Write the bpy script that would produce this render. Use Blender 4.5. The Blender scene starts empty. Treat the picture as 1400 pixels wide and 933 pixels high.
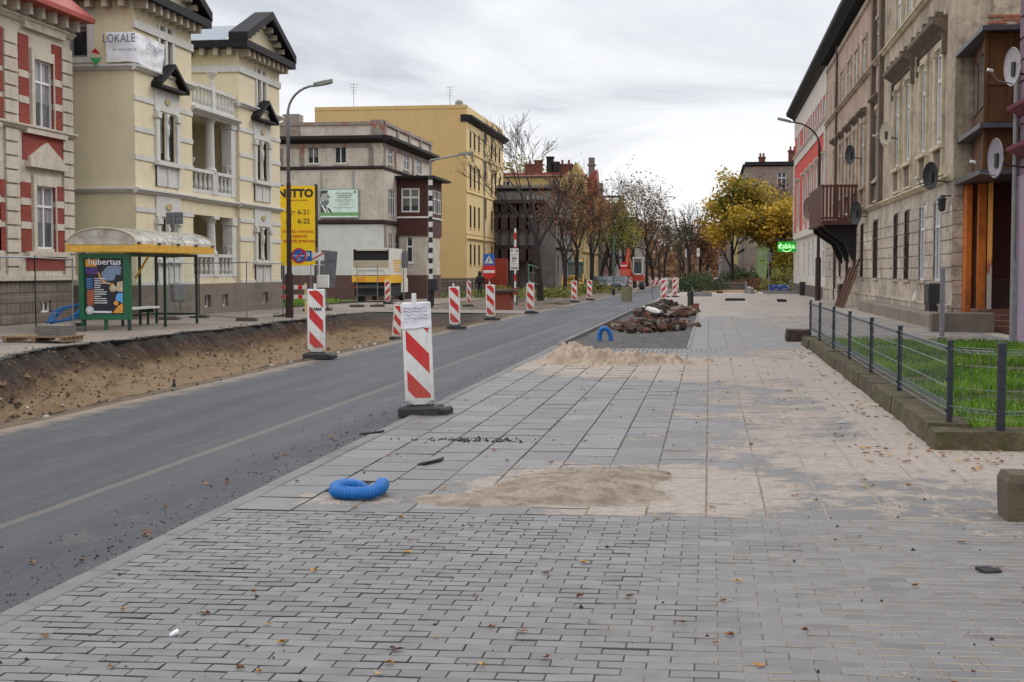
EXPOSURE = 0.3
SKYGAIN = 1.0
import bpy, math, random
from mathutils import Vector, Matrix, noise
rnd = random.Random(7)
SC = bpy.context.scene
COL = SC.collection
PI = math.pi
# ---------------------------------------------------------------- camera geometry (f in photo pixels)
FPX = 1850.0; CH = 1.65
_p = math.atan(96/FPX); _s = math.atan(270/FPX*math.cos(_p))
_sp, _cp, _ss, _cs = math.sin(_p), math.cos(_p), math.sin(_s), math.cos(_s)
CR = (_cs, _ss, 0); CF = (-_ss*_cp, _cs*_cp, -_sp); CU = (-_ss*_sp, _cs*_sp, _cp)
def ray(px, py):
    a = (px-700)/FPX; b = (466-py)/FPX
    return [a*CR[i]+b*CU[i]+CF[i] for i in range(3)]
def zg(Y): return -0.003*max(0.0, min(Y, 160.0)-30.0)      # the street falls gently away
def gp(px, py):                                            # ground point
    z = 0
    for _ in range(30):
        d = ray(px, py); t = (z-CH)/d[2]; z = zg(d[1]*t)
    return d[0]*t, d[1]*t, z
def onX(px, py, X):
    d = ray(px, py); t = X/d[0]; return d[1]*t, CH+d[2]*t
def onY(px, py, Y):
    d = ray(px, py); t = Y/d[1]; return d[0]*t, CH+d[2]*t
def Yx(px, X): return onX(px, 370, X)[0]
def Zx(px, py, X): return onX(px, py, X)[1]
def Xy(px, Y): return onY(px, 370, Y)[0]
def Zy(px, py, Y): return onY(px, py, Y)[1]

# ---------------------------------------------------------------- materials
MATS = {}
def _new(name):
    m = bpy.data.materials.new(name); m.use_nodes = True
    nt = m.node_tree; b = nt.nodes['Principled BSDF']
    return m, nt, b
def nd(nt, t, **kw):
    n = nt.nodes.new(t)
    for k, v in kw.items(): setattr(n, k, v)
    return n
def lk(nt, a, b): nt.links.new(a, b)
def c4(c): return (c[0], c[1], c[2], 1)
def sr(r, g, b):                                           # sRGB 0-255 -> linear
    f = lambda c: (c/255/12.92 if c/255 <= .04045 else ((c/255+.055)/1.055)**2.4)
    return (f(r), f(g), f(b))
def noise_tex(nt, vec, scale, detail=4, rough=.6, dist=0):
    n = nd(nt, 'ShaderNodeTexNoise'); n.inputs['Scale'].default_value = scale
    n.inputs['Detail'].default_value = detail; n.inputs['Roughness'].default_value = rough
    n.inputs['Distortion'].default_value = dist
    if vec is not None: lk(nt, vec, n.inputs['Vector'])
    return n.outputs['Fac']
def ramp(nt, fac, stops, interp='LINEAR'):
    r = nd(nt, 'ShaderNodeValToRGB'); e = r.color_ramp.elements; r.color_ramp.interpolation = interp
    while len(e) < len(stops): e.new(.5)
    for i, (p, c) in enumerate(stops):
        e[i].position = p; e[i].color = c4(c) if hasattr(c, '__len__') else (c, c, c, 1)
    lk(nt, fac, r.inputs['Fac']); return r.outputs['Color']
def mixc(nt, fac, a, b, mode='MIX'):
    n = nd(nt, 'ShaderNodeMix'); n.data_type = 'RGBA'; n.blend_type = mode
    if hasattr(fac, 'links'): lk(nt, fac, n.inputs[0])
    else: n.inputs[0].default_value = fac
    for v, i in ((a, 6), (b, 7)):
        if hasattr(v, 'links'): lk(nt, v, n.inputs[i])
        else: n.inputs[i].default_value = c4(v)
    return n.outputs[2]
def mth(nt, op, a, b=0.0, c=None, clamp=False):
    n = nd(nt, 'ShaderNodeMath'); n.operation = op; n.use_clamp = clamp
    for i, v in enumerate((a, b, c)):
        if v is None: continue
        if hasattr(v, 'links'): lk(nt, v, n.inputs[i])
        else: n.inputs[i].default_value = v
    return n.outputs[0]
def bump(nt, b, h, strength=.3, dist=.02):
    n = nd(nt, 'ShaderNodeBump'); n.inputs['Strength'].default_value = strength; n.inputs['Distance'].default_value = dist
    lk(nt, h, n.inputs['Height']); lk(nt, n.outputs[0], b.inputs['Normal'])
def geo(nt): return nd(nt, 'ShaderNodeNewGeometry').outputs['Position']
def sepx(nt, v):
    n = nd(nt, 'ShaderNodeSeparateXYZ'); lk(nt, v, n.inputs[0]); return n.outputs
def scalev(nt, v, s):
    n = nd(nt, 'ShaderNodeMapping'); n.inputs['Scale'].default_value = s; lk(nt, v, n.inputs['Vector']); return n.outputs[0]

def plain(name, col, rough=.6, var=.18, scale=6.0, metal=0.0, bmp=0.0, bscale=40.0, spec=.5):
    if name in MATS: return MATS[name]
    m, nt, b = _new(name); p = geo(nt)
    n = noise_tex(nt, p, scale, 5)
    lo = tuple(c*(1-var) for c in col); hi = tuple(min(1, c*(1+var)) for c in col)
    lk(nt, ramp(nt, n, [(.3, lo), (.7, hi)]), b.inputs['Base Color'])
    b.inputs['Roughness'].default_value = rough; b.inputs['Metallic'].default_value = metal
    b.inputs['Specular IOR Level'].default_value = spec
    if bmp: bump(nt, b, noise_tex(nt, p, bscale, 4), bmp, .01)
    MATS[name] = m; return m
def plaster(name, col, dirt=.35, streak=.4, dcol=None, bmp=.25, patch=None, pamt=.62):
    """rendered wall: blotches, vertical rain streaks, optional exposed patches"""
    if name in MATS: return MATS[name]
    m, nt, b = _new(name); p = geo(nt)
    dcol = dcol or tuple(c*.45 for c in col)
    n1 = noise_tex(nt, p, .55, 6, .65); n2 = noise_tex(nt, scalev(nt, p, (1, 1, .08)), 2.6, 5, .7)
    n3 = noise_tex(nt, p, 9, 4)
    f1 = ramp(nt, n1, [(.42, 0), (.72, 1)]); f2 = ramp(nt, n2, [(.5, 0), (.75, 1)])
    base = mixc(nt, mth(nt, 'MULTIPLY', n3, .35), col, tuple(c*.72 for c in col))
    c = mixc(nt, mth(nt, 'MULTIPLY', f1, dirt), base, dcol)
    c = mixc(nt, mth(nt, 'MULTIPLY', f2, streak), c, tuple(x*.8 for x in dcol))
    n5 = noise_tex(nt, p, 2.3, 9, .75, .6)
    c = mixc(nt, mth(nt, 'MULTIPLY', ramp(nt, n5, [(.50, 0), (.58, .7), (.72, 1)]), dirt*.8), c, tuple(x*.75 for x in dcol))
    c = mixc(nt, mth(nt, 'MULTIPLY', ramp(nt, noise_tex(nt, scalev(nt, p, (1, 1, .25)), 6, 6, .7), [(.55, 0), (.7, 1)]), dirt*.45), c, tuple(min(1, x*1.25) for x in col))
    if patch:
        f4 = ramp(nt, noise_tex(nt, p, .8, 7, .6, .3), [(pamt, 0), (pamt+.02, 1)])
        c = mixc(nt, f4, c, patch)
    lk(nt, c, b.inputs['Base Color']); b.inputs['Roughness'].default_value = .85
    bump(nt, b, noise_tex(nt, p, 30, 5), bmp, .015)
    MATS[name] = m; return m
def bricks(name, c1, c2, mortar, w=.25, h=.075, ms=.012, dirt=.2):
    if name in MATS: return MATS[name]
    m, nt, b = _new(name); p = geo(nt); s = sepx(nt, p)
    cb = nd(nt, 'ShaderNodeCombineXYZ'); lk(nt, mth(nt, 'ADD', s[0], s[1]), cb.inputs[0]); lk(nt, s[2], cb.inputs[1])
    t = nd(nt, 'ShaderNodeTexBrick'); lk(nt, cb.outputs[0], t.inputs['Vector'])
    t.inputs['Scale'].default_value = 1; t.inputs['Brick Width'].default_value = w; t.inputs['Row Height'].default_value = h
    t.inputs['Mortar Size'].default_value = ms; t.inputs['Color1'].default_value = c4(c1); t.inputs['Color2'].default_value = c4(c2)
    t.inputs['Mortar'].default_value = c4(mortar)
    d = ramp(nt, noise_tex(nt, p, .9, 6, .7), [(.45, 0), (.75, 1)])
    lk(nt, mixc(nt, mth(nt, 'MULTIPLY', d, dirt), t.outputs['Color'], tuple(c*.3 for c in c1)), b.inputs['Base Color'])
    b.inputs['Roughness'].default_value = .85
    bump(nt, b, mth(nt, 'SUBTRACT', mth(nt, 'MULTIPLY', noise_tex(nt, p, 40, 3), .4), t.outputs['Fac']), .4, .01)
    MATS[name] = m; return m
def toned(name, stops, rough=.8, attr='tone', bmp=0, bscale=60, var=.25, vscale=20, trans=0, spec=.5):
    """colour picked per face by the 'tone' attribute (leaves, chunks)"""
    if name in MATS: return MATS[name]
    m, nt, b = _new(name); p = geo(nt)
    a = nd(nt, 'ShaderNodeAttribute', attribute_name=attr)
    c = ramp(nt, a.outputs['Fac'], stops)
    n = noise_tex(nt, p, vscale, 4)
    c = mixc(nt, mth(nt, 'MULTIPLY', n, var), c, (.01, .01, .01))
    lk(nt, c, b.inputs['Base Color']); b.inputs['Roughness'].default_value = rough
    b.inputs['Specular IOR Level'].default_value = spec
    if trans:
        tr = nd(nt, 'ShaderNodeBsdfTranslucent'); lk(nt, c, tr.inputs['Color'])
        mx = nd(nt, 'ShaderNodeMixShader'); mx.inputs[0].default_value = trans
        out = nt.nodes['Material Output']
        lk(nt, b.outputs[0], mx.inputs[1]); lk(nt, tr.outputs[0], mx.inputs[2]); lk(nt, mx.outputs[0], out.inputs['Surface'])
    if bmp: bump(nt, b, noise_tex(nt, p, bscale, 4), bmp, .01)
    MATS[name] = m; return m
def pane_mat(name, col, rough=.08, var=.5, curtain=.55, cur=(.2, .2, .2)):
    if name in MATS: return MATS[name]
    m, nt, b = _new(name); p = geo(nt)
    n = noise_tex(nt, scalev(nt, p, (1.5, 1.5, .35)), 1.3, 3)
    base = ramp(nt, n, [(.35, tuple(c*(1-var) for c in col)), (.65, tuple(c*(1+var) for c in col))])
    rn = nd(nt, 'ShaderNodeObjectInfo').outputs['Random']
    # curtains and blinds differ from window to window: folds, and how far they hang down
    fold = ramp(nt, noise_tex(nt, scalev(nt, p, (7, 7, .2)), 2.2, 2), [(.35, tuple(c*.5 for c in cur)), (.65, cur)])
    tcz = sepx(nt, nd(nt, 'ShaderNodeTexCoord').outputs['Generated'])[2]
    hang = mth(nt, 'GREATER_THAN', tcz, mth(nt, 'MULTIPLY', mth(nt, 'FRACT', mth(nt, 'MULTIPLY', rn, 7.3)), 1.1))
    use = mth(nt, 'MULTIPLY', mth(nt, 'LESS_THAN', rn, curtain), hang)
    lk(nt, mixc(nt, use, base, fold), b.inputs['Base Color'])
    b.inputs['Roughness'].default_value = rough; b.inputs['IOR'].default_value = 1.5
    bump(nt, b, noise_tex(nt, p, 1.5, 2), .06, .05)
    MATS[name] = m; return m
def clear_glass(name, tint=(.93, .96, .95), refl=.08):
    if name in MATS: return MATS[name]
    m, nt, b = _new(name); out = nt.nodes['Material Output']
    t = nd(nt, 'ShaderNodeBsdfTransparent'); t.inputs[0].default_value = c4(tint)
    g = nd(nt, 'ShaderNodeBsdfGlossy'); g.inputs['Roughness'].default_value = .05
    fr = nd(nt, 'ShaderNodeFresnel'); fr.inputs[0].default_value = 1.45
    mx = nd(nt, 'ShaderNodeMixShader'); lk(nt, mth(nt, 'ADD', fr.outputs[0], refl*.3, None, True), mx.inputs[0])
    lk(nt, t.outputs[0], mx.inputs[1]); lk(nt, g.outputs[0], mx.inputs[2]); lk(nt, mx.outputs[0], out.inputs['Surface'])
    MATS[name] = m; return m
def glow(name, col, s):
    if name in MATS: return MATS[name]
    m, nt, b = _new(name); b.inputs['Base Color'].default_value = c4(col)
    b.inputs['Emission Color'].default_value = c4(col); b.inputs['Emission Strength'].default_value = s
    MATS[name] = m; return m

# ---------------------------------------------------------------- mesh builder
class MB:
    def __init__(s, T=None): s.v = []; s.f = []; s.m = []; s.t = []; s.T = T; s.tone = 0.5; s.cuts = []
    def pt(s, p):
        if s.T: p = s.T(*p)
        s.v.append(tuple(p)); return len(s.v)-1
    def face(s, pts, mi=0):
        i = [s.pt(p) for p in pts]; s.f.append(i); s.m.append(mi); s.t.append(s.tone)
    def cut(s):
        s.cuts.append(len(s.f)); return s
    def each(s, name, mats, parent, smooth=False):
        """one object per piece; pieces are delimited by cut()"""
        out = []; a = 0
        for c in s.cuts:
            if c <= a: continue
            n = MB(); F_ = s.f[a:c]; ids = sorted({i for f in F_ for i in f}); mp = {i: k for k, i in enumerate(ids)}
            n.v = [s.v[i] for i in ids]; n.f = [[mp[i] for i in f] for f in F_]; n.m = s.m[a:c]; n.t = s.t[a:c]
            out.append(n.build(name, mats, parent, smooth)); a = c
        return out
    def idx(s, ids, mi=0): s.f.append(list(ids)); s.m.append(mi); s.t.append(s.tone)
    def box(s, x0, x1, y0, y1, z0, z1, mi=0, M=None):
        P = [(x, y, z) for z in (z0, z1) for y in (y0, y1) for x in (x0, x1)]
        if M is not None: P = [tuple(M @ Vector(p)) for p in P]
        k = [s.pt(p) for p in P]
        for q in ((0, 2, 3, 1), (4, 5, 7, 6), (0, 1, 5, 4), (2, 6, 7, 3), (0, 4, 6, 2), (1, 3, 7, 5)): s.idx([k[j] for j in q], mi)
        return s
    def bbox(s, x0, x1, y0, y1, z0, z1, c=.01, mi=0, M=None, sides=True):   # box with chamfered top
        a = [(x0, y0, z0), (x1, y0, z0), (x1, y1, z0), (x0, y1, z0)]
        b = [(x0, y0, z1-c), (x1, y0, z1-c), (x1, y1, z1-c), (x0, y1, z1-c)]
        t = [(x0+c, y0+c, z1), (x1-c, y0+c, z1), (x1-c, y1-c, z1), (x0+c, y1-c, z1)]
        R = [a, b, t]
        if M is not None: R = [[tuple(M @ Vector(p)) for p in r] for r in R]
        K = [[s.pt(p) for p in r] for r in R]
        for A, B in ((K[0], K[1]), (K[1], K[2])):
            for j in range(4): s.idx([A[j], A[(j+1) % 4], B[(j+1) % 4], B[j]], mi)
        s.idx(K[2], mi); return s
    def tube(s, pts, rad, n=6, mi=0, caps=True):
        pts = [Vector(p) for p in pts]
        if not hasattr(rad, '__len__'): rad = [rad]*len(pts)
        rings = []; ref = None
        for i, p in enumerate(pts):
            d = (pts[min(i+1, len(pts)-1)]-pts[max(i-1, 0)])
            if d.length < 1e-9: d = Vector((0, 0, 1))
            d.normalize()
            if ref is None: ref = Vector((1, 0, 0)) if abs(d.x) < .8 else Vector((0, 1, 0))
            a = (ref - d*ref.dot(d))
            if a.length < 1e-6: a = d.orthogonal()
            a.normalize(); ref = a; b = d.cross(a)
            rings.append([s.pt(p+(a*math.cos(2*PI*k/n)+b*math.sin(2*PI*k/n))*rad[i]) for k in range(n)])
        for A, B in zip(rings, rings[1:]):
            for k in range(n): s.idx([A[k], A[(k+1) % n], B[(k+1) % n], B[k]], mi)
        if caps: s.idx(rings[0][::-1], mi); s.idx(rings[-1], mi)
        return s
    def lathe(s, prof, c=(0, 0, 0), n=12, mi=0):
        R = []
        for r, z in prof: R.append([s.pt((c[0]+r*math.cos(2*PI*k/n), c[1]+r*math.sin(2*PI*k/n), c[2]+z)) for k in range(n)])
        for A, B in zip(R, R[1:]):
            for k in range(n): s.idx([A[k], A[(k+1) % n], B[(k+1) % n], B[k]], mi)
        s.idx(R[0][::-1], mi); s.idx(R[-1], mi); return s
    def prism(s, poly, a, b, mp, mi=0):            # poly 2d, extruded a..b; mp(p,q,e)->xyz
        A = [s.pt(mp(p, q, a)) for p, q in poly]; B = [s.pt(mp(p, q, b)) for p, q in poly]; n = len(poly)
        s.idx(A[::-1], mi); s.idx(B, mi)
        for k in range(n): s.idx([A[k], A[(k+1) % n], B[(k+1) % n], B[k]], mi)
        return s
    def mesh(s, name, mats, smooth=False, off=None):
        me = bpy.data.meshes.new(name)
        v = s.v
        if off is not None: v = [(p[0]-off[0], p[1]-off[1], p[2]-off[2]) for p in v]
        me.from_pydata(v, [], s.f)
        for m in mats: me.materials.append(m)
        if len(mats) > 1: me.polygons.foreach_set('material_index', s.m)
        if smooth: me.polygons.foreach_set('use_smooth', [True]*len(s.f))
        if any(t != .5 for t in s.t):
            a = me.attributes.new('tone', 'FLOAT', 'FACE'); a.data.foreach_set('value', s.t)
        me.update(); return me
    def build(s, name, mats, parent=None, smooth=False, world=True, loc=None, rz=0):
        """world=True: coordinates are world ones; stored relative to the parent's (unrotated) position"""
        if not isinstance(mats, (list, tuple)): mats = [mats]
        off = None
        if world and parent is not None:
            off = wloc(parent)
        elif world and parent is None and loc is not None: off = loc
        o = bpy.data.objects.new(name, s.mesh(name, mats, smooth, off)); COL.objects.link(o)
        if parent is not None: o.parent = parent
        if loc is not None: o.location = loc
        if rz: o.rotation_euler = (0, 0, rz)
        return o
def wloc(o):
    p = Vector((0, 0, 0))
    while o is not None: p = p+Vector(o.location); o = o.parent
    return p
def tag(o, label=None, cat=None, group=None, kind=None):
    if label: o['label'] = label
    if cat: o['category'] = cat
    if group: o['group'] = group
    if kind: o['kind'] = kind
    return o
def thing(name, label, cat, loc=(0, 0, 0), rz=0, group=None):
    o = bpy.data.objects.new(name, None); COL.objects.link(o); o.empty_display_size = .2
    o.location = loc; o.rotation_euler = (0, 0, rz); return tag(o, label, cat, group)
def copy_tree(o, parent=None):
    c = o.copy(); COL.objects.link(c)
    if parent is not None: c.parent = parent
    for ch in list(o.children): copy_tree(ch, c)
    return c
def text_obj(body, size, mat, name='lettering', parent=None, loc=(0, 0, 0), rot=(PI/2, 0, 0), ext=.004, align='CENTER', xs=1.0, bold=0.0, shear=0):
    cu = bpy.data.curves.new('txt', 'FONT'); cu.body = body; cu.size = size; cu.extrude = ext; cu.align_x = align; cu.align_y = 'CENTER'
    cu.offset = bold; cu.shear = shear; cu.resolution_u = 3
    o = bpy.data.objects.new('txt', cu); COL.objects.link(o)
    dg = bpy.context.evaluated_depsgraph_get()
    me = bpy.data.meshes.new_from_object(o.evaluated_get(dg)); bpy.data.objects.remove(o)
    me.transform(Matrix.Diagonal((xs, 1, 1, 1)))
    me.materials.clear(); me.materials.append(mat); me.name = name
    t = bpy.data.objects.new(name, me); COL.objects.link(t); t.location = loc; t.rotation_euler = rot
    if parent is not None: t.parent = parent
    return t
def clip(poly, x0, x1, z0, z1):
    for ax, lim, sg in ((0, x0, 1), (0, x1, -1), (1, z0, 1), (1, z1, -1)):
        out = []
        for i in range(len(poly)):
            a, b = poly[i], poly[(i+1) % len(poly)]
            da, db = sg*(a[ax]-lim), sg*(b[ax]-lim)
            if da >= 0: out.append(a)
            if da*db < 0:
                t = da/(da-db); out.append((a[0]+(b[0]-a[0])*t, a[1]+(b[1]-a[1])*t))
        poly = out
        if not poly: return []
    return poly
def sst(a, b, x):
    t = max(0, min(1, (x-a)/(b-a))); return t*t*(3-2*t)
def fn(x, y, s=1.0, o=4): return noise.fractal(Vector((x*s, y*s, 3.7)), 1.0, 2.0, o)
# ================================================================ camera, light, world
cam = bpy.data.cameras.new('camera'); co = bpy.data.objects.new('camera', cam); COL.objects.link(co)
M = Matrix((CR, CU, tuple(-c for c in CF))).transposed().to_4x4(); M.translation = (0, 0, CH); co.matrix_world = M
cam.sensor_width = 36; cam.lens = FPX/1400*36; cam.clip_end = 6000; cam.clip_start = .1
SC.camera = co
SC.view_settings.view_transform = 'Standard'; SC.view_settings.look = 'None'; SC.view_settings.gamma = 1
SC.view_settings.use_curve_mapping = False; SC.view_settings.exposure = EXPOSURE
w = bpy.data.worlds.new('World'); SC.world = w; w.use_nodes = True; nt = w.node_tree; nt.nodes.clear()
SUN_EL, SUN_AZ = math.radians(38), math.radians(42)     # azimuth clockwise from +Y
sky = nd(nt, 'ShaderNodeTexSky'); sky.sky_type = 'NISHITA'; sky.sun_disc = False
sky.sun_elevation = SUN_EL; sky.sun_rotation = SUN_AZ
bg1 = nd(nt, 'ShaderNodeBackground'); lk(nt, sky.outputs[0], bg1.inputs[0]); bg1.inputs[1].default_value = .1
tc = nd(nt, 'ShaderNodeTexCoord'); s = sepx(nt, tc.outputs['Generated'])
den = mth(nt, 'ADD', mth(nt, 'MAXIMUM', s[2], 0.0), .07)
cb = nd(nt, 'ShaderNodeCombineXYZ'); lk(nt, mth(nt, 'DIVIDE', s[0], den), cb.inputs[0]); lk(nt, mth(nt, 'DIVIDE', s[1], den), cb.inputs[1])
n1 = noise_tex(nt, scalev(nt, cb.outputs[0], (1, .75, 1)), .62, 7, .58, .5)
n2 = noise_tex(nt, cb.outputs[0], .13, 3, .5)
nn = mth(nt, 'ADD', mth(nt, 'MULTIPLY', n1, .8), mth(nt, 'MULTIPLY', n2, .3))
low = ramp(nt, s[2], [(.03, 0), (.15, 1)])
cl = ramp(nt, nn, [(.41, (.47, .495, .55)), (.49, (.62, .635, .675)), (.57, (.74, .75, .775)), (.66, (.88, .885, .895))])
lowcol = ramp(nt, nn, [(.41, (.55, .57, .61)), (.485, (.76, .77, .79)), (.55, (.90, .905, .91))])
cc = mixc(nt, low, lowcol, cl)
up = mth(nt, 'ADD', 1.0, mth(nt, 'MULTIPLY', ramp(nt, s[2], [(.18, 0), (.8, 1)]), 1.25))
bg2 = nd(nt, 'ShaderNodeBackground'); lk(nt, cc, bg2.inputs[0]); lk(nt, mth(nt, 'MULTIPLY', up, SKYGAIN), bg2.inputs[1])
mx = nd(nt, 'ShaderNodeMixShader'); mx.inputs[0].default_value = .93
lk(nt, bg1.outputs[0], mx.inputs[1]); lk(nt, bg2.outputs[0], mx.inputs[2])
wo = nd(nt, 'ShaderNodeOutputWorld'); lk(nt, mx.outputs[0], wo.inputs[0])
sl = bpy.data.lights.new('sun', 'SUN'); sl.energy = 1.1; sl.angle = math.radians(25); sl.color = (1, .96, .9)
so = bpy.data.objects.new('sun', sl); COL.objects.link(so)
sd = Vector((math.sin(SUN_AZ)*math.cos(SUN_EL), math.cos(SUN_AZ)*math.cos(SUN_EL), math.sin(SUN_EL)))
so.rotation_euler = sd.to_track_quat('Z', 'Y').to_euler(); so.location = (0, 0, 60)

# ================================================================ ground
XK = -3.25        # inner kerb line, XK-.14 outer edge
XRD = -7.42       # far road edge
XR = 7.2          # right hand facades
def lip(Y):
    return -12.3-2.1*sst(19, 29, Y)-.3*sst(40, 55, Y)+.22*fn(Y, 1, .9)+.1*fn(Y, 5, 3)
def trench(X, Y):
    z = 0
    if -17 < X < XRD+.05 and Y < 60:
        k = 1-sst(49, 56.5, Y+.5*fn(X, Y, .6)); L = lip(Y)
        d = .3*sst(XRD, XRD-1.7, X)+.52*sst(XRD-1.2, XRD-4.0, X)
        w2 = 1.1+.6*fn(Y, 4, .45)
        if X < L+3.2: d *= sst(L-.06, L+w2+.5*fn(Y, X, 1.6), X)**.62
        z = -d*k
        a = sst(L-.1, L+.3, X)*sst(XRD, XRD-.8, X)*k
        wl = .4+.6*(1-sst(L+1.5, L+2.6, X))
        z += a*wl*(.16*fn(X, Y, 1.1)+.12*fn(X, Y, 2.6)+.08*fn(X, Y, 6))
    if -14.5 < X < -7.6 and 60 < Y < 97:
        a = sst(-14.5, -13, X)*sst(-7.6, -8.5, X)*sst(60, 61.5, Y)*sst(97, 93, Y)
        z += a*(-.38+.22*fn(X, Y, .5)+.06*fn(X, Y, 2.2))
    return z
def grid_obj(name, xs, ys, zf, mat, smooth=True, **kw):
    b = MB(); nx = len(xs)
    for y in ys:
        for x in xs: b.v.append((x, y, zf(x, y)))
    for j in range(len(ys)-1):
        for i in range(nx-1): b.idx((j*nx+i, j*nx+i+1, (j+1)*nx+i+1, (j+1)*nx+i))
    o = b.build(name, mat, smooth=smooth)
    return tag(o, **kw) if kw else o
def fr(a, b, st):
    n = max(1, int(round((b-a)/st))); return [a+(b-a)*i/n for i in range(n+1)]
def earth_mat():
    m, nt, b = _new('earth'); p = geo(nt); s = sepx(nt, p)
    n = noise_tex(nt, p, 1.1, 6, .65); n2 = noise_tex(nt, p, 7, 5, .7)
    h = mth(nt, 'ADD', mth(nt, 'ADD', s[2], .75), mth(nt, 'MULTIPLY', mth(nt, 'SUBTRACT', n, .5), .7))
    layers = ramp(nt, h, [(.0, sr(152, 127, 95)), (.12, sr(122, 97, 70)), (.22, sr(88, 64, 45)), (.42, sr(70, 50, 36)), (.54, sr(44, 37, 32)), (.7, sr(30, 28, 26))])
    near = ramp(nt, mth(nt, 'ADD', mth(nt, 'MULTIPLY', s[0], -.1), mth(nt, 'MULTIPLY', mth(nt, 'SUBTRACT', n, .5), .22)), [(.79, 1), (.96, 0)])
    sand = ramp(nt, mth(nt, 'ADD', mth(nt, 'MULTIPLY', n, .6), mth(nt, 'MULTIPLY', n2, .4)), [(.36, sr(66, 56, 47)), (.48, sr(118, 99, 77)), (.62, sr(150, 127, 97))])
    c = mixc(nt, near, layers, sand)
    far = ramp(nt, mth(nt, 'MULTIPLY', s[1], .01), [(.57, 0), (.62, 1)])
    soil = ramp(nt, mth(nt, 'ADD', mth(nt, 'MULTIPLY', n, .6), mth(nt, 'MULTIPLY', n2, .4)), [(.36, sr(74, 66, 60)), (.52, sr(122, 108, 94)), (.66, sr(150, 134, 112))])
    c = mixc(nt, far, c, soil)
    c = mixc(nt, mth(nt, 'MULTIPLY', n2, .45), c, (.03, .025, .02))
    lk(nt, c, b.inputs['Base Color']); b.inputs['Roughness'].default_value = .95
    bump(nt, b, mth(nt, 'ADD', noise_tex(nt, p, 14, 6, .7), mth(nt, 'MULTIPLY', noise_tex(nt, p, 60, 3), .4)), 1.0, .09)
    return m
EARTH = earth_mat()
xs = [-3000, -600, -150, -60, -40, -25, -20, -17]+fr(-16, -7.3, .085)+[-3.4, 0, 3, 7, 12, 30, 80, 300, 1000, 3000]
ys = [-60, -10, 0, 6, 10]+fr(12, 60, .12)+fr(60.4, 98, .4)+[105, 115, 125, 140, 160, 200, 300, 600, 1500, 4000]
grid_obj('ground', xs, ys, lambda x, y: zg(y)-.045-(.18 if -7.3 < x < 12 and y < 125 else 0)+trench(x, y), EARTH, kind='structure')

# road
def asphalt_mat():
    m, nt, b = _new('asphalt'); p = geo(nt); s = sepx(nt, p)
    big = noise_tex(nt, scalev(nt, p, (1, .12, 1)), .9, 5, .6); fine = noise_tex(nt, p, 48, 5, .85); med = noise_tex(nt, p, 4, 5, .6)
    c = ramp(nt, mth(nt, 'ADD', mth(nt, 'MULTIPLY', big, .55), mth(nt, 'MULTIPLY', med, .45)), [(.3, (.036, .038, .044)), (.7, (.060, .063, .070))])
    c = mixc(nt, mth(nt, 'MULTIPLY', ramp(nt, fine, [(.42, 1), (.6, 0)]), .75), c, (.016, .016, .019))
    c = mixc(nt, mth(nt, 'MULTIPLY', ramp(nt, fine, [(.58, 0), (.7, 1)]), .5), c, (.15, .148, .145))
    # rougher, older strip between the seam and the kerb
    st = ramp(nt, mth(nt, 'ADD', mth(nt, 'MULTIPLY', s[0], .1), mth(nt, 'MULTIPLY', mth(nt, 'SUBTRACT', med, .5), .05)), [(0, 0), (1, 1)])
    xn = mth(nt, 'ADD', s[0], mth(nt, 'MULTIPLY', mth(nt, 'SUBTRACT', med, .5), .12))
    inn = mth(nt, 'GREATER_THAN', xn, -4.56)
    c = mixc(nt, mth(nt, 'MULTIPLY', inn, .28), c, (.06, .06, .068))
    trk = ramp(nt, noise_tex(nt, scalev(nt, p, (3.2, .035, 1)), 1.0, 4, .6), [(.4, 0), (.6, 1)])
    c = mixc(nt, mth(nt, 'MULTIPLY', trk, .16), c, (.135, .132, .130))
    pt_ = ramp(nt, noise_tex(nt, scalev(nt, p, (1, .5, 1)), 1.7, 8, .72), [(.55, 0), (.66, 1)])
    c = mixc(nt, mth(nt, 'MULTIPLY', pt_, .3), c, sr(104, 98, 92))
    # seam line with light grit
    d = mth(nt, 'ABSOLUTE', mth(nt, 'ADD', s[0], mth(nt, 'ADD', 4.60, mth(nt, 'MULTIPLY', mth(nt, 'SUBTRACT', noise_tex(nt, p, 1.5, 4), .5), .07))))
    sm = ramp(nt, d, [(.03, 1), (.055, 0)])
    c = mixc(nt, mth(nt, 'MULTIPLY', sm, .5), c, sr(112, 103, 92))
    # dust along the edges
    e1 = ramp(nt, mth(nt, 'ADD', mth(nt, 'ADD', s[0], 8.0), mth(nt, 'MULTIPLY', mth(nt, 'SUBTRACT', noise_tex(nt, p, 2.2, 6, .7), .5), 1.2)), [(.62, 1), (.98, 0)])
    c = mixc(nt, mth(nt, 'MULTIPLY', e1, .8), c, sr(128, 112, 94))
    e2 = ramp(nt, mth(nt, 'ADD', mth(nt, 'ADD', s[0], 4.1), mth(nt, 'MULTIPLY', mth(nt, 'SUBTRACT', noise_tex(nt, scalev(nt, p, (1, .5, 1)), 2.5, 6, .7), .5), .9)), [(.62, 0), (.9, 1)])
    c = mixc(nt, mth(nt, 'MULTIPLY', e2, .4), c, sr(120, 112, 104))
    lk(nt, c, b.inputs['Base Color'])
    lk(nt, ramp(nt, big, [(.3, .5), (.7, .7)]), b.inputs['Roughness'])
    b.inputs['Specular IOR Level'].default_value = .3
    bump(nt, b, mth(nt, 'ADD', fine, mth(nt, 'MULTIPLY', sm, -2.0)), .55, .006)
    return m
def rdz(x, y): return zg(y)-.03
rx = [XRD, -6, XK-.135]
b = MB(); YS = fr(1, 160, 1.2)+[180, 210, 260]
row = []
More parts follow.
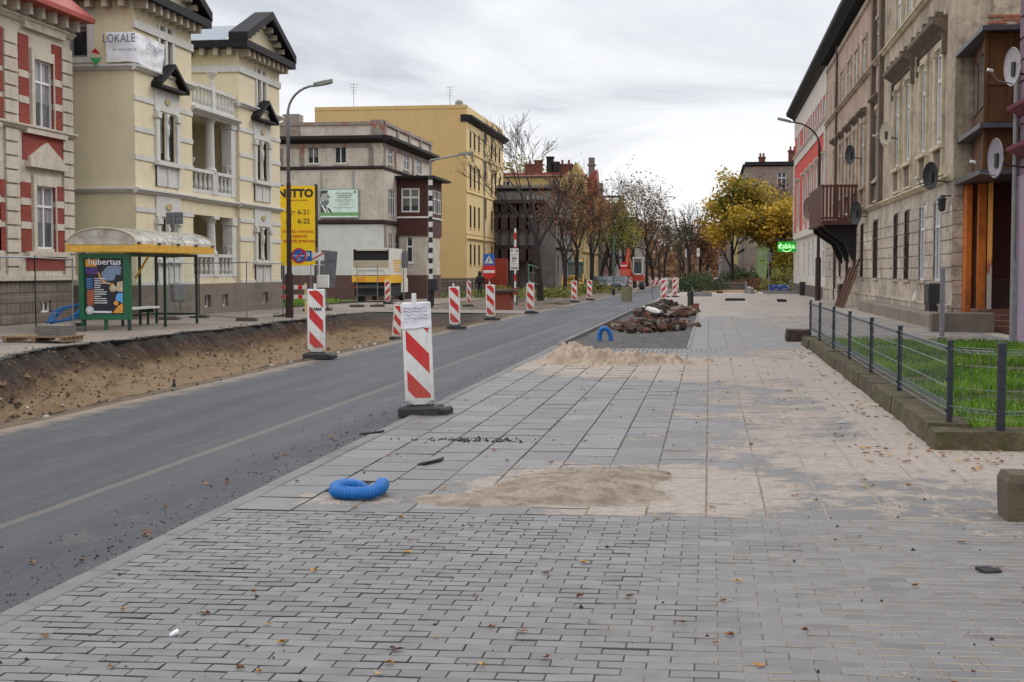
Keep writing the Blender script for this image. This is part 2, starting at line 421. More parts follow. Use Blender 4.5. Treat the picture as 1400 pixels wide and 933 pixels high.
for y in YS:
    k = .0 if y < 100 else 0
    e = .07*fn(y, 2, .8)+.035*fn(y, 9, 3)
    row.append([b.pt((x+(e if i == 0 else 0)-bend, y, rdz(x, y))) for bend in (0.0009*max(0, y-110)**2,) for i, x in enumerate((XRD, -6.2, -5, XK-.135))]
               +[])
for A, B in zip(row, row[1:]):
    for i in range(3): b.idx((A[i], A[i+1], B[i+1], B[i]))
# broken edge of the carriageway towards the pit
for A, B in zip(row, row[1:]):
    a, c = b.v[A[0]], b.v[B[0]]
    if a[1] < 60: b.face((a, c, (c[0]+.02, c[1], c[2]-.09), (a[0]+.02, a[1], a[2]-.09)))
tag(b.build('road', asphalt_mat()), kind='structure')
# kerb stones (flush)
CONC = plain('kerb_concrete', sr(128, 127, 125), .85, .2, 5, bmp=.35, bscale=70)
b = MB(); y = 2.0
while y < 128:
    z = zg(y+.5)+rnd.uniform(-.004, .004); b.tone = rnd.random()
    if not 29 < y < 60: b.bbox(XK-.135, XK-.005, y+.006, y+.994, z-.2, z+.002, .008)
    else: b.bbox(XK-.135, XK-.02, y+.006, y+.994, z-.2, z+.04, .012)
    y += 1.0
tag(b.build('kerb', plaster('kerb_stone', sr(118, 116, 113), .4, 0, sr(84, 78, 72), .4)), kind='structure')

# paving: real stones, per-stone tone, thin drifted sand by shader mask
def paver_mat():
    m, nt, b = _new('pavers'); p = geo(nt); s = sepx(nt, p)
    a = nd(nt, 'ShaderNodeAttribute', attribute_name='tone')
    c = ramp(nt, a.outputs['Fac'], [(0, sr(96, 94, 92)), (.5, sr(115, 113, 111)), (1, sr(131, 129, 126))])
    n = noise_tex(nt, p, 60, 4, .75); n2 = noise_tex(nt, p, 5, 5, .6)
    c = mixc(nt, mth(nt, 'MULTIPLY', ramp(nt, n, [(.4, 1), (.65, 0)]), .28), c, (.09, .09, .095))
    c = mixc(nt, mth(nt, 'MULTIPLY', ramp(nt, n2, [(.48, 0), (.66, 1)]), .38), c, sr(88, 82, 76))
    # sand: more towards the middle and right
    g = mth(nt, 'ADD', mth(nt, 'MULTIPLY', noise_tex(nt, p, 1.0, 6, .6, .3), .5), mth(nt, 'MULTIPLY', noise_tex(nt, p, 3.6, 10, .78, .2), .5))
    reg = ramp(nt, mth(nt, 'ADD', mth(nt, 'MULTIPLY', s[0], .1), .4), [(.12, 0), (.28, .3), (.4, .66), (.5, .85), (.62, 1)])
    yr = ramp(nt, mth(nt, 'MULTIPLY', s[1], .02), [(.09, .3), (.15, .42), (.178, .5), (.19, .85), (.26, .95), (.42, 1), (.56, .9), (.6, .55), (.9, .75)])
    hp = 0.0
    for hx, hy, rx, ry, am in ((-.75, 10.3, 1.6, 1.6, .30), (-2.65, 9.4, .9, .5, .22), (-1.4, 23.3, 3.2, 3.4, .34), (.4, 24, 1.4, 2.2, .25), (2.1, 20, .8, 9, .22), (1.9, 12.4, 2.0, 1.1, .12)):
        dx = mth(nt, 'MULTIPLY', mth(nt, 'ADD', s[0], -hx), 1/rx); dy = mth(nt, 'MULTIPLY', mth(nt, 'ADD', s[1], -hy), 1/ry)
        q = mth(nt, 'SUBTRACT', 1.0, mth(nt, 'ADD', mth(nt, 'MULTIPLY', dx, dx), mth(nt, 'MULTIPLY', dy, dy)), None, True)
        hp = mth(nt, 'ADD', mth(nt, 'MULTIPLY', q, am), hp)
    th = mth(nt, 'ADD', mth(nt, 'ADD', g, hp), mth(nt, 'MULTIPLY', mth(nt, 'SUBTRACT', mth(nt, 'MULTIPLY', reg, yr), .5), .27))
    sd_ = ramp(nt, mth(nt, 'ADD', th, mth(nt, 'MULTIPLY', mth(nt, 'SUBTRACT', n, .5), .10)), [(.545, 0), (.565, .65), (.62, .95)])
    sc = ramp(nt, noise_tex(nt, p, 12, 5), [(.3, sr(143, 132, 121)), (.7, sr(171, 159, 147))])
    c = mixc(nt, sd_, c, sc)
    lk(nt, c, b.inputs['Base Color']); b.inputs['Roughness'].default_value = .62
    lk(nt, ramp(nt, sd_, [(0, .55), (1, .95)]), b.inputs['Roughness'])
    bump(nt, b, mth(nt, 'ADD', mth(nt, 'MULTIPLY', n, .5), mth(nt, 'MULTIPLY', mth(nt, 'MULTIPLY', sd_, noise_tex(nt, p, 22, 6, .7)), 3.0)), .6, .008)
    return m
PAV = paver_mat()
def joint_mat():
    m, nt, b = _new('joint_sand'); p = geo(nt); s = sepx(nt, p)
    n = noise_tex(nt, p, 3, 5, .6)
    f = mth(nt, 'ADD', mth(nt, 'MULTIPLY', s[0], .2), mth(nt, 'MULTIPLY', n, .95))
    c = ramp(nt, f, [(.1, sr(62, 59, 57)), (.36, sr(92, 86, 80)), (.62, sr(152, 141, 128))])
    lk(nt, c, b.inputs['Base Color']); b.inputs['Roughness'].default_value = .95
    return m
JOINT = joint_mat()
SKEW = .05      # the courses are laid very slightly askew
b = MB(); b2 = MB()
def stone(x0, x1, y0, y1, c, zz=0, dz=.0022):
    z = zg((y0+y1)/2)+zz+rnd.gauss(0, dz*.4); tx, ty = rnd.gauss(0, dz), rnd.gauss(0, dz)
    b.tone = min(1, max(0, rnd.gauss(.5, .15)))
    pts = []
    for (ins, h) in ((0, -.05), (0, -c), (c, 0)):
        for sx, sy in ((0, 0), (1, 0), (1, 1), (0, 1)):
            x = (x1-ins if sx else x0+ins); y = (y1-ins if sy else y0+ins)
            pts.append(b.pt((x, y+SKEW*x, z+h+tx*(sx-.5)+ty*(sy-.5))))
    K = [pts[0:4], pts[4:8], pts[8:12]]
    for A, B, mi in ((K[0], K[1], 1), (K[1], K[2], 1)):
        for j in range(4): b.idx([A[j], A[(j+1) % 4], B[(j+1) % 4], B[j]], mi)
    b.idx(K[2])
YL = 9.08
# small blocks, running bond, 20 x 10
r = 0; y = YL-.112
while y > 3.6:
    x = XK+(0.1 if r % 2 else 0); jit = rnd.uniform(-.006, .006)
    if r % 2: stone(XK+.003, XK+.097, y+.004, y+.097, .0026)
    while x < 7.6:
        stone(x+.0018, x+.1985+rnd.uniform(-.001, .0004), y+.003+rnd.uniform(0, .0015), y+.097, .0026); x += .2
    y -= .1; r += 1
# large slabs in columns with broken courses
SW, SL = .405, .535
HOLE = (-2.78, -2.36, 9.72, 10.28)
col = 0; x = XK
while x < 10.6:
    off = (0, .27, .13, .4)[col % 4]; y = YL-off
    while y < 27.5:
        y0, y1 = max(y, YL), min(y+SL, 27.5)
        hole = x < -2.57 < x+SW and y0 < 10.16 < y1
        if y1-y0 > .05 and not hole and not (x > 2.5 and y0 > 13.4): stone(x+.005, x+SW-.005, y0+.006, y1-.006, .0035)
        y += SL
    x += SW; col += 1
# crossing strip of small blocks
for k in range(7):
    x = XK; y = 27.5+k*.2
    while x < 2.0:
        stone(x+.004, x+.096, y+.004, y+.194, .004); x += .1
# slabs beside the planting bed, and the apron in front of the far facades
col = 0; x = -.42
while x < 7.0:
    y = 28.92-(0, .27, .13, .4)[col % 4]
    while y < 52:
        y0, y1 = max(y, 28.92), y+SL
        if y1-y0 > .05 and not (x > 1.75 and y0 < 30.9): stone(x+.003, x+SW-.003, y0+.003, y1-.003, .004)
        y += SL
    x += SW; col += 1
tag(b.build('pavement', [PAV, JOINT]), kind='structure')
b = MB()
pp = [(-3.26, 3.2), (11, 3.2), (11, 27.5), (11, 53)]
b.face([(XK-.01, 3.2, -.007), (11, 3.2, -.007), (11, 28.95, -.007), (XK-.01, 28.95, -.007)])
b.face([(-.43, 28.951, -.012), (XR+.6, 28.951, -.012), (XR+.6, 53, zg(53)-.012), (-.43, 53, zg(53)-.012)])
# lifted slab: a flat black top just above the bed paints the hole's shade
tag(b.build('joint_bed', JOINT), kind='structure')
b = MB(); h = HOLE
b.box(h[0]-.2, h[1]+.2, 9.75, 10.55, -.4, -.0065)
tag(b.build('hole_shade', plain('hole_shade_black', (.012, .011, .01), 1)), kind='structure')

# sand spread over the far half of the footpath
SANDM = None
def sand_mat(name, lo, hi, sc=3.0):
    m, nt, b = _new(name); p = geo(nt)
    n = noise_tex(nt, p, sc, 7, .65); n2 = noise_tex(nt, p, 45, 4, .7)
    c = ramp(nt, n, [(.35, lo), (.65, hi)])
    c = mixc(nt, mth(nt, 'MULTIPLY', ramp(nt, n2, [(.35, 1), (.55, 0)]), .3), c, tuple(v*.5 for v in lo))
    lk(nt, c, b.inputs['Base Color']); b.inputs['Roughness'].default_value = .95
    bump(nt, b, mth(nt, 'ADD', n2, mth(nt, 'MULTIPLY', noise_tex(nt, p, 14, 5), 1.2)), .6, .02)
    return m
SANDF = sand_mat('path_sand', sr(146, 137, 128), sr(172, 162, 152), .8)
SAND = sand_mat('heap_sand', sr(150, 132, 114), sr(184, 166, 146), 4)
def zpath(x, y):
    return zg(y)-.02+.03*sst(46, 54, y+1.5*fn(x, y, .35))+.018*fn(x, y, .5)+.006*fn(x, y, 2)
grid_obj('sand_path', fr(-.46, XR+.5, .25), fr(43, 127, .35), zpath, SANDF, kind='structure')
grid_obj('path', [XK, -2.6, -1.8, -1, -.46], fr(60.1, 127, 1.5), lambda x, y: zg(y)+.0, SANDF, kind='structure')
# planting bed
BEDM = sand_mat('bed_gravel', sr(60, 59, 58), sr(100, 97, 93), 5)
grid_obj('planting_bed', fr(XK-.01, -.42, .1), fr(28.92, 60.1, .14), lambda x, y: zg(y)-.05+.035*fn(x, y, 1.2)+.015*fn(x, y, 5)+.1*sst(-1.0, -.6, x)*(.5+fn(y, 3, .4))*.4, BEDM, kind='structure')
b = MB(); y = 28.95
while y < 60:
    z = zg(y); b.bbox(-.47, -.40, y+.004, y+.996, z-.2, z+.02, .008); y += 1
tag(b.build('edging', CONC), kind='structure')

# left footpath with its broken asphalt edge
WALKM = plaster('old_walk', sr(128, 119, 109), .75, 0, sr(96, 80, 63), .5)
b = MB(); rows = []
for y in fr(14, 61, .22):
    L = min(lip(y) if y < 57 else -14.4, -12)+.05+.09*fn(y, 8, 1.7)+rnd.uniform(-.05, .05)
    z = zg(y)-.035+.012*fn(y, 1, 1)
    rows.append([b.pt((L-.06, y, z-.11)), b.pt((L, y, z-.015)), b.pt((L-.12, y, z)), b.pt((L-1.2, y, zg(y)-.02)), b.pt((-18, y, zg(y)-.02)), b.pt((-24, y, zg(y)-.02))])
for A, B in zip(rows, rows[1:]):
    for i in range(5): b.idx((A[i], A[i+1], B[i+1], B[i]), 1 if i < 2 else 0)
tag(b.build('sidewalk', [WALKM, plain('tar_edge', sr(40, 37, 35), .9, .4, 8)]), kind='structure')
b = MB()
b.face([(-14.3, 56.3, zg(56)-.02), (XRD+.05, 55.2, zg(55)-.036), (XRD+.05, 60.3, zg(60)-.036), (-14.3, 60.9, zg(60)-.02)])
tag(b.build('crossing', plaster('crossing_concrete', sr(116, 109, 100), .4, 0, sr(120, 108, 94), .4)), kind='structure')
grid_obj('footpath', [-19.5, -18, -16, -14.6], fr(61, 125, 3), lambda x, y: zg(y)-.02, WALKM, kind='structure')
# ================================================================ building kit
def FR(X0, side):          # facade frame: (u=Y, d=inward depth, z); side -1 = left of street (faces +X), +1 = right (faces -X)
    return (lambda u, d, z: (X0+side*d, u, z))
def FS(Y0):                # south face: u = X, inward = +Y
    return (lambda u, d, z: (u, Y0+d, z))
def wall(b, F, u0, u1, z0, z1, ops=(), rev=.2, mi=0, mr=None):
    T0 = b.T; b.T = F
    us = sorted({u0, u1, *[o[0] for o in ops], *[o[1] for o in ops]}); zs = sorted({z0, z1, *[o[2] for o in ops], *[o[3] for o in ops]})
    us = [u for u in us if u0 <= u <= u1]; zs = [z for z in zs if z0 <= z <= z1]
    for a, c in zip(us, us[1:]):
        for e, g in zip(zs, zs[1:]):
            mu, mz = (a+c)/2, (e+g)/2
            if any(o[0] < mu < o[1] and o[2] < mz < o[3] for o in ops): continue
            b.face([(a, 0, e), (c, 0, e), (c, 0, g), (a, 0, g)], mi)
    mr = mi if mr is None else mr
    for a, c, e, g in ops:
        b.face([(a, 0, e), (a, rev, e), (a, rev, g), (a, 0, g)], mr); b.face([(c, 0, e), (c, rev, e), (c, rev, g), (c, 0, g)], mr)
        b.face([(a, 0, e), (c, 0, e), (c, rev, e), (a, rev, e)], mr); b.face([(a, 0, g), (c, 0, g), (c, rev, g), (a, rev, g)], mr)
    b.T = T0
def fbox(b, F, u0, u1, z0, z1, out, inn=.03, mi=0):
    T0 = b.T; b.T = F; b.box(min(u0, u1), max(u0, u1), -out, inn, z0, z1, mi); b.T = T0
def cornice(b, F, u0, u1, z, prof, inn=.03, mi=0):          # prof: (out,z) outline in order, closed on the wall
    T0 = b.T; b.T = F
    b.prism([(-o, z+h) for o, h in prof]+[(inn, z+prof[-1][1]), (inn, z+prof[0][1])], u0, u1, lambda p, q, e: (e, p, q), mi); b.T = T0
STR = [(.03, 0), (.09, .03), (.16, .12), (.2, .13), (.2, .19), (.05, .22)]
HOOD = [(.04, 0), (.1, .06), (.28, .16), (.3, .18), (.3, .26), (.05, .32)]
GLASSD = pane_mat('window_glass', (.022, .026, .032))
GLASSC = pane_mat('curtained_glass', (.09, .095, .1), .1, .5, .75, (.3, .3, .3))
GLASSG = pane_mat('grey_shutter', (.20, .21, .215), .4, .12, 0)
WHITE = plain('white_frame', (.68, .68, .67), .45, .08)
WHITEP = plaster('white_stucco', sr(202, 201, 196), .22, .25, sr(140, 138, 130), .15)
BROWNF = plain('brown_frame', sr(70, 46, 34), .5, .2)
GREYF = plain('grey_frame', sr(128, 128, 124), .5, .2)
_wc = {}
def window(root, F, side, uc, z, w, h, style='white', rev=.2, glass=None, sill=None, trans=.66, mull=1, fw=.06, sillo=.07):
    """window part (frame) with children pane (and sill); first of a size is built, later ones are copies"""
    key = (style, round(w, 2), round(h, 2), glass.name if glass else 0, sill.name if sill else 0, rev, trans, mull)
    P = F(uc, 0, z); R = wloc(root); loc = (P[0]-R[0], P[1]-R[1], P[2]-R[2])
    rz = {'-1': PI/2, '1': -PI/2, '0': 0}[str(side)]
    if key in _wc:
        o = copy_tree(_wc[key], root); o.location = loc; o.rotation_euler = (0, 0, rz); return o
    fm = {'white': WHITE, 'brown': BROWNF, 'grey': GREYF}[style]
    b = MB(); y0, y1 = rev-.07, rev+.01; a = w/2
    for x0, x1, z0, z1 in ((-a, -a+fw, 0, h), (a-fw, a, 0, h), (-a+fw, a-fw, 0, fw), (-a+fw, a-fw, h-fw, h)): b.box(x0, x1, y0, y1, z0, z1)
    for k in range(mull):
        x = -a+(k+1)*w/(mull+1); b.box(x-fw*.55, x+fw*.55, y0+.004, y1, fw, h-fw)
    if trans: b.box(-a+fw, a-fw, y0+.008, y1, h*trans-fw*.6, h*trans+fw*.6)
    f = b.build('window', fm, root, world=False); f.location = loc; f.rotation_euler = (0, 0, rz)
    p = MB(); p.box(-a+.01, a-.01, rev-.02, rev+.03, .01, h-.01); p.build('pane', glass or GLASSD, f, world=False)
    if sill:
        s_ = MB(); s_.box(-a-.08, a+.08, -sillo, .05, -.09, 0); s_.build('sill', sill, f, world=False)
    _wc[key] = f; return f
def rootb(name, label, cat, x, y, group=None): return thing(name, label, cat, (x, y, zg(y)), 0, group)
def bal_row(b, F, u0, u1, z, h, out=.1, n=6):
    """balustrade: rail, base, balusters"""
    fbox(b, F, u0, u1, z, z+.14, out, .12); fbox(b, F, u0, u1, z+h-.13, z+h, out+.03, .14)
    T0 = b.T
    for k in range(n):
        u = u0+(k+.5)*(u1-u0)/n; x, y, _ = F(u, .01, 0); b.T = None
        b.lathe([(.06, z+.14), (.09, z+.14+.15*h), (.10, z+.3*h), (.05, z+.62*h), (.085, z+h-.13)], (x, y, 0), 8)
    b.T = T0
def urn(b, x, y, z, s=1.0):
    b.lathe([(.14*s, z), (.1*s, z+.1*s), (.06*s, z+.2*s), (.2*s, z+.38*s), (.28*s, z+.55*s), (.3*s, z+.6*s)], (x, y, 0), 12)
def column(b, x, y, z0, z1, r, sq=True):
    b.lathe([(r*1.35, z0), (r*1.35, z0+.12), (r*1.05, z0+.2), (r, z0+.25), (r*.86, z1-.3), (r*.95, z1-.26), (r*1.25, z1-.12)], (x, y, 0), 16)
    q = r*1.45; b.box(x-q, x+q, y-q, y+q, z1-.12, z1)

# ================================================================ A: red brick and cream tenement (far left)
XA = -21.4
F = FR(XA, -1); uE = Yx(100, XA); U = lambda px: Yx(px, XA); Z = lambda px, py: Zx(px, py, XA)
A = rootb('tenement_house', 'red brick tenement with cream quoins and a red tiled roof edge at the far left', 'house', XA, uE)
CREAM = plaster('cream_stucco', sr(196, 186, 170), .35, .35, sr(128, 116, 102), .3)
RBR = bricks('red_brick', sr(146, 48, 32), sr(118, 38, 26), sr(112, 68, 54), .25, .075, .008, .3)
zpl = Z(60, 383); wz = [(Z(62, 340), Z(62, 255)), (Z(62, 176), Z(62, 85))]; wu = (U(50), U(76)); zc = Z(62, 18)
uS = uE-11.5; step = 2*(wu[0]-U(18))+.0; wus = [wu, (wu[0]-step-1.35+.0, wu[1]-step-1.35)]
wus = [wu, (U(18)*2-wu[1], U(18)*2-wu[0])]
wus.append((wus[1][0]-4.6, wus[1][1]-4.6))
ops = [(a, c, z0, z1) for a, c in wus for z0, z1 in wz]
b = MB(); wall(b, F, uS, uE, zpl, zc, ops, .12)
wall(b, FS(uS), XA-9, XA, zpl-1.2, zc); b.face([(XA, uE, -.2), (XA-9, uE, -.2), (XA-9, uE, zc), (XA, uE, zc)])
b.build('wall', CREAM, A)
bk = MB(); tr = MB()
for a, c in wus:
    for z0, z1 in wz:
        for s0, s1 in (((U(29.5), U(43.5)), (U(75.5), U(88))) + (((U(-6), U(8)),)) if a == wu[0] else ((a-.8, a-.2), (c+.2, c+.74))):
            H = z1-z0; zt = z1+.75 if z0 > 5 else z1+.15
            cuts = [z0-.2, z0+.36*H, z0+.73*H, zt]
            for q0, q1 in zip(cuts, cuts[1:]): fbox(bk, F, s0, s1, q0+.09, q1-.09, .03); bk.cut()
        # surround, bracketed sill, head
        for q0, q1 in ((a-.2, a), (c, c+.05)): fbox(tr, F, q0, q1, z0-.1, z1+.32, .07)
        fbox(tr, F, a, c, z1, z1+.32, .075); fbox(tr, F, a-.72, c+.72, z0-.26, z0-.1, .16)
        for s0 in (U(29.5), c+.06) if a == wu[0] else (a-.66, c+.18):
            for k in (1, 2): fbox(tr, F, s0-.03, s0+.55, z0+(.36, .73)[k-1]*H-.11, z0+(.36, .73)[k-1]*H+.11, .05)
    # apron of brick with pediment under the upper window
    zz0, zz1 = Z(62, 222), Z(62, 186); fbox(bk, F, a-.78, c+.74, zz0, zz1, .028); bk.cut()
    m = (a+c)/2; T0 = tr.T; tr.T = F
    tr.prism([(a-.5, zz0-.05), (c+.5, zz0-.05), (c+.5, zz0+.08), (m, zz0+.62), (a-.5, zz0+.08)], -.14, .0, lambda p, q, e: (p, e, q)); tr.T = T0
    fbox(tr, F, a-.6, c+.6, zz0-.22, zz0-.05, .2)
    fbox(bk, F, a-.66, c+.66, Z(62, 369), Z(62, 350), .03); bk.cut()
    fbox(tr, F, a-.7, c+.7, Z(62, 48), Z(62, 36), .14)
bk.each('brick_panel', RBR, A)
zq = zpl+.1; k = 0                                        # rusticated quoins
for q0, q1 in ((U(87.5), uE-.0), (U(9), U(27))):
    z_ = zpl
    while z_ < zc-1.1: fbox(tr, F, q0, q1+(.05 if q1 == uE else 0), z_+.03, z_+.40, .07); z_ += .43
fbox(tr, F, uS, uE+.06, zpl-.0, zpl+.16, .12)
cornice(tr, F, uS, uE+.12, Z(62, 180)-.1, STR); cornice(tr, F, uS, uE+.12, Z(62, 30)-.3, STR)
for k in range(14): fbox(tr, F, uE-.25-k*.8, uE-.05-k*.8, zc-.35, zc, .42)
tr.build('stucco_trim', CREAM, A)
for a, c in wus:
    for z0, z1 in wz: window(A, F, -1, (a+c)/2, z0, c-a, z1-z0, 'white', .12, GLASSC, None, .68, 1)
b = MB(); wall(b, F, uS, uE+.0, zg(uE)-.3, zpl, [(wu[0]+.25, wu[1]-.35, Z(62, 427), Z(62, 411))], .2); T0 = b.T
for z_, o in ((.2, .04), (.6, .06), (1.0, .05)):
    pass
b.build('plinth', bricks('stone_plinth', sr(112, 102, 88), sr(94, 84, 72), sr(66, 60, 52), .8, .32, .02, .5), A)
window(A, F, -1, (wu[0]+wu[1]-.1)/2, Z(62, 427), wu[1]-wu[0]-.6, Z(62, 411)-Z(62, 427), 'white', .15, None, None, 0, 1)
b = MB(); T0 = b.T; b.T = F
b.prism([(-.75, zc), (-.75, zc+.16), (-.68, zc+.2), (.3, zc+1.0), (4.5, zc+4.2), (4.5, zc)], uS-.3, uE+.4, lambda p, q, e: (e, p, q))
b.T = T0; rf = b.build('roof', plain('red_tin', sr(150, 52, 38), .5, .2), A)
b = MB(); b.T = F; m = wu[0]+.3; b.prism([(m-1.5, zc+.22), (m+1.5, zc+.22), (m+1.4, zc+1.3), (m, zc+2.4), (m-1.4, zc+1.3)], -.2, 1.4, lambda p, q, e: (p, e, q)); b.build('dormer', plain('red_tin', (0, 0, 0)), rf)

# ================================================================ B: cream villa with two wings and a loggia
XB = -20.0; F = FR(XB, -1); U = lambda px: Yx(px, XB); Z = lambda px, py: Zx(px, py, XB)
u0, u1, u2, u3 = U(187), U(265), U(329), U(384)
B_ = rootb('villa', 'cream yellow villa with white stucco, two gabled wings and a columned loggia', 'villa', XB, u0)
YEL = plaster('villa_yellow', sr(214, 203, 172), .12, .15, sr(158, 140, 108), .2)
TRIM = WHITEP; DARK = plain('dark_roof', sr(27, 26, 29), .7, .3, 6, 0, 0, 40, .25)
zp = Z(187, 390); z1s = Z(187, 262); z1t = Z(187, 253); z2s = Z(187, 96); z2t = Z(187, 88)
ze = Z(383, 92)-.05; zband = Z(360, 108)
b = MB()
def wing(a, c, pm):
    """openings of one wing: (attic pair, floor-2 pair, floor-1 pair)"""
    m = pm; w_ = .62; g = .26
    r = []
    for z0, z1, ww in ((z2t+.15, z2t+1.75, .42), (z1t+1.05, z2s-1.25, w_), (zp+1.0, z1s-.85, w_)):
        r += [(m-g/2-ww, m-g/2, z0, z1), (m+g/2, m+g/2+ww, z0, z1)]
    return r
mA, mB = U(230), U(359)
opA, opB = wing(u0, u1, mA), wing(u2, u3, mB)
wall(b, F, u0, u1, zp, ze, opA, .1); wall(b, F, u2, u3, zp, ze, opB, .1)
xw = (Xy(101, u0), Xy(125, u0)); zw = (Zy(112, 78, u0), Zy(112, 17, u0))
wall(b, FS(u0), XB-13, XB, zp, ze, [(xw[0], xw[1], zw[0], zw[1])], .15)
wall(b, FS(u2), XB-13, XB, zp, ze); wall(b, FS(u1), XB-13, XB, zp, ze); wall(b, FS(u3), XB-13, XB, zp, ze)
# loggia: parapet walls, entablatures, back wall
ll = [(zp, zp+.04), ]
zo1 = (Z(290, 390), Z(290, 296)); zo2 = (Z(290, 262), Z(292, 180)); zter = Z(292, 152)
zfl = Z(290, 276); zhead = z1s-.55
FL = FR(XB-.15, -1)
wall(b, FL, u1, u2, zp, zter, [(u1+.15, u2-.6, zp+.25, zhead), (u1+.15, u2-.6, z1t+.1, z2s-.75)], .35)
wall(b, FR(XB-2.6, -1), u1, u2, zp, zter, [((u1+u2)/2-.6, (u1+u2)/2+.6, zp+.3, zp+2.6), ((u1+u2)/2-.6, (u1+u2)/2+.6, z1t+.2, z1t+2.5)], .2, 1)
for z_ in (zp+.2, z1t, zter-.02): b.box(XB-2.6, XB-.5, u1+.01, u2-.01, z_-.2, z_)
b.build('wall', [YEL, plaster('loggia_shade_brown', sr(132, 108, 80), .2, .2)], B_)  # loggia back wall is browner so its colour carries the recess's shade
t = MB()
for a, c in ((u0, u1), (u2, u3)):                        # string courses, bands
    for z_ in (z1s-.05, z2s-.02): cornice(t, F, a-.12, c+.12, z_, STR)
    fbox(t, F, a-.05, c+.05, zband-.14, zband+.14, .08)
    fbox(t, F, a-.03, c+.03, zp, zp+.12, .06)
for yy, x0 in ((u0, XB-13), (u2, XB-13)):
    G_ = FS(yy)
    for z_ in (z1s-.05, z2s-.02): cornice(t, G_, x0, XB, z_, STR)
    if yy == u2: fbox(t, G_, x0, XB, zband-.14, zband+.14, .08)
cornice(t, FL, u1, u2, z1s-.05, STR); cornice(t, FL, u1, u2, zter-.3, HOOD)
hoods = MB(); stat = MB()
for m, op in ((mA, opA), (mB, opB)):
    for lv, (o1, o2) in enumerate(((op[2], op[3]), (op[4], op[5]))):
        a, c, z0, z1 = o1[0], o2[1], o1[2], o1[3]
        for q0, q1 in ((a-.34, a-.06), (c+.06, c+.34)):
            fbox(t, F, q0, q1, z0-.05, z1+.05, .1); fbox(t, F, q0-.05, q1+.05, z1-.22, z1, .16)
        fbox(t, F, a-.38, c+.38, z1+.06, z1+.82, .06); fbox(t, F, a-.45, c+.45, z0-.2, z0-.05, .2)
        fbox(t, F, a-.3, c+.3, z0-.95, z0-.2, .05); 
        for q in (a-.3, m-.08, c+.18): fbox(t, F, q, q+.14, z0-.95, z0-.2, .09)
        x, y, _ = F(m, .0, 0)                                # carved figure between the lights
        stat.lathe([(.11, z0), (.13, z0+.1), (.09, z0+.15), (.08, z0+.5*(z1-z0)), (.12, z0+.55*(z1-z0)), (.13, z0+.75*(z1-z0)), (.07, z0+.82*(z1-z0)), (.1, z0+.9*(z1-z0)), (.14, z1)], (x, y, 0), 10); stat.cut()
        x, y, _ = F(m, -.065, 0); T0 = t.T; t.T = F
        t.prism([(m+.28*math.cos(k*PI/6), z1+.44+.12*math.sin(k*PI/6)) for k in range(12)], -.1, -.05, lambda p, q, e: (p, e, q), 1); t.T = T0
        if lv == 0:
            zz = z1+.86; hoods.T = F
            hoods.prism([(m-1.3, zz), (m+1.3, zz), (m+1.3, zz+.1), (m-1.3, zz+.1)], -.36, -.0, lambda p, q, e: (p, e, q), 0)
            for sg in (-1, 1): hoods.prism([(m, zz+.82), (m, zz+.98), (m+sg*1.36, zz+.16), (m+sg*1.36, zz+.0)][::sg], -.40, -.01, lambda p, q, e: (p, e, q), 0)
            hoods.prism([(m-1.1, zz+.1), (m+1.1, zz+.1), (m, zz+.8)], -.12, -.005, lambda p, q, e: (p, e, q), 1); hoods.T = None; hoods.cut()
    # horizontal bands across the wing, interrupted by the windows
    a_, c_ = (u0, u1) if m == mA else (u2, u3)
    for z_ in (z1t+1.0, z1t+2.0, z2s-.95, zp+1.9, z1s-.6):
        fbox(t, F, a_-.02, op[2][0]-.36, z_-.09, z_+.09, .035); fbox(t, F, op[3][1]+.36, c_+.02, z_-.09, z_+.09, .035)
    q = op[0]; fbox(t, F, q[0]-.2, q[0]-.02, q[2]-.05, q[3], .06); fbox(t, F, op[1][1]+.02, op[1][1]+.2, q[2]-.05, q[3], .06); fbox(t, F, m-.11, m+.11, q[2]-.05, q[3], .06)
G_ = FS(u0)
for q0, q1, h0, h1 in ((xw[0]-.25, xw[0], zw[0]-.2, zw[1]+.25), (xw[1], xw[1]+.25, zw[0]-.2, zw[1]+.25), (xw[0], xw[1], zw[1], zw[1]+.25), (xw[0], xw[1], zw[0]-.2, zw[0])): fbox(t, G_, q0, q1, h0, h1, .05)
t.build('stucco_trim', [TRIM, plain('ornament_ochre', sr(172, 154, 112), .8)], B_)
hoods.each('window_hood', [DARK, YEL], B_); stat.each('carved_mullion', TRIM, B_, True)
cl = MB(); bl = MB(); ur = MB()
for z0, z1 in ((zp+.25, zhead), (z1t+.1, z2s-.75)):
    uu = u1+(u2-u1)*.52
    column(cl, XB-.35, uu, z0+.9, z1, .2); cl.box(XB-.55, XB-.12, uu-.24, uu+.24, z0, z0+.9)
    cl.cut(); fbox(cl, FL, u2-.66, u2-.1, z0+.003, z1-.003, .03, .4); fbox(cl, FL, u2-.72, u2-.05, z1-.3, z1+.01, .08, .43); cl.cut()
    bal_row(bl, FR(XB-.2, -1), u1+.1, uu-.24, z0, .95, .06, 5); bl.cut(); bal_row(bl, FR(XB-.2, -1), uu+.24, u2-.1, z0, .95, .06, 5); bl.cut()
    for q in (u1+.35, u2-.95): urn(ur, XB-.2, q, z0+.95, .62); ur.cut()
bal_row(bl, FR(XB-.2, -1), u1+.1, (u1+u2)/2-.15, zter+.02, .95, .06, 6); bal_row(bl, FR(XB-.2, -1), (u1+u2)/2+.15, u2-.05, zter+.02, .95, .06, 6)
fbox(bl, FR(XB-.2, -1), (u1+u2)/2-.15, (u1+u2)/2+.15, zter, zter+1.15, .1, .15); bl.cut(); urn(ur, XB-.2, (u1+u2)/2, zter+1.15, .8); ur.cut()
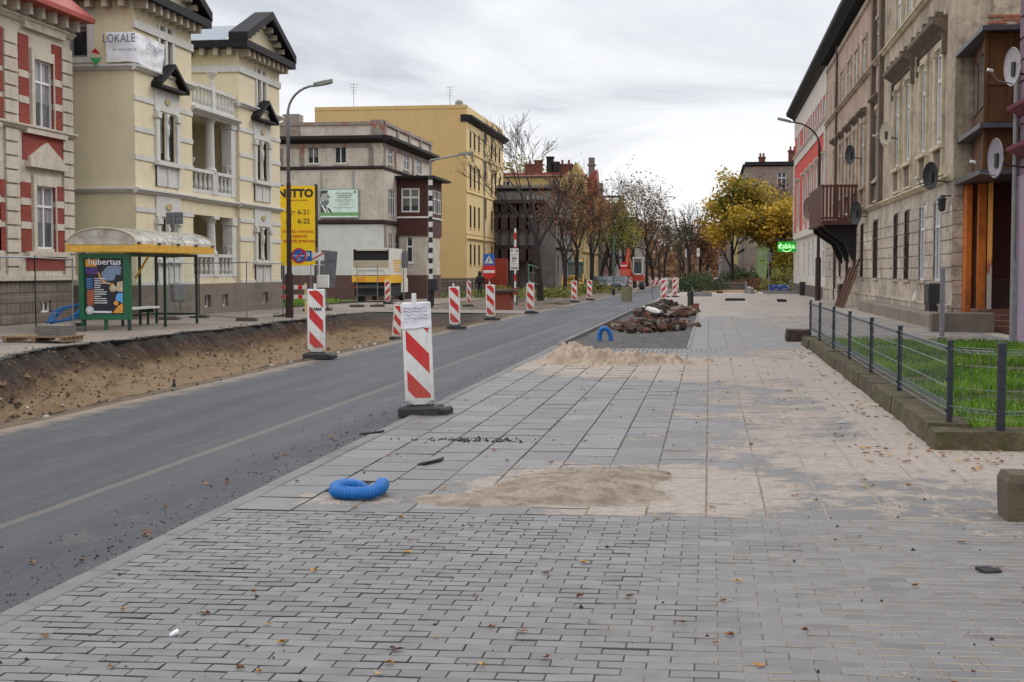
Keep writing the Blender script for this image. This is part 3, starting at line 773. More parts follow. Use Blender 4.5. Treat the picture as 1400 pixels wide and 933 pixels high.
cl.each('column', TRIM, B_); bl.each('balustrade', TRIM, B_); ur.each('urn', TRIM, B_, True)
b = MB(); wall(b, FR(XB+.06, -1), u0-.06, u3+.06, zg(u0)-.4, zp, [(q-.35, q+.35, zp-.95, zp-.45) for q in (U(282), U(306), U(361))], .25)
wall(b, FS(u0-.06), XB-13, XB+.06, -.4, zp)
b.face([(XB+.06, u0-.06, zp), (XB-.3, u0-.06, zp), (XB-.3, u3, zp), (XB+.06, u3, zp)]); b.face([(XB+.06, u0-.06, zp), (XB+.06, u0+.2, zp), (XB-13, u0+.2, zp), (XB-13, u0-.06, zp)])
b.build('plinth', plaster('villa_plinth', sr(118, 106, 94), .3, .3, sr(74, 66, 58), .3), B_)
for q in (U(282), U(306), U(361)): window(B_, FR(XB+.06, -1), -1, q, zp-.95, .7, .5, 'white', .22, None, None, 0, 1)
for op in (opA, opB):
    for k, (a, c, z0, z1) in enumerate(op): window(B_, F, -1, (a+c)/2, z0, c-a, z1-z0, 'grey' if k < 2 else 'brown', .1, GLASSG if k < 2 else None, None, .7, 0, .05)
window(B_, G_, 0, sum(xw)/2, zw[0], xw[1]-xw[0], zw[1]-zw[0], 'grey', .15, GLASSD, None, .72, 0, .08)
for z0 in (zp+.3, z1t+.2): window(B_, FR(XB-2.6, -1), -1, (u1+u2)/2, z0, 1.2, 2.3, 'white', .2, GLASSC, None, .7, 1)
# eaves, brackets and pediments
ev = MB(); brk = MB()
def eave(a, c, xback):
    oh = .62
    ev.box(xback, XB+oh, a-oh, c+oh, ze, ze+.3)
    m = (a+c)/2; hw = (c-a)/2+oh+.02; top = 1.45
    for sg in (-1, 1):                                     # raking cornices
        ev.prism([(0, .0), (0, .34), (-hw, .34-top), (-hw, -top)], XB-.2, XB+oh+.03, lambda p, q, e: (e, m+sg*p, ze+.28+top+q))
    ev.prism([(m-hw+.15, ze+.3), (m+hw-.15, ze+.3), (m, ze+.26+top)], XB-.45, XB+.05, lambda p, q, e: (e, p, q), 1)
    R = [(XB+.3, a-oh+.1, ze+.3), (XB+.3, c+oh-.1, ze+.3), (xback, c+oh-.1, ze+.3), (xback, a-oh+.1, ze+.3)]
    ev.face([R[0], R[3], (xback, m, ze+1.5), (XB+.3, m, ze+1.5)], 2); ev.face([R[1], R[2], (xback, m, ze+1.5), (XB+.3, m, ze+1.5)], 2)
    n = 9
    for k in range(n): fbox(brk, F, a+.05+k*(c-a-.3)/(n-1), a+.25+k*(c-a-.3)/(n-1), ze-.3, ze, .46); brk.cut()
    for k in range(12): fbox(brk, FS(a), XB-.35-k*.62, XB-.15-k*.62, ze-.3, ze, .46); brk.cut()
    for sg in (-1, 1):
        for k in range(4):
            p = .6+k*.55; zz = ze+.28+1.45-1.45*p/hw-.24; brk.box(XB+.05, XB+.42, m+sg*p-.1, m+sg*p+.1, zz, zz+.22); brk.cut()
eave(u0, u1, XB-13); eave(u2, u3, XB-13)
ev.build('roof', [DARK, YEL, plain('zinc_roof', sr(112, 122, 130), .35, .15)], B_); brk.each('eave_bracket', plaster('bracket_stucco', sr(176, 164, 146), .2, .2), B_)

# ================================================================ C: grey town house with bay
XC = -20.4; F = FR(XC, -1); U = lambda px: Yx(px, XC); Z = lambda px, py: Zx(px, py, XC)
u0, u1 = U(525), U(590)
C_ = rootb('grey_house', 'shabby grey rendered house with dark cornice and a brown timber bay', 'house', XC, u0)
GREY = plaster('grey_render', sr(200, 190, 176), .4, .4, sr(126, 114, 100), .3, sr(150, 122, 106), .66)
WHT = plaster('white_render', sr(206, 206, 202), .2, .25, sr(150, 148, 142), .2)
zpl = Z(525, 376); zs1 = Z(525, 304); zs2 = Z(525, 229); zcn = Z(525, 190); zpar = Z(525, 166); G_ = FS(u0)
xl = XC-13
Xp = lambda px: Xy(px, u0); Zp = lambda py: Zy(470, py, u0)
sw = [(Xp(421.5), Xp(437), Zp(223), Zp(200)), (Xp(458.5), Xp(474.5), Zp(223), Zp(200))]
b = MB(); wall(b, G_, xl, XC, zs1, zpar-.15, sw, .15); 
fo = [(U(531), U(537.5), Z(525, 222), Z(525, 201)), (U(552), U(560), Z(525, 222), Z(525, 201)), (U(570), U(577), Z(525, 222), Z(525, 201)),
      (U(531.5), U(541), Z(525, 292), Z(525, 256)), (U(532), U(538), zpl+.7, Z(525, 318)), (U(541), U(547.5), zpl+.7, Z(525, 318))]
wall(b, F, u0, u1, zpl, zpar-.15, fo, .09)
b.face([(XC, u1, -.5), (xl, u1, -.5), (xl, u1, zpar-.15), (XC, u1, zpar-.15)]); b.face([(XC, u0, zpar-.5), (XC, u1, zpar-.5), (xl, u1, zpar-.5), (xl, u0, zpar-.5)])
b.build('wall', GREY, C_)
b = MB(); wall(b, G_, xl, XC, zpl, zs1); b.build('side_wall', WHT, C_)
t = MB()
for FF, a, c in ((F, u0-.2, u1+.3), (G_, xl, XC+.0)):
    cornice(t, FF, a, c, zcn-.25, [(.06, 0), (.2, .1), (.55, .22), (.6, .24), (.6, .42), (.1, .5)])
    cornice(t, FF, a, c, zs1-.1, [(.03, 0), (.12, .04), (.16, .08), (.16, .24), (.03, .28)], mi=1); cornice(t, FF, a, c, zs2-.1, [(.03, 0), (.1, .04), (.12, .08), (.12, .18), (.03, .22)], mi=1)
t.build('cornice', [plaster('black_cornice', sr(30, 27, 26), .4, .3), plaster('brown_band', sr(52, 36, 34), .4, .3)], C_)
t = MB()
fbox(t, G_, xl, XC+.0, zpar-.2, zpar, .1, .3); fbox(t, F, u0, u1, zpar-.2, zpar, .12, .3)
for k in range(5): fbox(t, F, u0+k*(u1-u0-.7)/4, u0+.7+k*(u1-u0-.7)/4, zcn+.24, zpar+.08, .08, .3)
fbox(t, G_, XC-.8, XC+.05, zcn+.24, zpar+.1, .09, .3); fbox(t, G_, Xp(385), Xp(412), zcn+.24, zpar+.05, .05, .3); fbox(t, G_, Xp(388), Xp(410), zpar+.05, zpar+.55, .0, 1.0)
for px in (385, 414, 508): fbox(t, G_, Xp(px)-.15, Xp(px)+.15, zs2+.13, zcn-.525, .05)
fbox(t, G_, Xp(395), Xp(508), zcn-.52, zcn-.26, .05); fbox(t, F, u0, u1, zcn-.52, zcn-.26, .05)
for q in (u0+.25, U(541), U(565), u1-.3): fbox(t, F, q-.22, q+.22, zs2+.13, zcn-.52, .05)
fbox(t, F, u0+.05, u0+.6, zpl, zs1-.1, .04)
t.build('parapet', plaster('parapet_render', sr(150, 138, 128), .5, .5, sr(84, 74, 68), .3, sr(140, 92, 74), .58), C_)
b = MB(); wall(b, G_, xl, XC+.08, zg(u0)-.4, zpl, (), .1); wall(b, FR(XC+.08, -1), u0, u1, zg(u0)-.4, zpl); b.face([(XC+.08, u0, zpl), (XC, u0, zpl), (XC, u1, zpl), (XC+.08, u1, zpl)]); b.build('plinth', plaster('maroon_plinth', sr(98, 72, 66), .35, .3, sr(60, 44, 42)), C_)
for a, c, z0, z1 in sw: window(C_, G_, 0, (a+c)/2, z0, c-a, z1-z0, 'white', .15, None, GREY, 0, 1, .05)
for k, (a, c, z0, z1) in enumerate(fo): window(C_, F, -1, (a+c)/2, z0, c-a, z1-z0, 'white', .09, GLASSC if k == 3 else None, GREY if k < 3 else None, .66, 2 if k == 3 else 1, .05)
# timber bay on the street front
yb = Yx(541.5, XC)+.3; xo = Xy(584.5, yb); yb2 = Yx(604, xo); zb0, zb1, zb2, zbt = Zy(560, 322, yb), Zy(560, 299, yb), Zy(560, 249, yb), Zy(560, 244, yb)
BRN = plaster('bay_timber', sr(78, 44, 38), .3, .3, sr(46, 28, 26), .2)
bay = MB(); GB, FB = FS(yb), FR(xo, -1)
bo = [(Xy(549, yb), Xy(574, yb), Zy(560, 290, yb), Zy(560, 257, yb))]; bo2 = [(yb+.35+k*(yb2-yb-.3)/3, yb+.2+(k+1)*(yb2-yb-.3)/3, Zy(560, 290, yb), Zy(560, 257, yb)) for k in range(3)]
wall(bay, GB, XC, xo, zb0, zbt, bo, .1); wall(bay, FB, yb, yb2, zb0, zbt, bo2, .1); bay.face([(XC, yb, zb0), (xo, yb, zb0), (xo, yb2, zb0), (XC, yb2, zb0)]); bay.face([(XC, yb2, zb0), (xo, yb2, zb0), (xo, yb2, zbt), (XC, yb2, zbt)])
bp = bay.build('bay', BRN, C_)
t = MB(); t.box(XC, xo+.55, yb-.55, yb2+.55, zbt, zbt+.16); t.build('roof', DARK, bp)
t = MB(); fbox(t, GB, XC, xo+.05, Zy(560, 297, yb)-.05, Zy(560, 297, yb)+.06, .06); fbox(t, FB, yb-.05, yb2, Zy(560, 297, yb)-.05, Zy(560, 297, yb)+.06, .06); t.build('sill', WHITE, bp)
for a, c, z0, z1 in bo: window(C_, GB, 0, (a+c)/2, z0, c-a, z1-z0, 'white', .1, None, None, .62, 1, .1)
for a, c, z0, z1 in bo2: window(C_, FB, -1, (a+c)/2, z0, c-a, z1-z0, 'white', .1, GLASSC, None, .62, 1, .08)
b = MB(); dw = (Xy(555.5, yb+.1), Xy(565, yb+.1), Zy(560, 359, yb), Zy(560, 322, yb)); wall(b, FS(yb+.12), XC, xo-.1, zpl, zb0, [dw], .12); wall(b, FR(xo-.1, -1), yb+.12, yb2-.1, zpl, zb0, [(yb+.5, yb+2.3, zpl+.9, zb0-.3)], .1); b.build('bay_wall', GREY, C_)
window(C_, FS(yb+.12), 0, (dw[0]+dw[1])/2, dw[2], dw[1]-dw[0], dw[3]-dw[2], 'white', .12, None, WHITE, .6, 0, .09)
window(C_, FR(xo-.1, -1), -1, yb+1.4, zpl+.9, 1.8, zb0-.3-zpl-.9, 'grey', .1, GLASSG, None, .5, 1, .08)
b = MB(); b.box(XC, xo-.06, yb+.08, yb2-.06, zg(yb)-.4, zpl-.01); b.build('bay_plinth', MATS['maroon_plinth'], C_)
b = MB(); b.tube([(XC+.1, yb-.12, zs1+.1), (XC+.1, yb-.12, zg(yb))], .06, 8); b.build('downpipe', plain('rust_pipe', sr(70, 56, 50), .5), C_)

# ================================================================ D: tall yellow block
XD = -20.6; F = FR(XD, -1); U = lambda px: Yx(px, XD); Z = lambda px, py: Zx(px, py, XD)
u0, u1 = U(638), U(688); G_ = FS(u0)
D_ = rootb('yellow_block', 'tall smooth yellow apartment block with a blank gable wall and stone base', 'apartment block', XD, u0)
YD = plaster('block_yellow_shaded', sr(196, 166, 112), .15, .18, sr(158, 128, 82), .15); YD2 = plaster('block_yellow_lit', sr(212, 188, 136), .15, .18, sr(168, 138, 90), .15)  # gable yellow is a darker copy of the front's: side shading put into colour
zt = Z(638, 143); zpl = Z(638, 380); ztb = Zy(432, 150, u0)
xl = Xy(432, u0)
rows = [(Z(638, 200), Z(638, 176)), (Z(638, 255), Z(638, 223)), (Z(638, 310), Z(638, 279)), (Z(638, 362), Z(638, 333))]
us = [U(q) for q in (643.5, 649, 655, 672.5, 677.5, 683)]
ops = [(q-.45, q+.45, z0, z1) for q in us for z0, z1 in rows]+[(U(664)-.5, U(664)+.5, z0+1.0, z1+1.0) for z0, z1 in rows[:3]]
b = MB(); wall(b, G_, xl, XD, zpl, zt-.3); b.face([(XD, u0, zt-.3), (XD, u1, zt-.3), (xl, u1, zt-.3), (xl, u0, zt-.3)]); b.face([(xl, u0, 0), (xl, u1, 0), (xl, u1, zt-.3), (xl, u0, zt-.3)]); b.face([(XD, u1, 0), (xl, u1, 0), (xl, u1, zt-.3), (XD, u1, zt-.3)])
fbox(b, G_, xl, XD, zt-.3, zt, .04, .3)
b.build('gable_wall', YD, D_)
b = MB(); wall(b, F, u0, u1, zpl, zt-.25, ops, .07); fbox(b, F, u0, u1, zt-.25, zt-.05, .0, .3); b.build('front_wall', YD2, D_)
t = MB()
for z_ in (rows[0][0]-.5, rows[1][0]-.5): cornice(t, F, u0, u1, z_, [(.02, 0), (.1, .06), (.1, .16), (.02, .2)])
cornice(t, F, u0, u1, rows[2][0]-1.1, STR); fbox(t, F, u0, u1, rows[2][0]-.6, rows[2][0]-.5, .06)
t.build('string_course', YD2, D_)
t = MB(); zz = Z(638, 166); cornice(t, F, u0-.1, u1+.5, zz, [(.05, 0), (.15, .1), (.5, .3), (.55, .34), (.55, .52), (.1, .6)]); fbox(t, G_, XD-.5, XD+.05, zz, zz+.6, .08); t.build('cornice', DARK, D_)
for a, c, z0, z1 in ops: window(D_, F, -1, (a+c)/2, z0, c-a, z1-z0, 'brown', .07, None, YD2, .66, 1, .05)
b = MB(); wall(b, FS(u0-.1), xl, XD+.1, zg(u0)-.4, zpl); b.face([(xl, u0-.1, zpl), (XD+.1, u0-.1, zpl), (XD+.1, u0, zpl), (xl, u0, zpl)])
bw = [(q-.4, q+.4, zpl-1.0, zpl-.3) for q in us]; wall(b, FR(XD+.1, -1), u0-.1, u1, zg(u0)-.4, zpl, bw, .2)
b.build('plinth', bricks('rubble_stone', sr(112, 98, 88), sr(88, 78, 70), sr(70, 64, 58), .7, .3, .03, .4), D_)
for a, c, z0, z1 in bw: window(D_, FR(XD+.1, -1), -1, (a+c)/2, z0, c-a, z1-z0, 'brown', .2, plain('red_shutter', sr(140, 66, 48)), None, 0, 1)
b = MB(); b.tube([(XD+.1, U(661), zt-1.6), (XD+.1, U(661), zg(u0))], .07, 8); b.build('downpipe', GREYF, D_)
b = MB()
for px, xx, h in ((485, None, 2.4), (652, XD-2, 2.0)):
    x = Xy(px, u0+3) if xx is None else xx; b.tube([(x, u0+3, zt-.35), (x, u0+3, zt+h)], .025, 5)
    for k in range(4): b.tube([(x-.4+.05*k, u0+3, zt+h-.25*k-.1), (x+.4-.05*k, u0+3, zt+h-.25*k-.1)], .015, 4)
b.build('antenna', GREYF, D_)
b = MB(); b.lathe([(.35, zt-.3), (.35, zt+.35), (.2, zt+.5), (.02, zt+.55)], (XD-.8, u0+.9, 0), 10); b.build('roof_vent', GREYF, D_)
# ================================================================ right-hand row
def opening_row(px_pairs, X): return [tuple(sorted((Yx(a, X), Yx(c, X)))) for a, c in px_pairs]
FRt = FR(XR, 1); U = lambda px: Yx(px, XR); Z = lambda px, py: Zx(px, py, XR)
GLASSP = pane_mat('pale_boarded_pane', (.06, .062, .065), .12, .5, .8, (.46, .45, .43))
TAN = plaster('tan_render', sr(190, 172, 150), .7, .7, sr(92, 80, 68), .35, sr(150, 128, 110), .66)
TANL = plaster('tan_light', sr(216, 202, 172), .5, .6, sr(120, 104, 84), .3)
TANG = plaster('tan_ground', sr(196, 182, 166), .7, .65, sr(100, 84, 72), .35, sr(206, 198, 190), .64)
PINKT = plaster('pink_render', sr(188, 162, 144), .65, .65, sr(110, 84, 72), .35, sr(176, 146, 120), .6)
BLACKC = plaster('black_eave', sr(28, 26, 26), .3, .2)
uA, uB_, uC, uD = U(1302), U(1205), U(1128), U(1085)
ZT = Z(1175, 3)                                     # underside of main cornice
sA = Z(1302, 238)+.0; 
gw = opening_row([(1221.5, 1228), (1236, 1243.5), (1256.4, 1264.4), (1276.5, 1286)], XR)
G0, G1 = Z(1281, 384), Z(1281, 274); F0, F1 = Z(1281, 197), Z(1281, 76); S0, S1 = Z(1215, 62), Z(1215, 6)
zs = Z(1290, 248); zs2 = Z(1240, 40)
T_ = rootb('tenement', 'weathered tan tenement with paired windows, hood cornices and a timber veranda at its near end', 'tenement', XR, uA, 'tenements on the right side')
def row_house(root, ua, ub, gws, mats, hood=True, zbase=None, aw=None):
    g = zg(ua)-.3; wm, gm, lm = mats
    ops = [(a, c, G0, G1) for a, c in gws]; ops2 = [(a, c, F0, F1) for a, c in (aw or gws)]; ops3 = [(a, c, S0, S1) for a, c in (aw or gws)]
    b = MB(); wall(b, FRt, ua, ub, zs, ZT, ops2+ops3, .1); b.build('wall', wm, root)
    b = MB(); wall(b, FRt, ua, ub, g, zs, ops, .1)
    # rusticated courses
    us = sorted([ua]+[q for o in gws for q in o]+[ub]); z_ = G0
    while z_ < zs-.75:
        for k in range(0, len(us), 2):
            if us[k+1]-us[k] > .1: fbox(b, FRt, us[k]+(.0 if k else 0), us[k+1], z_+.015, z_+.40, .035)
        z_ += .42
    fbox(b, FRt, ua, ub, g, .55, .12); fbox(b, FRt, ua, ub, .55, .62, .15)
    b.build('ground_floor_wall', gm, root)
    t = MB(); cornice(t, FRt, ua, ub, zs-.08, STR); cornice(t, FRt, ua, ub, zs2, STR); cornice(t, FRt, ua, ub, ZT-.9, [(.02, 0), (.1, .05), (.1, .3), (.02, .35)])
    pr = aw or gws
    for a, c in pr:
        for q0, q1 in ((a-.2, a-.01), (c+.01, c+.2)):
            fbox(t, FRt, q0, q1, F0-.1, F1+.12, .08); fbox(t, FRt, q0-.03, q1+.03, F1-.05, F1+.12, .12); fbox(t, FRt, q0, q1, S0-.05, S1+.05, .06)
        fbox(t, FRt, a-.2, c+.2, F1+.12, F1+.34, .06); fbox(t, FRt, a-.2, c+.2, S1+.05, S1+.2, .07)
        fbox(t, FRt, a-.26, c+.26, F0-.22, F0-.1, .16)
        fbox(t, FRt, a-.14, c+.14, F0-.95, F0-.22, .02, .03, 1); fbox(t, FRt, a-.22, a-.04, F0-.98, F0-.22, .08); fbox(t, FRt, c+.04, c+.22, F0-.98, F0-.22, .08); fbox(t, FRt, a-.26, c+.26, F0-1.06, F0-.98, .09)
    t.build('stucco_trim', [lm, plaster('dark_panel', sr(118, 104, 88), .6, .5, sr(60, 50, 42))], root)
    t = MB(); cornice(t, FRt, ua-.02, ub+.02, ZT-.35, [(.1, 0), (.25, .2), (.7, .45), (.75, .5), (.75, .75), (.5, .85)])
    k = ua+.2
    while k < ub: fbox(t, FRt, k, k+.14, ZT-.45, ZT+.05, .5); k += .55
    t.build('cornice', BLACKC, root)
    t = MB(); t.T = FRt; t.prism([(-.6, ZT+.5), (4, ZT+2.6), (9, ZT+2.6), (9, ZT+.3), (-.6, ZT+.3)], ua, ub, lambda p, q, e: (e, p, q)); t.build('roof', DARK, root)
    return ops, ops2, ops3
ops = row_house(T_, uA, uB_, gw, (TAN, TANG, TANL))
for k, (a, c, z0, z1) in enumerate(ops[0]): window(T_, FRt, 1, (a+c)/2, z0, c-a, z1-z0, 'brown' if k < 2 else 'white', .1, GLASSD if k < 2 else GLASSP, TAN, .68, 1, .07)
for a, c, z0, z1 in ops[1]: window(T_, FRt, 1, (a+c)/2, z0, c-a, z1-z0, 'white', .1, GLASSP, None, .7, 1, .09)
for a, c, z0, z1 in ops[2]: window(T_, FRt, 1, (a+c)/2, z0, c-a, z1-z0, 'white', .1, GLASSP, TAN, .7, 1, .09)
t = MB()
gs = sorted(gw)
for (a, _), (_, c) in ((gs[0], gs[1]), (gs[2], gs[3])):   # hood cornices over the window pairs, with broken crests
    cornice(t, FRt, a-.55, c+.55, F1+.42, [(.04, 0), (.12, .1), (.42, .3), (.45, .34), (.45, .46), (.05, .56)])
    for k in range(5): fbox(t, FRt, a-.4+k*(c-a+.5)/4, a-.1+k*(c-a+.5)/4, F1+.96, F1+1.08+rnd.uniform(0, .08), .34, -.1)
    for q in (a-.5, c+.28): fbox(t, FRt, q, q+.24, F1-.2, F1+.42, .14)
    t.cut()
t.each('window_hood', plaster('hood_stucco', sr(112, 96, 82), .5, .4, sr(58, 50, 44)), T_)
# south end wall of the tenement, veranda and porch in the corner
G_ = FS(uA); x1 = Xy(1334, uA)
b = MB(); wall(b, G_, XR, XR+9, zs, ZT); fbox(b, G_, XR+.0, x1, zs, ZT-.3, .02); b.build('end_wall', TAN, T_)
b = MB(); wall(b, G_, XR, XR+9, -.4, zs); z_ = G0-.8
while z_ < zs-.5: fbox(b, G_, XR+.0, Xy(1319, uA), z_+.015, z_+.40, .035); z_ += .42
b.build('end_wall', TANG, T_)
b = MB()
for k in range(3):
    for j in range(9):
        if rnd.random() < .75: fbox(b, G_, Xy(1345, uA)+j*.27+(.13 if k % 2 else 0), Xy(1345, uA)+j*.27+.25+(.13 if k % 2 else 0), Zy(1350, 24, uA)-k*.09, Zy(1350, 24, uA)-k*.09+.075, .035)
b.build('exposed_brick', plain('bare_brick', sr(150, 92, 70), .9, .35, 9), T_)
OCH = plaster('veranda_ochre', sr(98, 60, 24), .5, .5, sr(44, 27, 14), .2); ORG = plaster('porch_orange', sr(196, 108, 34), .6, .6, sr(84, 46, 24), .3)  # veranda ochre is darkened to include the shade under its roof
MARO = plaster('porch_maroon', sr(70, 28, 22), .4, .3, sr(40, 22, 20)); LEAD = plain('lead_sheet', sr(70, 70, 76), .45, .2)
ya = uA-2.2; yv = uA-4.2
def Zc(py): return Zy(1345, py, yv-.3)
vz = [(Zc(232), Zc(172)), (Zc(166), Zc(42))]
v = MB()
xa, xb, xe = Xy(1326, uA), Xy(1343, yv), XR+6
for z0, z1 in vz:
    v.face([(xa, uA, z0), (xb, yv, z0), (xb, yv, z1), (xa, uA, z1)]); v.face([(xb, yv, z0), (xe, yv, z0), (xe, yv, z1), (xb, yv, z1)])
    for q in range(6):                                       # posts and rails
        x = xb+q*.62; v.box(x-.05, x+.05, yv-.05, yv+.02, z0, z1)
    for z_ in (z0+.02, z0+.42*(z1-z0), z1-.12): v.box(xb, xe, yv-.04, yv+.02, z_, z_+.1)
vp = v.build('veranda', OCH, T_)
t = MB()
for f0, f1, z0, z1 in ((.12, .48, vz[1][0]+.5, vz[1][1]-.35), (.54, .92, vz[1][0]+.5, vz[1][1]-.35)):
    P = lambda f, e: (xa+(xb-xa)*f-.03*e, uA+(yv-uA)*f-.03*e)
    a, c = P(f0, 1), P(f1, 1); m = P((f0+f1)/2, 1)
    t.face([(a[0], a[1], z0), (c[0], c[1], z0), (c[0], c[1], z1-.25), (m[0], m[1], z1), (a[0], a[1], z1-.25)])
t.build('pane', pane_mat('veranda_glass', (.05, .052, .055), .1, .5, 0), vp)
t = MB()
for z_, o in ((vz[1][1], .45), (vz[1][0]-.16, .32), (vz[0][0]-.12, .4)):
    pts = [(Xy(1300, uA)+.3-o*.6, uA-.02), (Xy(1333, yv), yv-o), (xe, yv-o), (xe, uA)]
    t.prism(pts, z_, z_+.13, lambda p, q, e: (p, q, e))
t.build('roof', LEAD, vp)
# porch
p_ = MB(); zpo = vz[0][0]-.14; q0, q1, q2 = Xy(1320, uA-.6), Xy(1337, uA-.6), Xy(1356, uA-1.9)
p_.box(q0, q0+.16, uA-.62, uA, .4, zpo); p_.box(q1-.05, q1+.16, uA-.9, uA-.62, .4, zpo); p_.build('porch_post', ORG, T_)
p_ = MB(); p_.box(q0+.16, q1-.05, uA-.3, uA-.02, .4, zpo); p_.build('porch_panel', plaster('porch_rust', sr(134, 62, 28), .6, .5, sr(70, 34, 20)), T_)
def pier_mat():
    m, nt, b = _new('peeling_pier'); p = geo(nt); s = sepx(nt, p)
    f = mth(nt, 'ADD', mth(nt, 'MULTIPLY', s[2], .25), mth(nt, 'MULTIPLY', noise_tex(nt, p, 2.2, 6, .65), .55))
    c = ramp(nt, f, [(.5, sr(140, 132, 122)), (.66, sr(150, 140, 128)), (.665, sr(120, 54, 38)), (.72, sr(132, 60, 40)), (.725, sr(186, 128, 48)), (1, sr(180, 122, 44))])
    lk(nt, c, b.inputs['Base Color']); b.inputs['Roughness'].default_value = .9; bump(nt, b, noise_tex(nt, p, 20, 5), .4, .02); return m
p_ = MB(); p_.box(q1+.17, q2+.02, uA-1.75, uA-1.1, .55, zpo); p_.build('pier', pier_mat(), T_)
p_ = MB(); p_.box(q2+.05, XR+6, uA-.3, uA-.05, 1.45, zpo); p_.build('porch_panel', MARO, T_)
p_ = MB(); p_.box(q2+.05, XR+6, uA-.35, uA-.04, .0, 1.44); p_.build('porch_base', bricks('porch_brick', sr(92, 50, 40), sr(70, 42, 34), sr(50, 42, 38), .25, .08, .012, .6), T_)
# steps of bare brick in front of the porch
p_ = MB()
for k in range(4): p_.bbox(XR+.1+.1*k, XR+5, uA-3.4+k*.55, uA-.3, -.2, .12+.14*k, .02)
p_.build('steps', bricks('old_brick', sr(132, 74, 56), sr(104, 66, 54), sr(96, 84, 74), .25, .08, .012, .5), T_)
p_ = MB(); p_.bbox(6.05, XR+.5, uA-3.7, uA-3.2, -.2, .5, .03); p_.build('step_wall', plaster('step_concrete', sr(116, 104, 92), .5, .3, sr(66, 56, 48)), T_)
p_ = MB(); p_.bbox(XR-.75, XR-.16, uA-.6, uB_+2, zg(uA)-.3, .38, .04); p_.build('area_wall', plaster('area_concrete', sr(140, 126, 112), .5, .3, sr(80, 68, 58)), T_)

# --- pinkish tenement with the timber balcony
P_ = rootb('tenement', 'grimy pinkish tenement carrying the dark brown timber balcony', 'tenement', XR, uB_, 'tenements on the right side')
pw = opening_row([(1193.4, 1200.5), (1176, 1181), (1166, 1170), (1156.5, 1160.5), (1147, 1150.5), (1139, 1142)], XR)
ops = row_house(P_, uB_, uC, pw, (PINKT, TANG, TAN))
for k, o in enumerate(ops):
    for j, (a, c, z0, z1) in enumerate(o): window(P_, FRt, 1, (a+c)/2, z0, c-a, z1-z0, 'brown' if k == 0 else 'white', .1, GLASSD if (k == 0 or j % 3 == 1) else GLASSP, TAN, .68, 1, .08)
t = MB()
for a, c in pw: cornice(t, FRt, a-.35, c+.35, F1+.4, HOOD); t.cut()
t.each('window_hood', MATS['hood_stucco'], P_); t = MB()
for q in (uB_+.0, uB_+2.9): fbox(t, FRt, q, q+.6, zs+.2, ZT-.4, .18); t.cut()
t.each('pilaster', MATS['hood_stucco'], P_)
b = MB(); b.tube([(XR-.12, U(1143.5), ZT-.3), (XR-.12, U(1143.5), 0)], .07, 8); b.build('downpipe', plain('rust_pipe', (0, 0, 0)), P_)
WOODB = plain('balcony_wood', sr(82, 44, 34), .6, .35, 12)
yb0, pj = Yx(1172, XR), 1.75; yb1 = Yx(1106, XR-pj); zb0, zb1 = Zx(1172, 301, XR), Zx(1172, 253, XR)
b = MB(); b.box(XR-pj, XR, yb0, yb1, zb0-.12, zb0); b.box(XR-pj-.05, XR, yb0-.05, yb1+.05, zb0-.22, zb0-.12)
bp = b.build('balcony', WOODB, P_)
t = MB()
for z_ in (zb0+.06, zb1-.12): t.box(XR-pj, XR-.02, yb0, yb0+.06, z_, z_+.1); t.box(XR-pj, XR-pj+.06, yb0, yb1, z_, z_+.1)
n = 10
for k in range(n): x = XR-pj+.02+k*(pj-.2)/(n-1); t.box(x, x+.11, yb0-.025, yb0, zb0+.01, zb1+.02)
k = yb0
while k < yb1-.12: t.box(XR-pj-.025, XR-pj, k, k+.13, zb0+.01, zb1+.02); k += .16
t.build('railing', WOODB, bp)
t = MB()
for q in (yb0+.5, (yb0+yb1)/2, yb1-.6): t.prism([(XR+.05, zb0-.22), (XR-pj+.15, zb0-.22), (XR-pj+.2, zb0-.45), (XR-.6, zb0-1.1), (XR-.25, zb0-1.9), (XR+.05, zb0-2.2)], q-.2, q+.2, lambda p, q_, e: (p, e, q_)); t.cut()
t.each('corbel', BLACKC, bp)

# --- red and white tenement
R_ = rootb('tenement', 'red and white tenement at the far end of the right row behind the shop sign', 'tenement', XR, uC, 'tenements on the right side')
REDW = plaster('red_wall', sr(196, 66, 54), .2, .2, sr(140, 50, 44), .15); LGT = plaster('pale_wall', sr(206, 198, 188), .25, .25, sr(150, 140, 130), .2)
rw = opening_row([(1123.5, 1127), (1116.5, 1119.5), (1110, 1112.5), (1104, 1106.5), (1098, 1100.2), (1090, 1092)], XR)
b = MB(); o1 = [(a, c, F0, F1) for a, c in rw]+[(a, c, S0, S1) for a, c in rw]
wall(b, FRt, uC, uD, zs, ZT-.2, o1, .1); wall(b, FS(uD), XR, XR+9, -.5, ZT-.2); b.build('wall', REDW, R_)
o2 = [(a, c, G0-.2, G1) for a, c in rw]
b = MB(); wall(b, FRt, uC, uD, .6, zs, o2, .1); fbox(b, FRt, uC, uD, zs-.1, zs+.35, .1); fbox(b, FRt, uC, uD, zs2-.1, zs2+.5, .06); cornice(b, FRt, uC, uD, zs2+.5, STR); cornice(b, FRt, uC, uD, zs-.3, STR)
for a, c in rw:
    for q0, q1 in ((a-.45, a-.0), (c+.0, c+.45)): fbox(b, FRt, q0, q1, F0-.5, F1+.3, .09); fbox(b, FRt, q0, q1, S0-.3, S1+.2, .08)
    cornice(b, FRt, a-.5, c+.5, F1+.3, HOOD); fbox(b, FRt, a-.45, c+.45, F0-.9, F0-.5, .07)
fbox(b, FRt, uC, uD, S1+.25, ZT-.2, .05)
for q in (uD-.9, uC+.0): fbox(b, FRt, q, q+.9, zs+.3, zs2, .11)
b.build('pale_trim', LGT, R_)
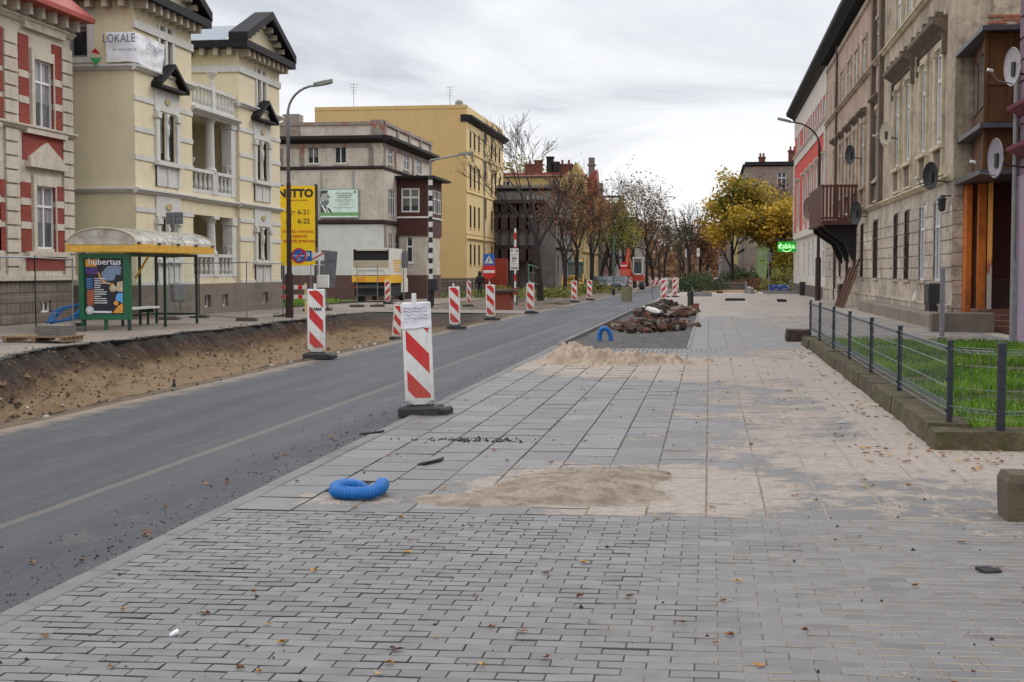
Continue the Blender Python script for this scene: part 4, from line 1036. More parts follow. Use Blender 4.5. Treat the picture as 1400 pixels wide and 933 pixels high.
b = MB(); fbox(b, FRt, uC, uD, zg(uC)-.4, .6, .06, 0); b.build('plinth', plaster('grey_plinth', sr(92, 80, 74), .3, .3), R_)
t = MB(); cornice(t, FRt, uC, uD+.4, ZT-.35, [(.1, 0), (.25, .2), (.7, .45), (.75, .5), (.75, .75), (.5, .85)]); t.build('cornice', BLACKC, R_)
t = MB(); t.T = FRt; t.prism([(-.6, ZT+.4), (3, ZT+1.6), (9, ZT+1.6), (9, ZT), (-.6, ZT)], uC, uD+.3, lambda p, q, e: (e, p, q)); t.build('roof', DARK, R_)
for o in o1[:len(rw)]+o1[len(rw):]+o2: window(R_, FRt, 1, (o[0]+o[1])/2, o[2], o[1]-o[0], o[3]-o[2], 'white', .1, GLASSC, None, .68, 1, .09)

# --- violet house at the right edge
V_ = rootb('violet_house', 'violet rendered house corner with cornices at the right edge', 'house', XR, 30)
yv1 = Yx(1391, XR)
VIO = plaster('violet_render', sr(118, 96, 110), .2, .25, sr(96, 70, 88), .15)
zh_ = Zx(1396, 240, XR); b = MB(); wall(b, FRt, 12, yv1, zh_, 14); b.face([(XR, yv1, -.4), (XR+8, yv1, -.4), (XR+8, yv1, 14), (XR, yv1, 14)]); b.face([(XR, 12, -.4), (XR+8, 12, -.4), (XR+8, 12, 14), (XR, 12, 14)])
z_ = Zx(1396, 200, XR)+.5
while z_ < 12: fbox(b, FRt, 12, yv1, z_+.02, z_+.46, .04); z_ += .5
b.build('wall', VIO, V_)
b = MB(); b.T = FRt; b.box(11.97, yv1+.03, -.03, .5, -.4, zh_); b.box(11.94, yv1+.06, -.08, .4, -.41, .55); b.T = None; b.build('ground_floor_wall', plaster('lilac_render', sr(160, 138, 156), .2, .25, sr(130, 104, 122)), V_)
t = MB()
for py in (205, 150): cornice(t, FRt, 12, yv1+.1, Zx(1396, py, XR)-.2, [(.03, 0), (.1, .05), (.28, .2), (.3, .28), (.04, .36)])
t.build('cornice', plaster('wine_cornice', sr(120, 52, 66), .2, .2), V_)
b = MB(); b.tube([(XR-.12, yv1-.1, 6.5), (XR-.12, yv1-.1, 0)], .06, 8); b.build('downpipe', GREYF, V_)

# ================================================================ far buildings
def far_house(name, label, X, side, ya, yb, h, mats, nw, floors, roof='flat', xdepth=11, cat='house', dark=None):
    r = rootb(name, label, cat, X, ya); F = FR(X, side); b = MB(); g = zg(ya)
    fh = (h-1.2)/floors; ops = []
    for k in range(floors):
        for j in range(nw):
            c = ya+(j+.5)*(yb-ya)/nw; ops.append((c-.55, c+.55, g+1.2+k*fh+.5, g+1.2+k*fh+.5+min(2.0, fh*.62)))
    wall(b, F, ya, yb, g-.4, g+h, ops, .25)
    x0, x1 = sorted((X, X+side*xdepth))
    so = []
    for k in range(floors):
        for j in range(2): c = x0+(j+.5)*(x1-x0)/2; so.append((c-.55, c+.55, g+1.2+k*fh+.5, g+1.2+k*fh+.5+min(2.0, fh*.62)))
    wall(b, FS(ya), x0, x1, g-.4, g+h, so, .2); b.face([(x0, yb, g-.4), (x1, yb, g-.4), (x1, yb, g+h), (x0, yb, g+h)])
    b.build('wall', mats[0], r)
    t = MB(); cornice(t, F, ya-.3, yb+.3, g+h-.3, HOOD); cornice(t, FS(ya), x0, x1, g+h-.3, HOOD)
    for k in range(1, floors): cornice(t, F, ya, yb, g+1.2+k*fh-.1, STR)
    t.build('cornice', mats[1], r)
    t = MB()
    if roof == 'gable':
        m = (ya+yb)/2; t.prism([(ya-.3, g+h), (yb+.3, g+h), (m, g+h+(yb-ya)*.55)], x0, x1, lambda p, q, e: (e, p, q))
    elif roof == 'mansard':
        t.prism([(x0-.2, g+h), (x1+.2, g+h), (x1-1, g+h+2.2), (x0+1, g+h+2.2)], ya, yb, lambda p, q, e: (p, e, q))
    else: t.box(x0, x1, ya, yb, g+h-.25, g+h+.3)
    rf = t.build('roof', mats[2], r)
    for a, c, z0, z1 in ops: window(r, F, side, (a+c)/2, z0, 1.1, z1-z0, 'white', .25, None, None, .66, 1, .08)
    for a, c, z0, z1 in so: window(r, FS(ya), 0, (a+c)/2, z0, 1.1, z1-z0, 'white', .2, None, None, .66, 1, .08)
    return r, rf, g
def chimney(rf, x, y, z, w, h, m, pot=True):
    b = MB(); b.box(x-w, x+w, y-.4, y+.4, z, z+h); b.box(x-w-.08, x+w+.08, y-.48, y+.48, z+h-.2, z+h)
    if pot:
        for k in (-.5, .5): b.lathe([(.14, z+h), (.12, z+h+.5)], (x+w*k, y, 0), 8)
    b.build('chimney', m, rf)
GRD = plaster('dark_grey_render', sr(136, 130, 126), .5, .5, sr(66, 60, 58), .3); TILE = plain('roof_tile', sr(132, 62, 48), .8, .3, 5)
# E: old house with dark glazed verandas, standing nearer the street
XE = -14.8; ya = 131.0; yb = Yx(783, XE)
r, rf, g = far_house('grey_house', 'dark grey old house with timber verandas behind the bare tree', XE, -1, ya, yb, 10.0, (GRD, BLACKC, plain('roof_tin', sr(120, 116, 112), .6)), 4, 3, xdepth=9)
v = MB(); x0, x1, y0, y1 = XE-8, XE-1.6, ya-1.8, ya-.02
VW = plain('old_veranda_wood', sr(58, 42, 38), .7, .35, 5)
for z_ in (g+3.2, g+6.2): v.box(x0, x1, y0, y1, z_-.3, z_+.85)
for k in range(8): x = x0+k*(x1-x0-.2)/7; v.box(x, x+.2, y0, y0+.2, g, g+8.4)
v.box(x0-.5, x1+.8, y0-.5, y1, g+8.4, g+8.75); v.box(x0, x1, y0, y0+.15, g+7.6, g+8.4)
vv = v.build('veranda', VW, r)
v = MB(); v.box(x0+.2, x1-.2, y0+.5, y0+.6, g+3.3, g+8.3); v.build('pane', pane_mat('old_glass', (.03, .03, .035), .15, .5), vv)
b = MB(); b.box(XE-6.5, XE-3.6, ya-8, ya-7.6, g-.3, g+3.1); tag(b.build('garden_wall', plaster('orange_wall', sr(150, 58, 40), .25, .2, sr(110, 50, 40))), 'orange red garden wall between the yellow block and the dark grey house', 'wall')
# F: yellow gabled house with chimneys
ya = 158.0; BR2 = plain('chimney_brick', sr(104, 60, 50), .9, .3, 8)
r, rf, g = far_house('gabled_house', 'ochre yellow house with a pointed gable and brick chimneys', XE, -1, ya, 186, 13.2, (plaster('far_ochre', sr(180, 156, 104), .3, .25, sr(120, 100, 72)), plaster('far_stucco', sr(140, 124, 106), .3), TILE), 6, 4, 'flat', 12)
zq = lambda py: Zy(780, py, ya-.2); xq = lambda px: Xy(px, ya-.2)
b = MB(); b.prism([(xq(765), zq(250)), (xq(770), zq(240)), (xq(779), zq(233)), (xq(787), zq(221)), (xq(797), zq(240)), (xq(797), zq(262))], ya-.25, ya+6, lambda p, q, e: (p, e, q)); b.build('gable', MATS['far_ochre'], r)
b = MB(); b.prism([(xq(799), zq(236)), (xq(808), zq(226)), (xq(811), zq(262)), (xq(797), zq(262))], ya+6.1, ya+10, lambda p, q, e: (p, e, q)); b.build('gable_roof', TILE, r)
for px, p1, yy, w_, m_ in ((730, 224, 4, 1.0, BR2), (736, 219, 5, .45, BR2), (752, 214, 4, .4, BLACKC), (759, 221, 4, .45, BLACKC), (773, 224, 5, .8, BR2)):
    chimney(rf, Xy(px, ya+yy), ya+yy, g+13, w_, Zy(px, p1, ya+yy)-g-13, m_, w_ > .5)
b = MB()
for px, p1, yy in ((808, 215, 11), (820, 250, 24)):
    x = Xy(px, ya+yy); b.box(x-.35, x+.35, ya+yy, ya+yy+1, g, Zy(px, p1, ya+yy)); b.box(x-.5, x+.5, ya+yy-.1, ya+yy+1.1, Zy(px, p1+9, ya+yy)-.2, Zy(px, p1+9, ya+yy)); b.cut()
b.each('gable_pier', plaster('pier_grey', sr(110, 104, 100), .4, .3), r)
# further houses down the left side
r, rf, g = far_house('brick_house', 'dark red brick house further down the left side', XE, -1, 187, 205, 11.0, (plaster('far_red', sr(124, 84, 74), .4, .3, sr(80, 58, 54)), BLACKC, TILE), 5, 3, 'mansard', 10)
r, rf, g = far_house('turret_house', 'distant grey house with a dark railed turret roof on the left', XE+.6, -1, 207, 232, 10.2, (GRD, BLACKC, DARK), 6, 3, 'mansard', 10)
b = MB(); c = (XE-.4, 210, 0); b.lathe([(2.4, g+9), (2.4, g+10.6), (3.0, g+10.8), (2.0, g+12.2), (2.2, g+12.4)], c, 8)
for k in range(8): q = k*PI/4; b.tube([(c[0]+2.0*math.cos(q), c[1]+2.0*math.sin(q), g+12.4), (c[0]+2.0*math.cos(q), c[1]+2.0*math.sin(q), g+13.5)], .07, 4)
b.lathe([(2.1, g+13.4), (2.1, g+13.55)], c, 8); b.build('turret', DARK, r)
far_house('far_house', 'last pale house visible at the distant left end of the street', XE+1, -1, 260, 300, 12, (plaster('far_pale', sr(150, 140, 132), .4, .3), BLACKC, DARK), 8, 4, 'flat', 10)
# right side, beyond the red tenement
r, rf, g = far_house('green_house', 'pale green rendered house set back behind the yellow tree', 5.6, 1, 142, 166, 5.0, (plaster('green_wall', sr(132, 158, 102), .15, .15, sr(110, 134, 84)), LGT, DARK), 5, 1, 'flat', 10)
r, rf, g = far_house('corner_house', 'brown grey apartment house with dark flat eaves rising behind the yellow tree', 4.3, 1, 172, 212, 15.3, (plaster('far_brown', sr(138, 124, 112), .4, .4, sr(84, 72, 64)), BLACKC, DARK), 8, 4, 'flat', 18)
chimney(rf, 10.3, 176, g+15.5, .5, 1.8, BR2); chimney(rf, 6.5, 176, g+15.5, .4, 1.0, BR2)
far_house('yellow_house', 'narrow cream yellow house with a shop awning at the far end of the footpath', 4.0, 1, 222, 245, 9, (plaster('far_cream', sr(190, 174, 112), .2, .2, sr(140, 126, 88)), LGT, DARK), 6, 2, 'flat', 12)
far_house('grey_terrace', 'long hazy grey terrace closing the right side of the street', 2.2, 1, 250, 330, 12, (plaster('far_grey', sr(132, 122, 120), .5, .4, sr(84, 76, 74)), LGT, DARK), 14, 4, 'flat', 12)
# ================================================================ delineator boards
RED = plain('reflective_red', sr(194, 26, 30), .45, .22, 3); WHT2 = plaster('board_white', sr(222, 221, 217), .16, .22, sr(150, 144, 134), .1)
RUB = plain('black_rubber', (.022, .022, .024), .7, .3, 12, bmp=.3)
def muddy(name, col):
    m, nt, b = _new(name); p = geo(nt); z = sepx(nt, nd(nt, 'ShaderNodeTexCoord').outputs['Object'])[2]
    n = noise_tex(nt, p, 7, 6, .7); n2 = noise_tex(nt, scalev(nt, p, (1, 1, .15)), 22, 4, .6)
    f = ramp(nt, mth(nt, 'ADD', z, mth(nt, 'MULTIPLY', mth(nt, 'SUBTRACT', n, .5), 1.3)), [(.0, .5), (.5, .1), (1.0, .03)])
    c = mixc(nt, mth(nt, 'MULTIPLY', ramp(nt, n2, [(.5, 0), (.75, 1)]), .22), col, sr(120, 112, 102))
    lk(nt, mixc(nt, f, c, sr(122, 106, 88)), b.inputs['Base Color']); b.inputs['Roughness'].default_value = .45
    MATS[name] = m; return m
BRED = muddy('board_red', sr(196, 28, 32)); BWHT = muddy('board_face_white', sr(220, 219, 216)); BRUB = muddy('board_rubber', (.02, .02, .021))
BW, BH, BT = .26, 1.0, .03
def delineator(label, px, py, loc=None, yaw=0, tilt=(0, 0), flip=False, s=1.0, paper=False, text=None, base=True, sink=0):
    x, y, z = loc if loc else gp(px, py)
    t = thing('delineator_board', label, 'delineator', (x, y, z-.012-sink+.0), yaw, 'red and white delineator boards along the road works')
    t.rotation_euler = (tilt[0], tilt[1], yaw); t.scale = (s, s, s)
    z0 = .16
    b = MB(); b.bbox(-BW/2-.03, BW/2+.03, -BT/2, BT/2, z0, z0+BH+.07, .012); b.prism([(-.14, z0+.002), (.14, z0+.002), (.05, z0-.05), (-.05, z0-.05)], -.012, .012, lambda p, q, e: (p, e, q)); b.box(-.03, .03, -.012, .012, z0-.08, z0-.04)
    bd = b.build('board', BWHT, t, world=False)
    st = MB()
    for k in range(-1, 4):
        a = z0+.035+k*.44+.085; sl = .27
        poly = [(-BW/2, a), (BW/2, a-sl), (BW/2, a-sl+.215), (-BW/2, a+.215)]
        if flip: poly = [(-p, q) for p, q in poly]
        poly = clip(poly, -BW/2+.004, BW/2-.004, z0+.03, z0+BH+.04)
        if len(poly) > 2: st.prism(poly, -BT/2-.003, -BT/2+.004, lambda p, q, e: (p, e, q))
    st.build('stripe', BRED, bd, world=False)
    b = MB(); b.lathe([(.027, z0+BH+.06), (.027, z0+BH+.16), (.02, z0+BH+.165)], (-.02, 0, 0), 10); b.build('stub', WHT2, bd, world=False)
    if base:
        b = MB(); b.bbox(-.22, .22, -.13, .24, 0, .1, .025)
        for q in (-.12, .1): b.lathe([(.05, .085), (.045, .105), (.03, .106), (.02, .095)], (q, -.06, 0), 10)
        b.bbox(.2, .31, -.06, .24, 0.0, .075, .02); b.box(-.14, .14, -.04, .04, .095, .118)
        b.build('foot', RUB, t, world=False)
    if paper:
        b = MB(); n = 14; m = 9; W, Hh = BW+.075, .275
        P = []
        for j in range(m+1):
            for i in range(n+1):
                u, v = i/n-.5, j/m
                P.append(b.pt((u*W, -BT/2-.008-.007*abs(fn(u*5, v*3, 1.3))-.004*math.sin(v*14+u*3), z0+BH+.06-.27*v+.01*fn(u*4, v, 1))))
        for j in range(m):
            for i in range(n): b.idx((P[j*(n+1)+i], P[j*(n+1)+i+1], P[(j+1)*(n+1)+i+1], P[(j+1)*(n+1)+i]))
        pa = b.build('paper_wrap', plain('crumpled_paper', sr(214, 212, 220), .5, .1, 14), bd, smooth=True, world=False)
        for k in range(4):
            l = MB(); zz = z0+BH+.0-.035*k
            for i in range(13):
                q = -.13+i*.0205; l.box(q, q+.015*rnd.uniform(.5, 1), -BT/2-.021, -BT/2-.0195, zz+.006*math.sin(i*1.3+k), zz+.006+.006*math.sin(i*1.3+k)+.002)
            l.build('handwriting', plain('ink', (.12, .12, .2), .6), pa, world=False)
    if text: text_obj(text, .075, plain('ink_black', (.02, .02, .02), .6), 'lettering', bd, (0, -BT/2-.006, z0+BH-.285), ext=.002, bold=.002, xs=1.0)
    return t
DL = delineator
DL('striped board at the near kerb with its top wrapped in crumpled white paper', 575, 566, yaw=math.radians(-2), tilt=(0, math.radians(-2.2)), paper=True, s=1.06)
DL('striped board with black lettering on its upper white stripe before the pit', 433, 489, text='KAMA', s=1.07)
xx = -10.6; DL('small striped board leaning to the right down in the sandy pit', 0, 0, loc=(Xy(541, 44.5), 44.5, Zy(541, 464, 44.5)), tilt=(0, math.radians(5)), s=.96)
DL('striped board just right of the paper-wrapped board, with a string tied to its left side', 622, 449, tilt=(0, math.radians(-1)))
DL('striped board in front of the round no entry sign', 671, 437, tilt=(0, math.radians(-1)))
DL('striped board standing right in front of the open truck, stripes rising to the right', 530, 413, loc=gp(530, 415), flip=True, s=1.0)
DL('striped board turned almost edge-on in front of the yellow block', 641, 408, loc=(Xy(641, 66), 66, zg(66)), yaw=math.radians(62))
DL('striped board on the road edge below the white information board', 725, 428)
DL('striped board at the far road edge near the small yellow loader', 785, 413)
DL('second striped board past the small yellow loader, just right of its neighbour', 806, 410, s=1.0)
for k, (px, py, lab) in enumerate([(853, 396, 'small distant striped board, left of the pair in front of the orange excavator'), (862, 396, 'small distant striped board, right of the pair in front of the orange excavator'),
        (873, 391.5, 'distant striped board below the white excavator cab'), (879.5, 391, 'distant striped board right of the white excavator cab'), (887.5, 389, 'farthest striped board on the left road edge'),
        (907, 411, 'striped board behind the rubble heap, nearest of the group on the right road edge'), (909.5, 406, 'striped board half hidden behind the nearest one past the rubble heap'),
        (922.5, 406, 'striped board on the right road edge, right of the pair behind the rubble heap'), (925, 400, 'farthest striped board of the group past the rubble heap')]):
    DL(lab, px, py, s=1.05, flip=(k > 4))

# ================================================================ bus shelter
SXF = -16.2; s0, s1 = Yx(176, SXF), Yx(268.5, SXF); sd_ = 1.35; SXB = SXF-sd_; zs_ = zg(38)-.01
GREEN = plain('green_paint', sr(22, 92, 58), .4, .2, 8); DGREEN = plain('dark_green_paint', sr(24, 52, 40), .45, .2, 8); MUST = plain('mustard_paint', sr(206, 160, 58), .45, .15, 5)
S_ = thing('bus_shelter', 'green and mustard bus shelter with a barrel roof and a poster in its end panel', 'bus shelter', (SXF, s0, zs_))
Zs = lambda py: Zx(176, py, SXF)
zt_ = Zs(345)
b = MB()
for x, y in ((SXF, s0), (SXB, s0), (SXF, s1), (SXB, s1), (SXB, (s0+s1)/2), (SXF, (s0+s1)/2), (SXB, s0+.28*(s1-s0)), (SXB, s0+.75*(s1-s0))):
    w_ = .05 if x == SXB or y != s0 else .06; b.box(x-w_*.7, x+w_*.7, y-w_*.7, y+w_*.7, zs_, zt_)
b.build('post', DGREEN, S_)
b = MB()
for z_ in (zs_+.28, zt_-.08): b.box(SXB-.03, SXB+.03, s0, s1, z_, z_+.06); b.box(SXB, SXF, s1-.03, s1+.03, z_, z_+.06)
b.box(SXF-.03, SXF+.03, s0, s1, zt_-.08, zt_)
b.build('rail', DGREEN, S_)
GL = clear_glass('shelter_glass', (.9, .94, .93))
b = MB(); b.face([(SXB, s0+.05, zs_+.34), (SXB, s1-.05, zs_+.34), (SXB, s1-.05, zt_-.1), (SXB, s0+.05, zt_-.1)]); b.face([(SXB+.06, s1, zs_+.34), (SXF-.06, s1, zs_+.34), (SXF-.06, s1, zt_-.1), (SXB+.06, s1, zt_-.1)]); b.build('glass_panel', GL, S_)
# poster case
z0, z1 = Zs(437), Zs(346); xa, xb = SXB-.1, SXF+.06
b = MB(); b.box(xa, xb, s0-.1, s0+.06, z0, z0+.14); b.box(xa, xb, s0-.1, s0+.06, z1-.14, z1); b.box(xa, xa+.15, s0-.1, s0+.06, z0+.14, z1-.14); b.box(xb-.18, xb, s0-.1, s0+.06, z0+.14, z1-.14); b.box(xa+.15, xb-.18, s0-.03, s0+.05, z0+.14, z1-.14)
for x in (xa+.05, (xa+xb)/2, xb-.05): b.box(x-.03, x+.03, s0-.04, s0+.02, zs_, z0)
pc = b.build('poster_case', GREEN, S_)
pa, pb, q0, q1 = xa+.17, xb-.2, z0+.16, z1-.16; PW, PH = pb-pa, q1-q0
P = lambda u, v: (pa+u*PW, q0+v*PH)
b = MB(); yk = [s0-.034]
def flat(poly, mi, y=None):
    yk[0] -= .0012; y = yk[0]
    b.prism([P(u, v) for u, v in poly], y, y+.0011, lambda p, q, e: (p, e, q), mi)
R4 = lambda a, c, d, e: [(a, d), (c, d), (c, e), (a, e)]
circ = lambda cx, cy, r, n=20: [(cx+r*math.cos(2*PI*k/n), cy+r*PW/PH*math.sin(2*PI*k/n)) for k in range(n)]
pm = [plain('poster_%s' % n, sr(*c), .35, .25, 14) for n, c in (('navy', (24, 24, 38)), ('blue', (38, 84, 142)), ('orange', (214, 146, 52)), ('violet', (72, 46, 112)), ('steel', (112, 130, 158)), ('rust', (156, 84, 54)), ('white', (214, 214, 216)), ('sky', (88, 160, 214)), ('bone', (186, 168, 140)), ('dark', (18, 16, 22)))]
flat(R4(0, 1, 0, 1), 0); flat(R4(0, .3, .86, 1), 2); flat(R4(0, .32, .72, .85), 3); flat([(.45, .6), (.9, .62), (.95, .86), (.6, .88), (.42, .75)], 4); flat(R4(.72, .88, .68, .95), 4)
flat([(.75, .6), (.98, .58), (.98, .7), (.8, .72)], 9); flat(R4(.02, .2, .46, .66), 1); flat(R4(.04, .22, .16, .44), 5)
arc = [(.33+.0, .76), (.37, .66), (.46, .58), (.6, .54), (.74, .535), (.74, .555), (.6, .565), (.49, .60), (.41, .67), (.36, .77)]; flat(arc, 2)
flat(circ(.72, .47, .09), 8); flat([(.8, .42), (.98, .4), (.98, .6), (.84, .58)], 8)
flat([(.78, .26), (.98, .2), (.98, .38), (.86, .38), (.8, .33)], 7); flat([(.7, .02), (.98, .02), (.98, .2), (.86, .15)], 2); flat(circ(.8, .2, .06), 2); flat(circ(.11, .07, .105), 6); flat(circ(.11, .07, .085), 4); flat(circ(.11, .07, .07), 6); flat(R4(.2, .68, .02, .055), 6)
for k in range(12):
    v = .635-.04*k; flat(R4(.24, .24+rnd.uniform(.15, .42), v, v+.014), 6)
for k in range(5): v = .63-.042*k; flat(R4(.05, .16, v, v+.012), 4)
po = b.build('poster', pm, pc); 
text_obj('hubertus', .155*PW/.98*1.35, MATS['poster_white'], 'lettering', po, ((pa+pb)/2-SXF+.03, yk[0]-.002-s0, q0+.945*PH-zs_), bold=.004, xs=1.12, ext=.001)
# barrel roof
b = MB(); yr0, yr1 = s0-.25, s1+.55; xr0, xr1 = SXB-.35, SXF+.35; cx = (xr0+xr1)/2; hw = (xr1-xr0)/2; rise = Zs(313)-zt_-.2
N = 14; prev = None; zr = zt_+.22
arcp = [(cx-hw*math.cos(PI*k/N), zr+rise*math.sin(PI*k/N)**.9) for k in range(N+1)]
for y0, y1 in [(yr0+k*(yr1-yr0)/5, yr0+(k+1)*(yr1-yr0)/5) for k in range(5)]:
    for (x0, h0), (x1, h1) in zip(arcp, arcp[1:]): b.face([(x0, y0, h0), (x1, y0, h1), (x1, y1-.02, h1), (x0, y1-.02, h0)])
b.face([(x, yr0+.02, z) for x, z in arcp])
def poly_mat():
    m, nt, bb = _new('polycarbonate'); bb.inputs['Base Color'].default_value = (.5, .49, .46, 1); bb.inputs['Roughness'].default_value = .25
    p = geo(nt); c = ramp(nt, noise_tex(nt, p, 3, 5), [(.35, sr(150, 142, 128)), (.7, sr(214, 212, 206))]); lk(nt, c, bb.inputs['Base Color'])
    tr = nd(nt, 'ShaderNodeBsdfTransparent'); mx = nd(nt, 'ShaderNodeMixShader'); mx.inputs[0].default_value = .3
    lk(nt, bb.outputs[0], mx.inputs[1]); lk(nt, tr.outputs[0], mx.inputs[2]); lk(nt, mx.outputs[0], nt.nodes['Material Output'].inputs[0]); return m
rfo = b.build('roof', poly_mat(), S_, smooth=False)
b = MB()
for k in range(6):
    y = yr0+k*(yr1-yr0)/5; b.tube([(x, y, z+.01) for x, z in arcp], .02, 6); b.cut()
b.each('rib', plain('roof_rib', sr(176, 168, 150), .5), rfo); b = MB()
b.box(xr1-.05, xr1+.03, yr0-.05, yr1+.05, zt_+.02, zr+.02); b.box(xr0-.03, xr0+.05, yr0-.05, yr1+.05, zt_+.02, zr+.02); b.box(xr0+.05, xr1-.05, yr0-.05, yr0+.02, zt_+.02, zt_+.2); b.box(xr0+.05, xr1-.05, yr1-.02, yr1+.05, zt_+.02, zt_+.2)
for k in range(3):
    y = s0+.3+k*1.6; b.tube([(SXB, y, zt_-.75), (SXB+.5, y, zt_+.04)], .035, 5)
b.build('roof_frame', MUST, rfo)
for k in range(5):
    b = MB()
b = MB()
for k in range(5): y = yr0+.1+k*(yr1-yr0-.2)/4; b.box(xr1+.0, xr1+.07, y-.06, y+.06, zr+.02, zr+.07)
b.build('clip', DGREEN, rfo)
text_obj('PRZYSTANEK AUTOBUSOWY', .17, plain('faded_print', sr(150, 150, 152), .6), 'lettering', rfo, (xr1-.07-SXF, (s0+s1)/2+1.1-s0, zr+.27-zs_), rot=(math.radians(66), 0, PI/2), ext=.002)
b = MB(); b.box(SXB+.12, SXB+.5, s0+.3, s1-.9, zs_+.52, zs_+.58); b.build('bench', WHT2, S_)
b = MB(); 
for y in (s0+.7, s1-1.4): b.box(SXB+.05, SXB+.5, y-.03, y+.03, zs_+.4, zs_+.515); b.box(SXB+.28, SXB+.34, y-.03, y+.03, zs_, zs_+.4)
b.build('bench_leg', DGREEN, S_)

# ================================================================ lamps, poles, signs
GALV = plain('galvanised', sr(132, 134, 138), .45, .2, 8, .4); MARP = plain('maroon_pole', sr(46, 28, 27), .55, .35, 6); ALUB = plain('sign_back', sr(112, 116, 122), .5, .15, 4, .3)
BLK = plain('black_metal', (.02, .02, .022), .5, .3)
def lamp_head(b, p, d, s=1.0):
    d = Vector(d).normalized(); q = Vector((d.y, -d.x, 0)).normalized(); p = Vector(p)
    for (f0, f1, w0, w1, z0, z1) in ((0, .75*s, .09*s, .16*s, -.05, .09),):
        R = []
        for f, w in ((0, .06*s), (.15*s, .13*s), (.5*s, .17*s), (.75*s, .10*s)):
            c = p+d*f; R.append([b.pt(c+q*w+Vector((0, 0, -.05))), b.pt(c+q*w*.7+Vector((0, 0, .09))), b.pt(c-q*w*.7+Vector((0, 0, .09))), b.pt(c-q*w+Vector((0, 0, -.05)))])
        for A, B in zip(R, R[1:]):
            for j in range(4): b.idx((A[j], A[(j+1) % 4], B[(j+1) % 4], B[j]))
        b.idx(R[0]); b.idx(R[-1])
x, y, z = gp(396, 433); LZ = lambda py: Zy(396, py, y)
L = thing('street_lamp', 'tall street lamp with maroon post and curved grey arm before the yellow price sign', 'street lamp', (x, y, z))
b = MB(); b.tube([(x, y, z-.1), (x, y, z+1.6)], .15, 10); b.tube([(x, y, z+1.6), (x, y, LZ(250))], [.1, .085], 10); b.build('post', MARP, L, smooth=False)
b = MB(); zt2 = LZ(158); ax, az = Xy(436, y), LZ(119)
pts = [(x, y, LZ(250))]; pts += [(x, y, zt2)]+[(x+(ax-x)*(1-math.cos(a)), y-.2*a, zt2+(az-zt2)*math.sin(a)) for a in (PI/2*k/8 for k in range(1, 9))]
b.tube(pts, [.07]*2+[.045]*8, 8); b.build('arm', GALV, L, smooth=True)
b = MB(); lamp_head(b, (ax-.05, y-.32, az), (1, .0, .18), .95); b.build('lamp_head', plain('lamp_grey', sr(104, 108, 100), .5), L)
x, y, z = gp(1118, 411); LZ = lambda py: Zy(1118, py, y)
L = thing('street_lamp', 'dark street lamp with a curved arm beside the balcony on the right side', 'street lamp', (x, y, z))
b = MB(); b.tube([(x, y, z-.1), (x, y, LZ(352))], .17, 10); b.tube([(x, y, LZ(352)), (x, y, LZ(215))], [.1, .08], 8); zt2 = LZ(200); ax, az = Xy(1077, y), LZ(166)
b.build('post', MARP, L)
b = MB(); b.tube([(x, y, LZ(215)), (x, y, zt2)]+[(x+(ax-x)*(1-math.cos(a)), y, zt2+(az-zt2)*math.sin(a)) for a in (PI/2*k/8 for k in range(1, 9))], [.08]*2+[.05]*8, 8); b.build('arm', MARP, L, smooth=True)
b = MB(); lamp_head(b, (ax+.1, y, az), (-1, 0, .25), 1.1); b.build('lamp_head', MATS['lamp_grey'], L)
x, y, z = gp(589, 418); LZ = lambda py: Zy(589, py, y)
L = thing('striped_lamp_post', 'black and white banded lamp post with a straight arm over the crossing', 'lamp post', (x, y, z))
b = MB(); zz = LZ(240); b.tube([(x, y, z-.1), (x, y, zz)], .1, 10); b.build('post', BLK, L)
b = MB(); k = z+1.35
while k < zz: b.tube([(x, y, k), (x, y, k+.26)], .106, 10); k += .52
b.build('white_band', WHT2, L)
b = MB(); b.box(x-.1, x+.35, y-.25, y+.2, z+.75, z+1.35); b.tube([(x, y, z), (x, y, z+.8)], .17, 8); b.build('control_box', BLK, L)
b = MB(); b.tube([(x, y, zz), (x, y, LZ(219))], .06, 8); b.tube([(x, y, LZ(219)), (Xy(628, y), y, LZ(212))], .045, 8); b.build('arm', GALV, L)
b = MB(); lamp_head(b, (Xy(627, y), y, LZ(212)), (1, 0, .1), 1.0); b.build('lamp_head', MATS['lamp_grey'], L)

BLUE = plain('sign_blue', sr(30, 92, 168), .4, .08)
def disc(b, x, y, z, r, th=.02, n=28, mi=0, r0=0, y_=0): b.prism([(x+r*math.cos(2*PI*k/n), z+r*math.sin(2*PI*k/n)) for k in range(n)], y-th, y, lambda p, q, e: (p, e, q), mi)
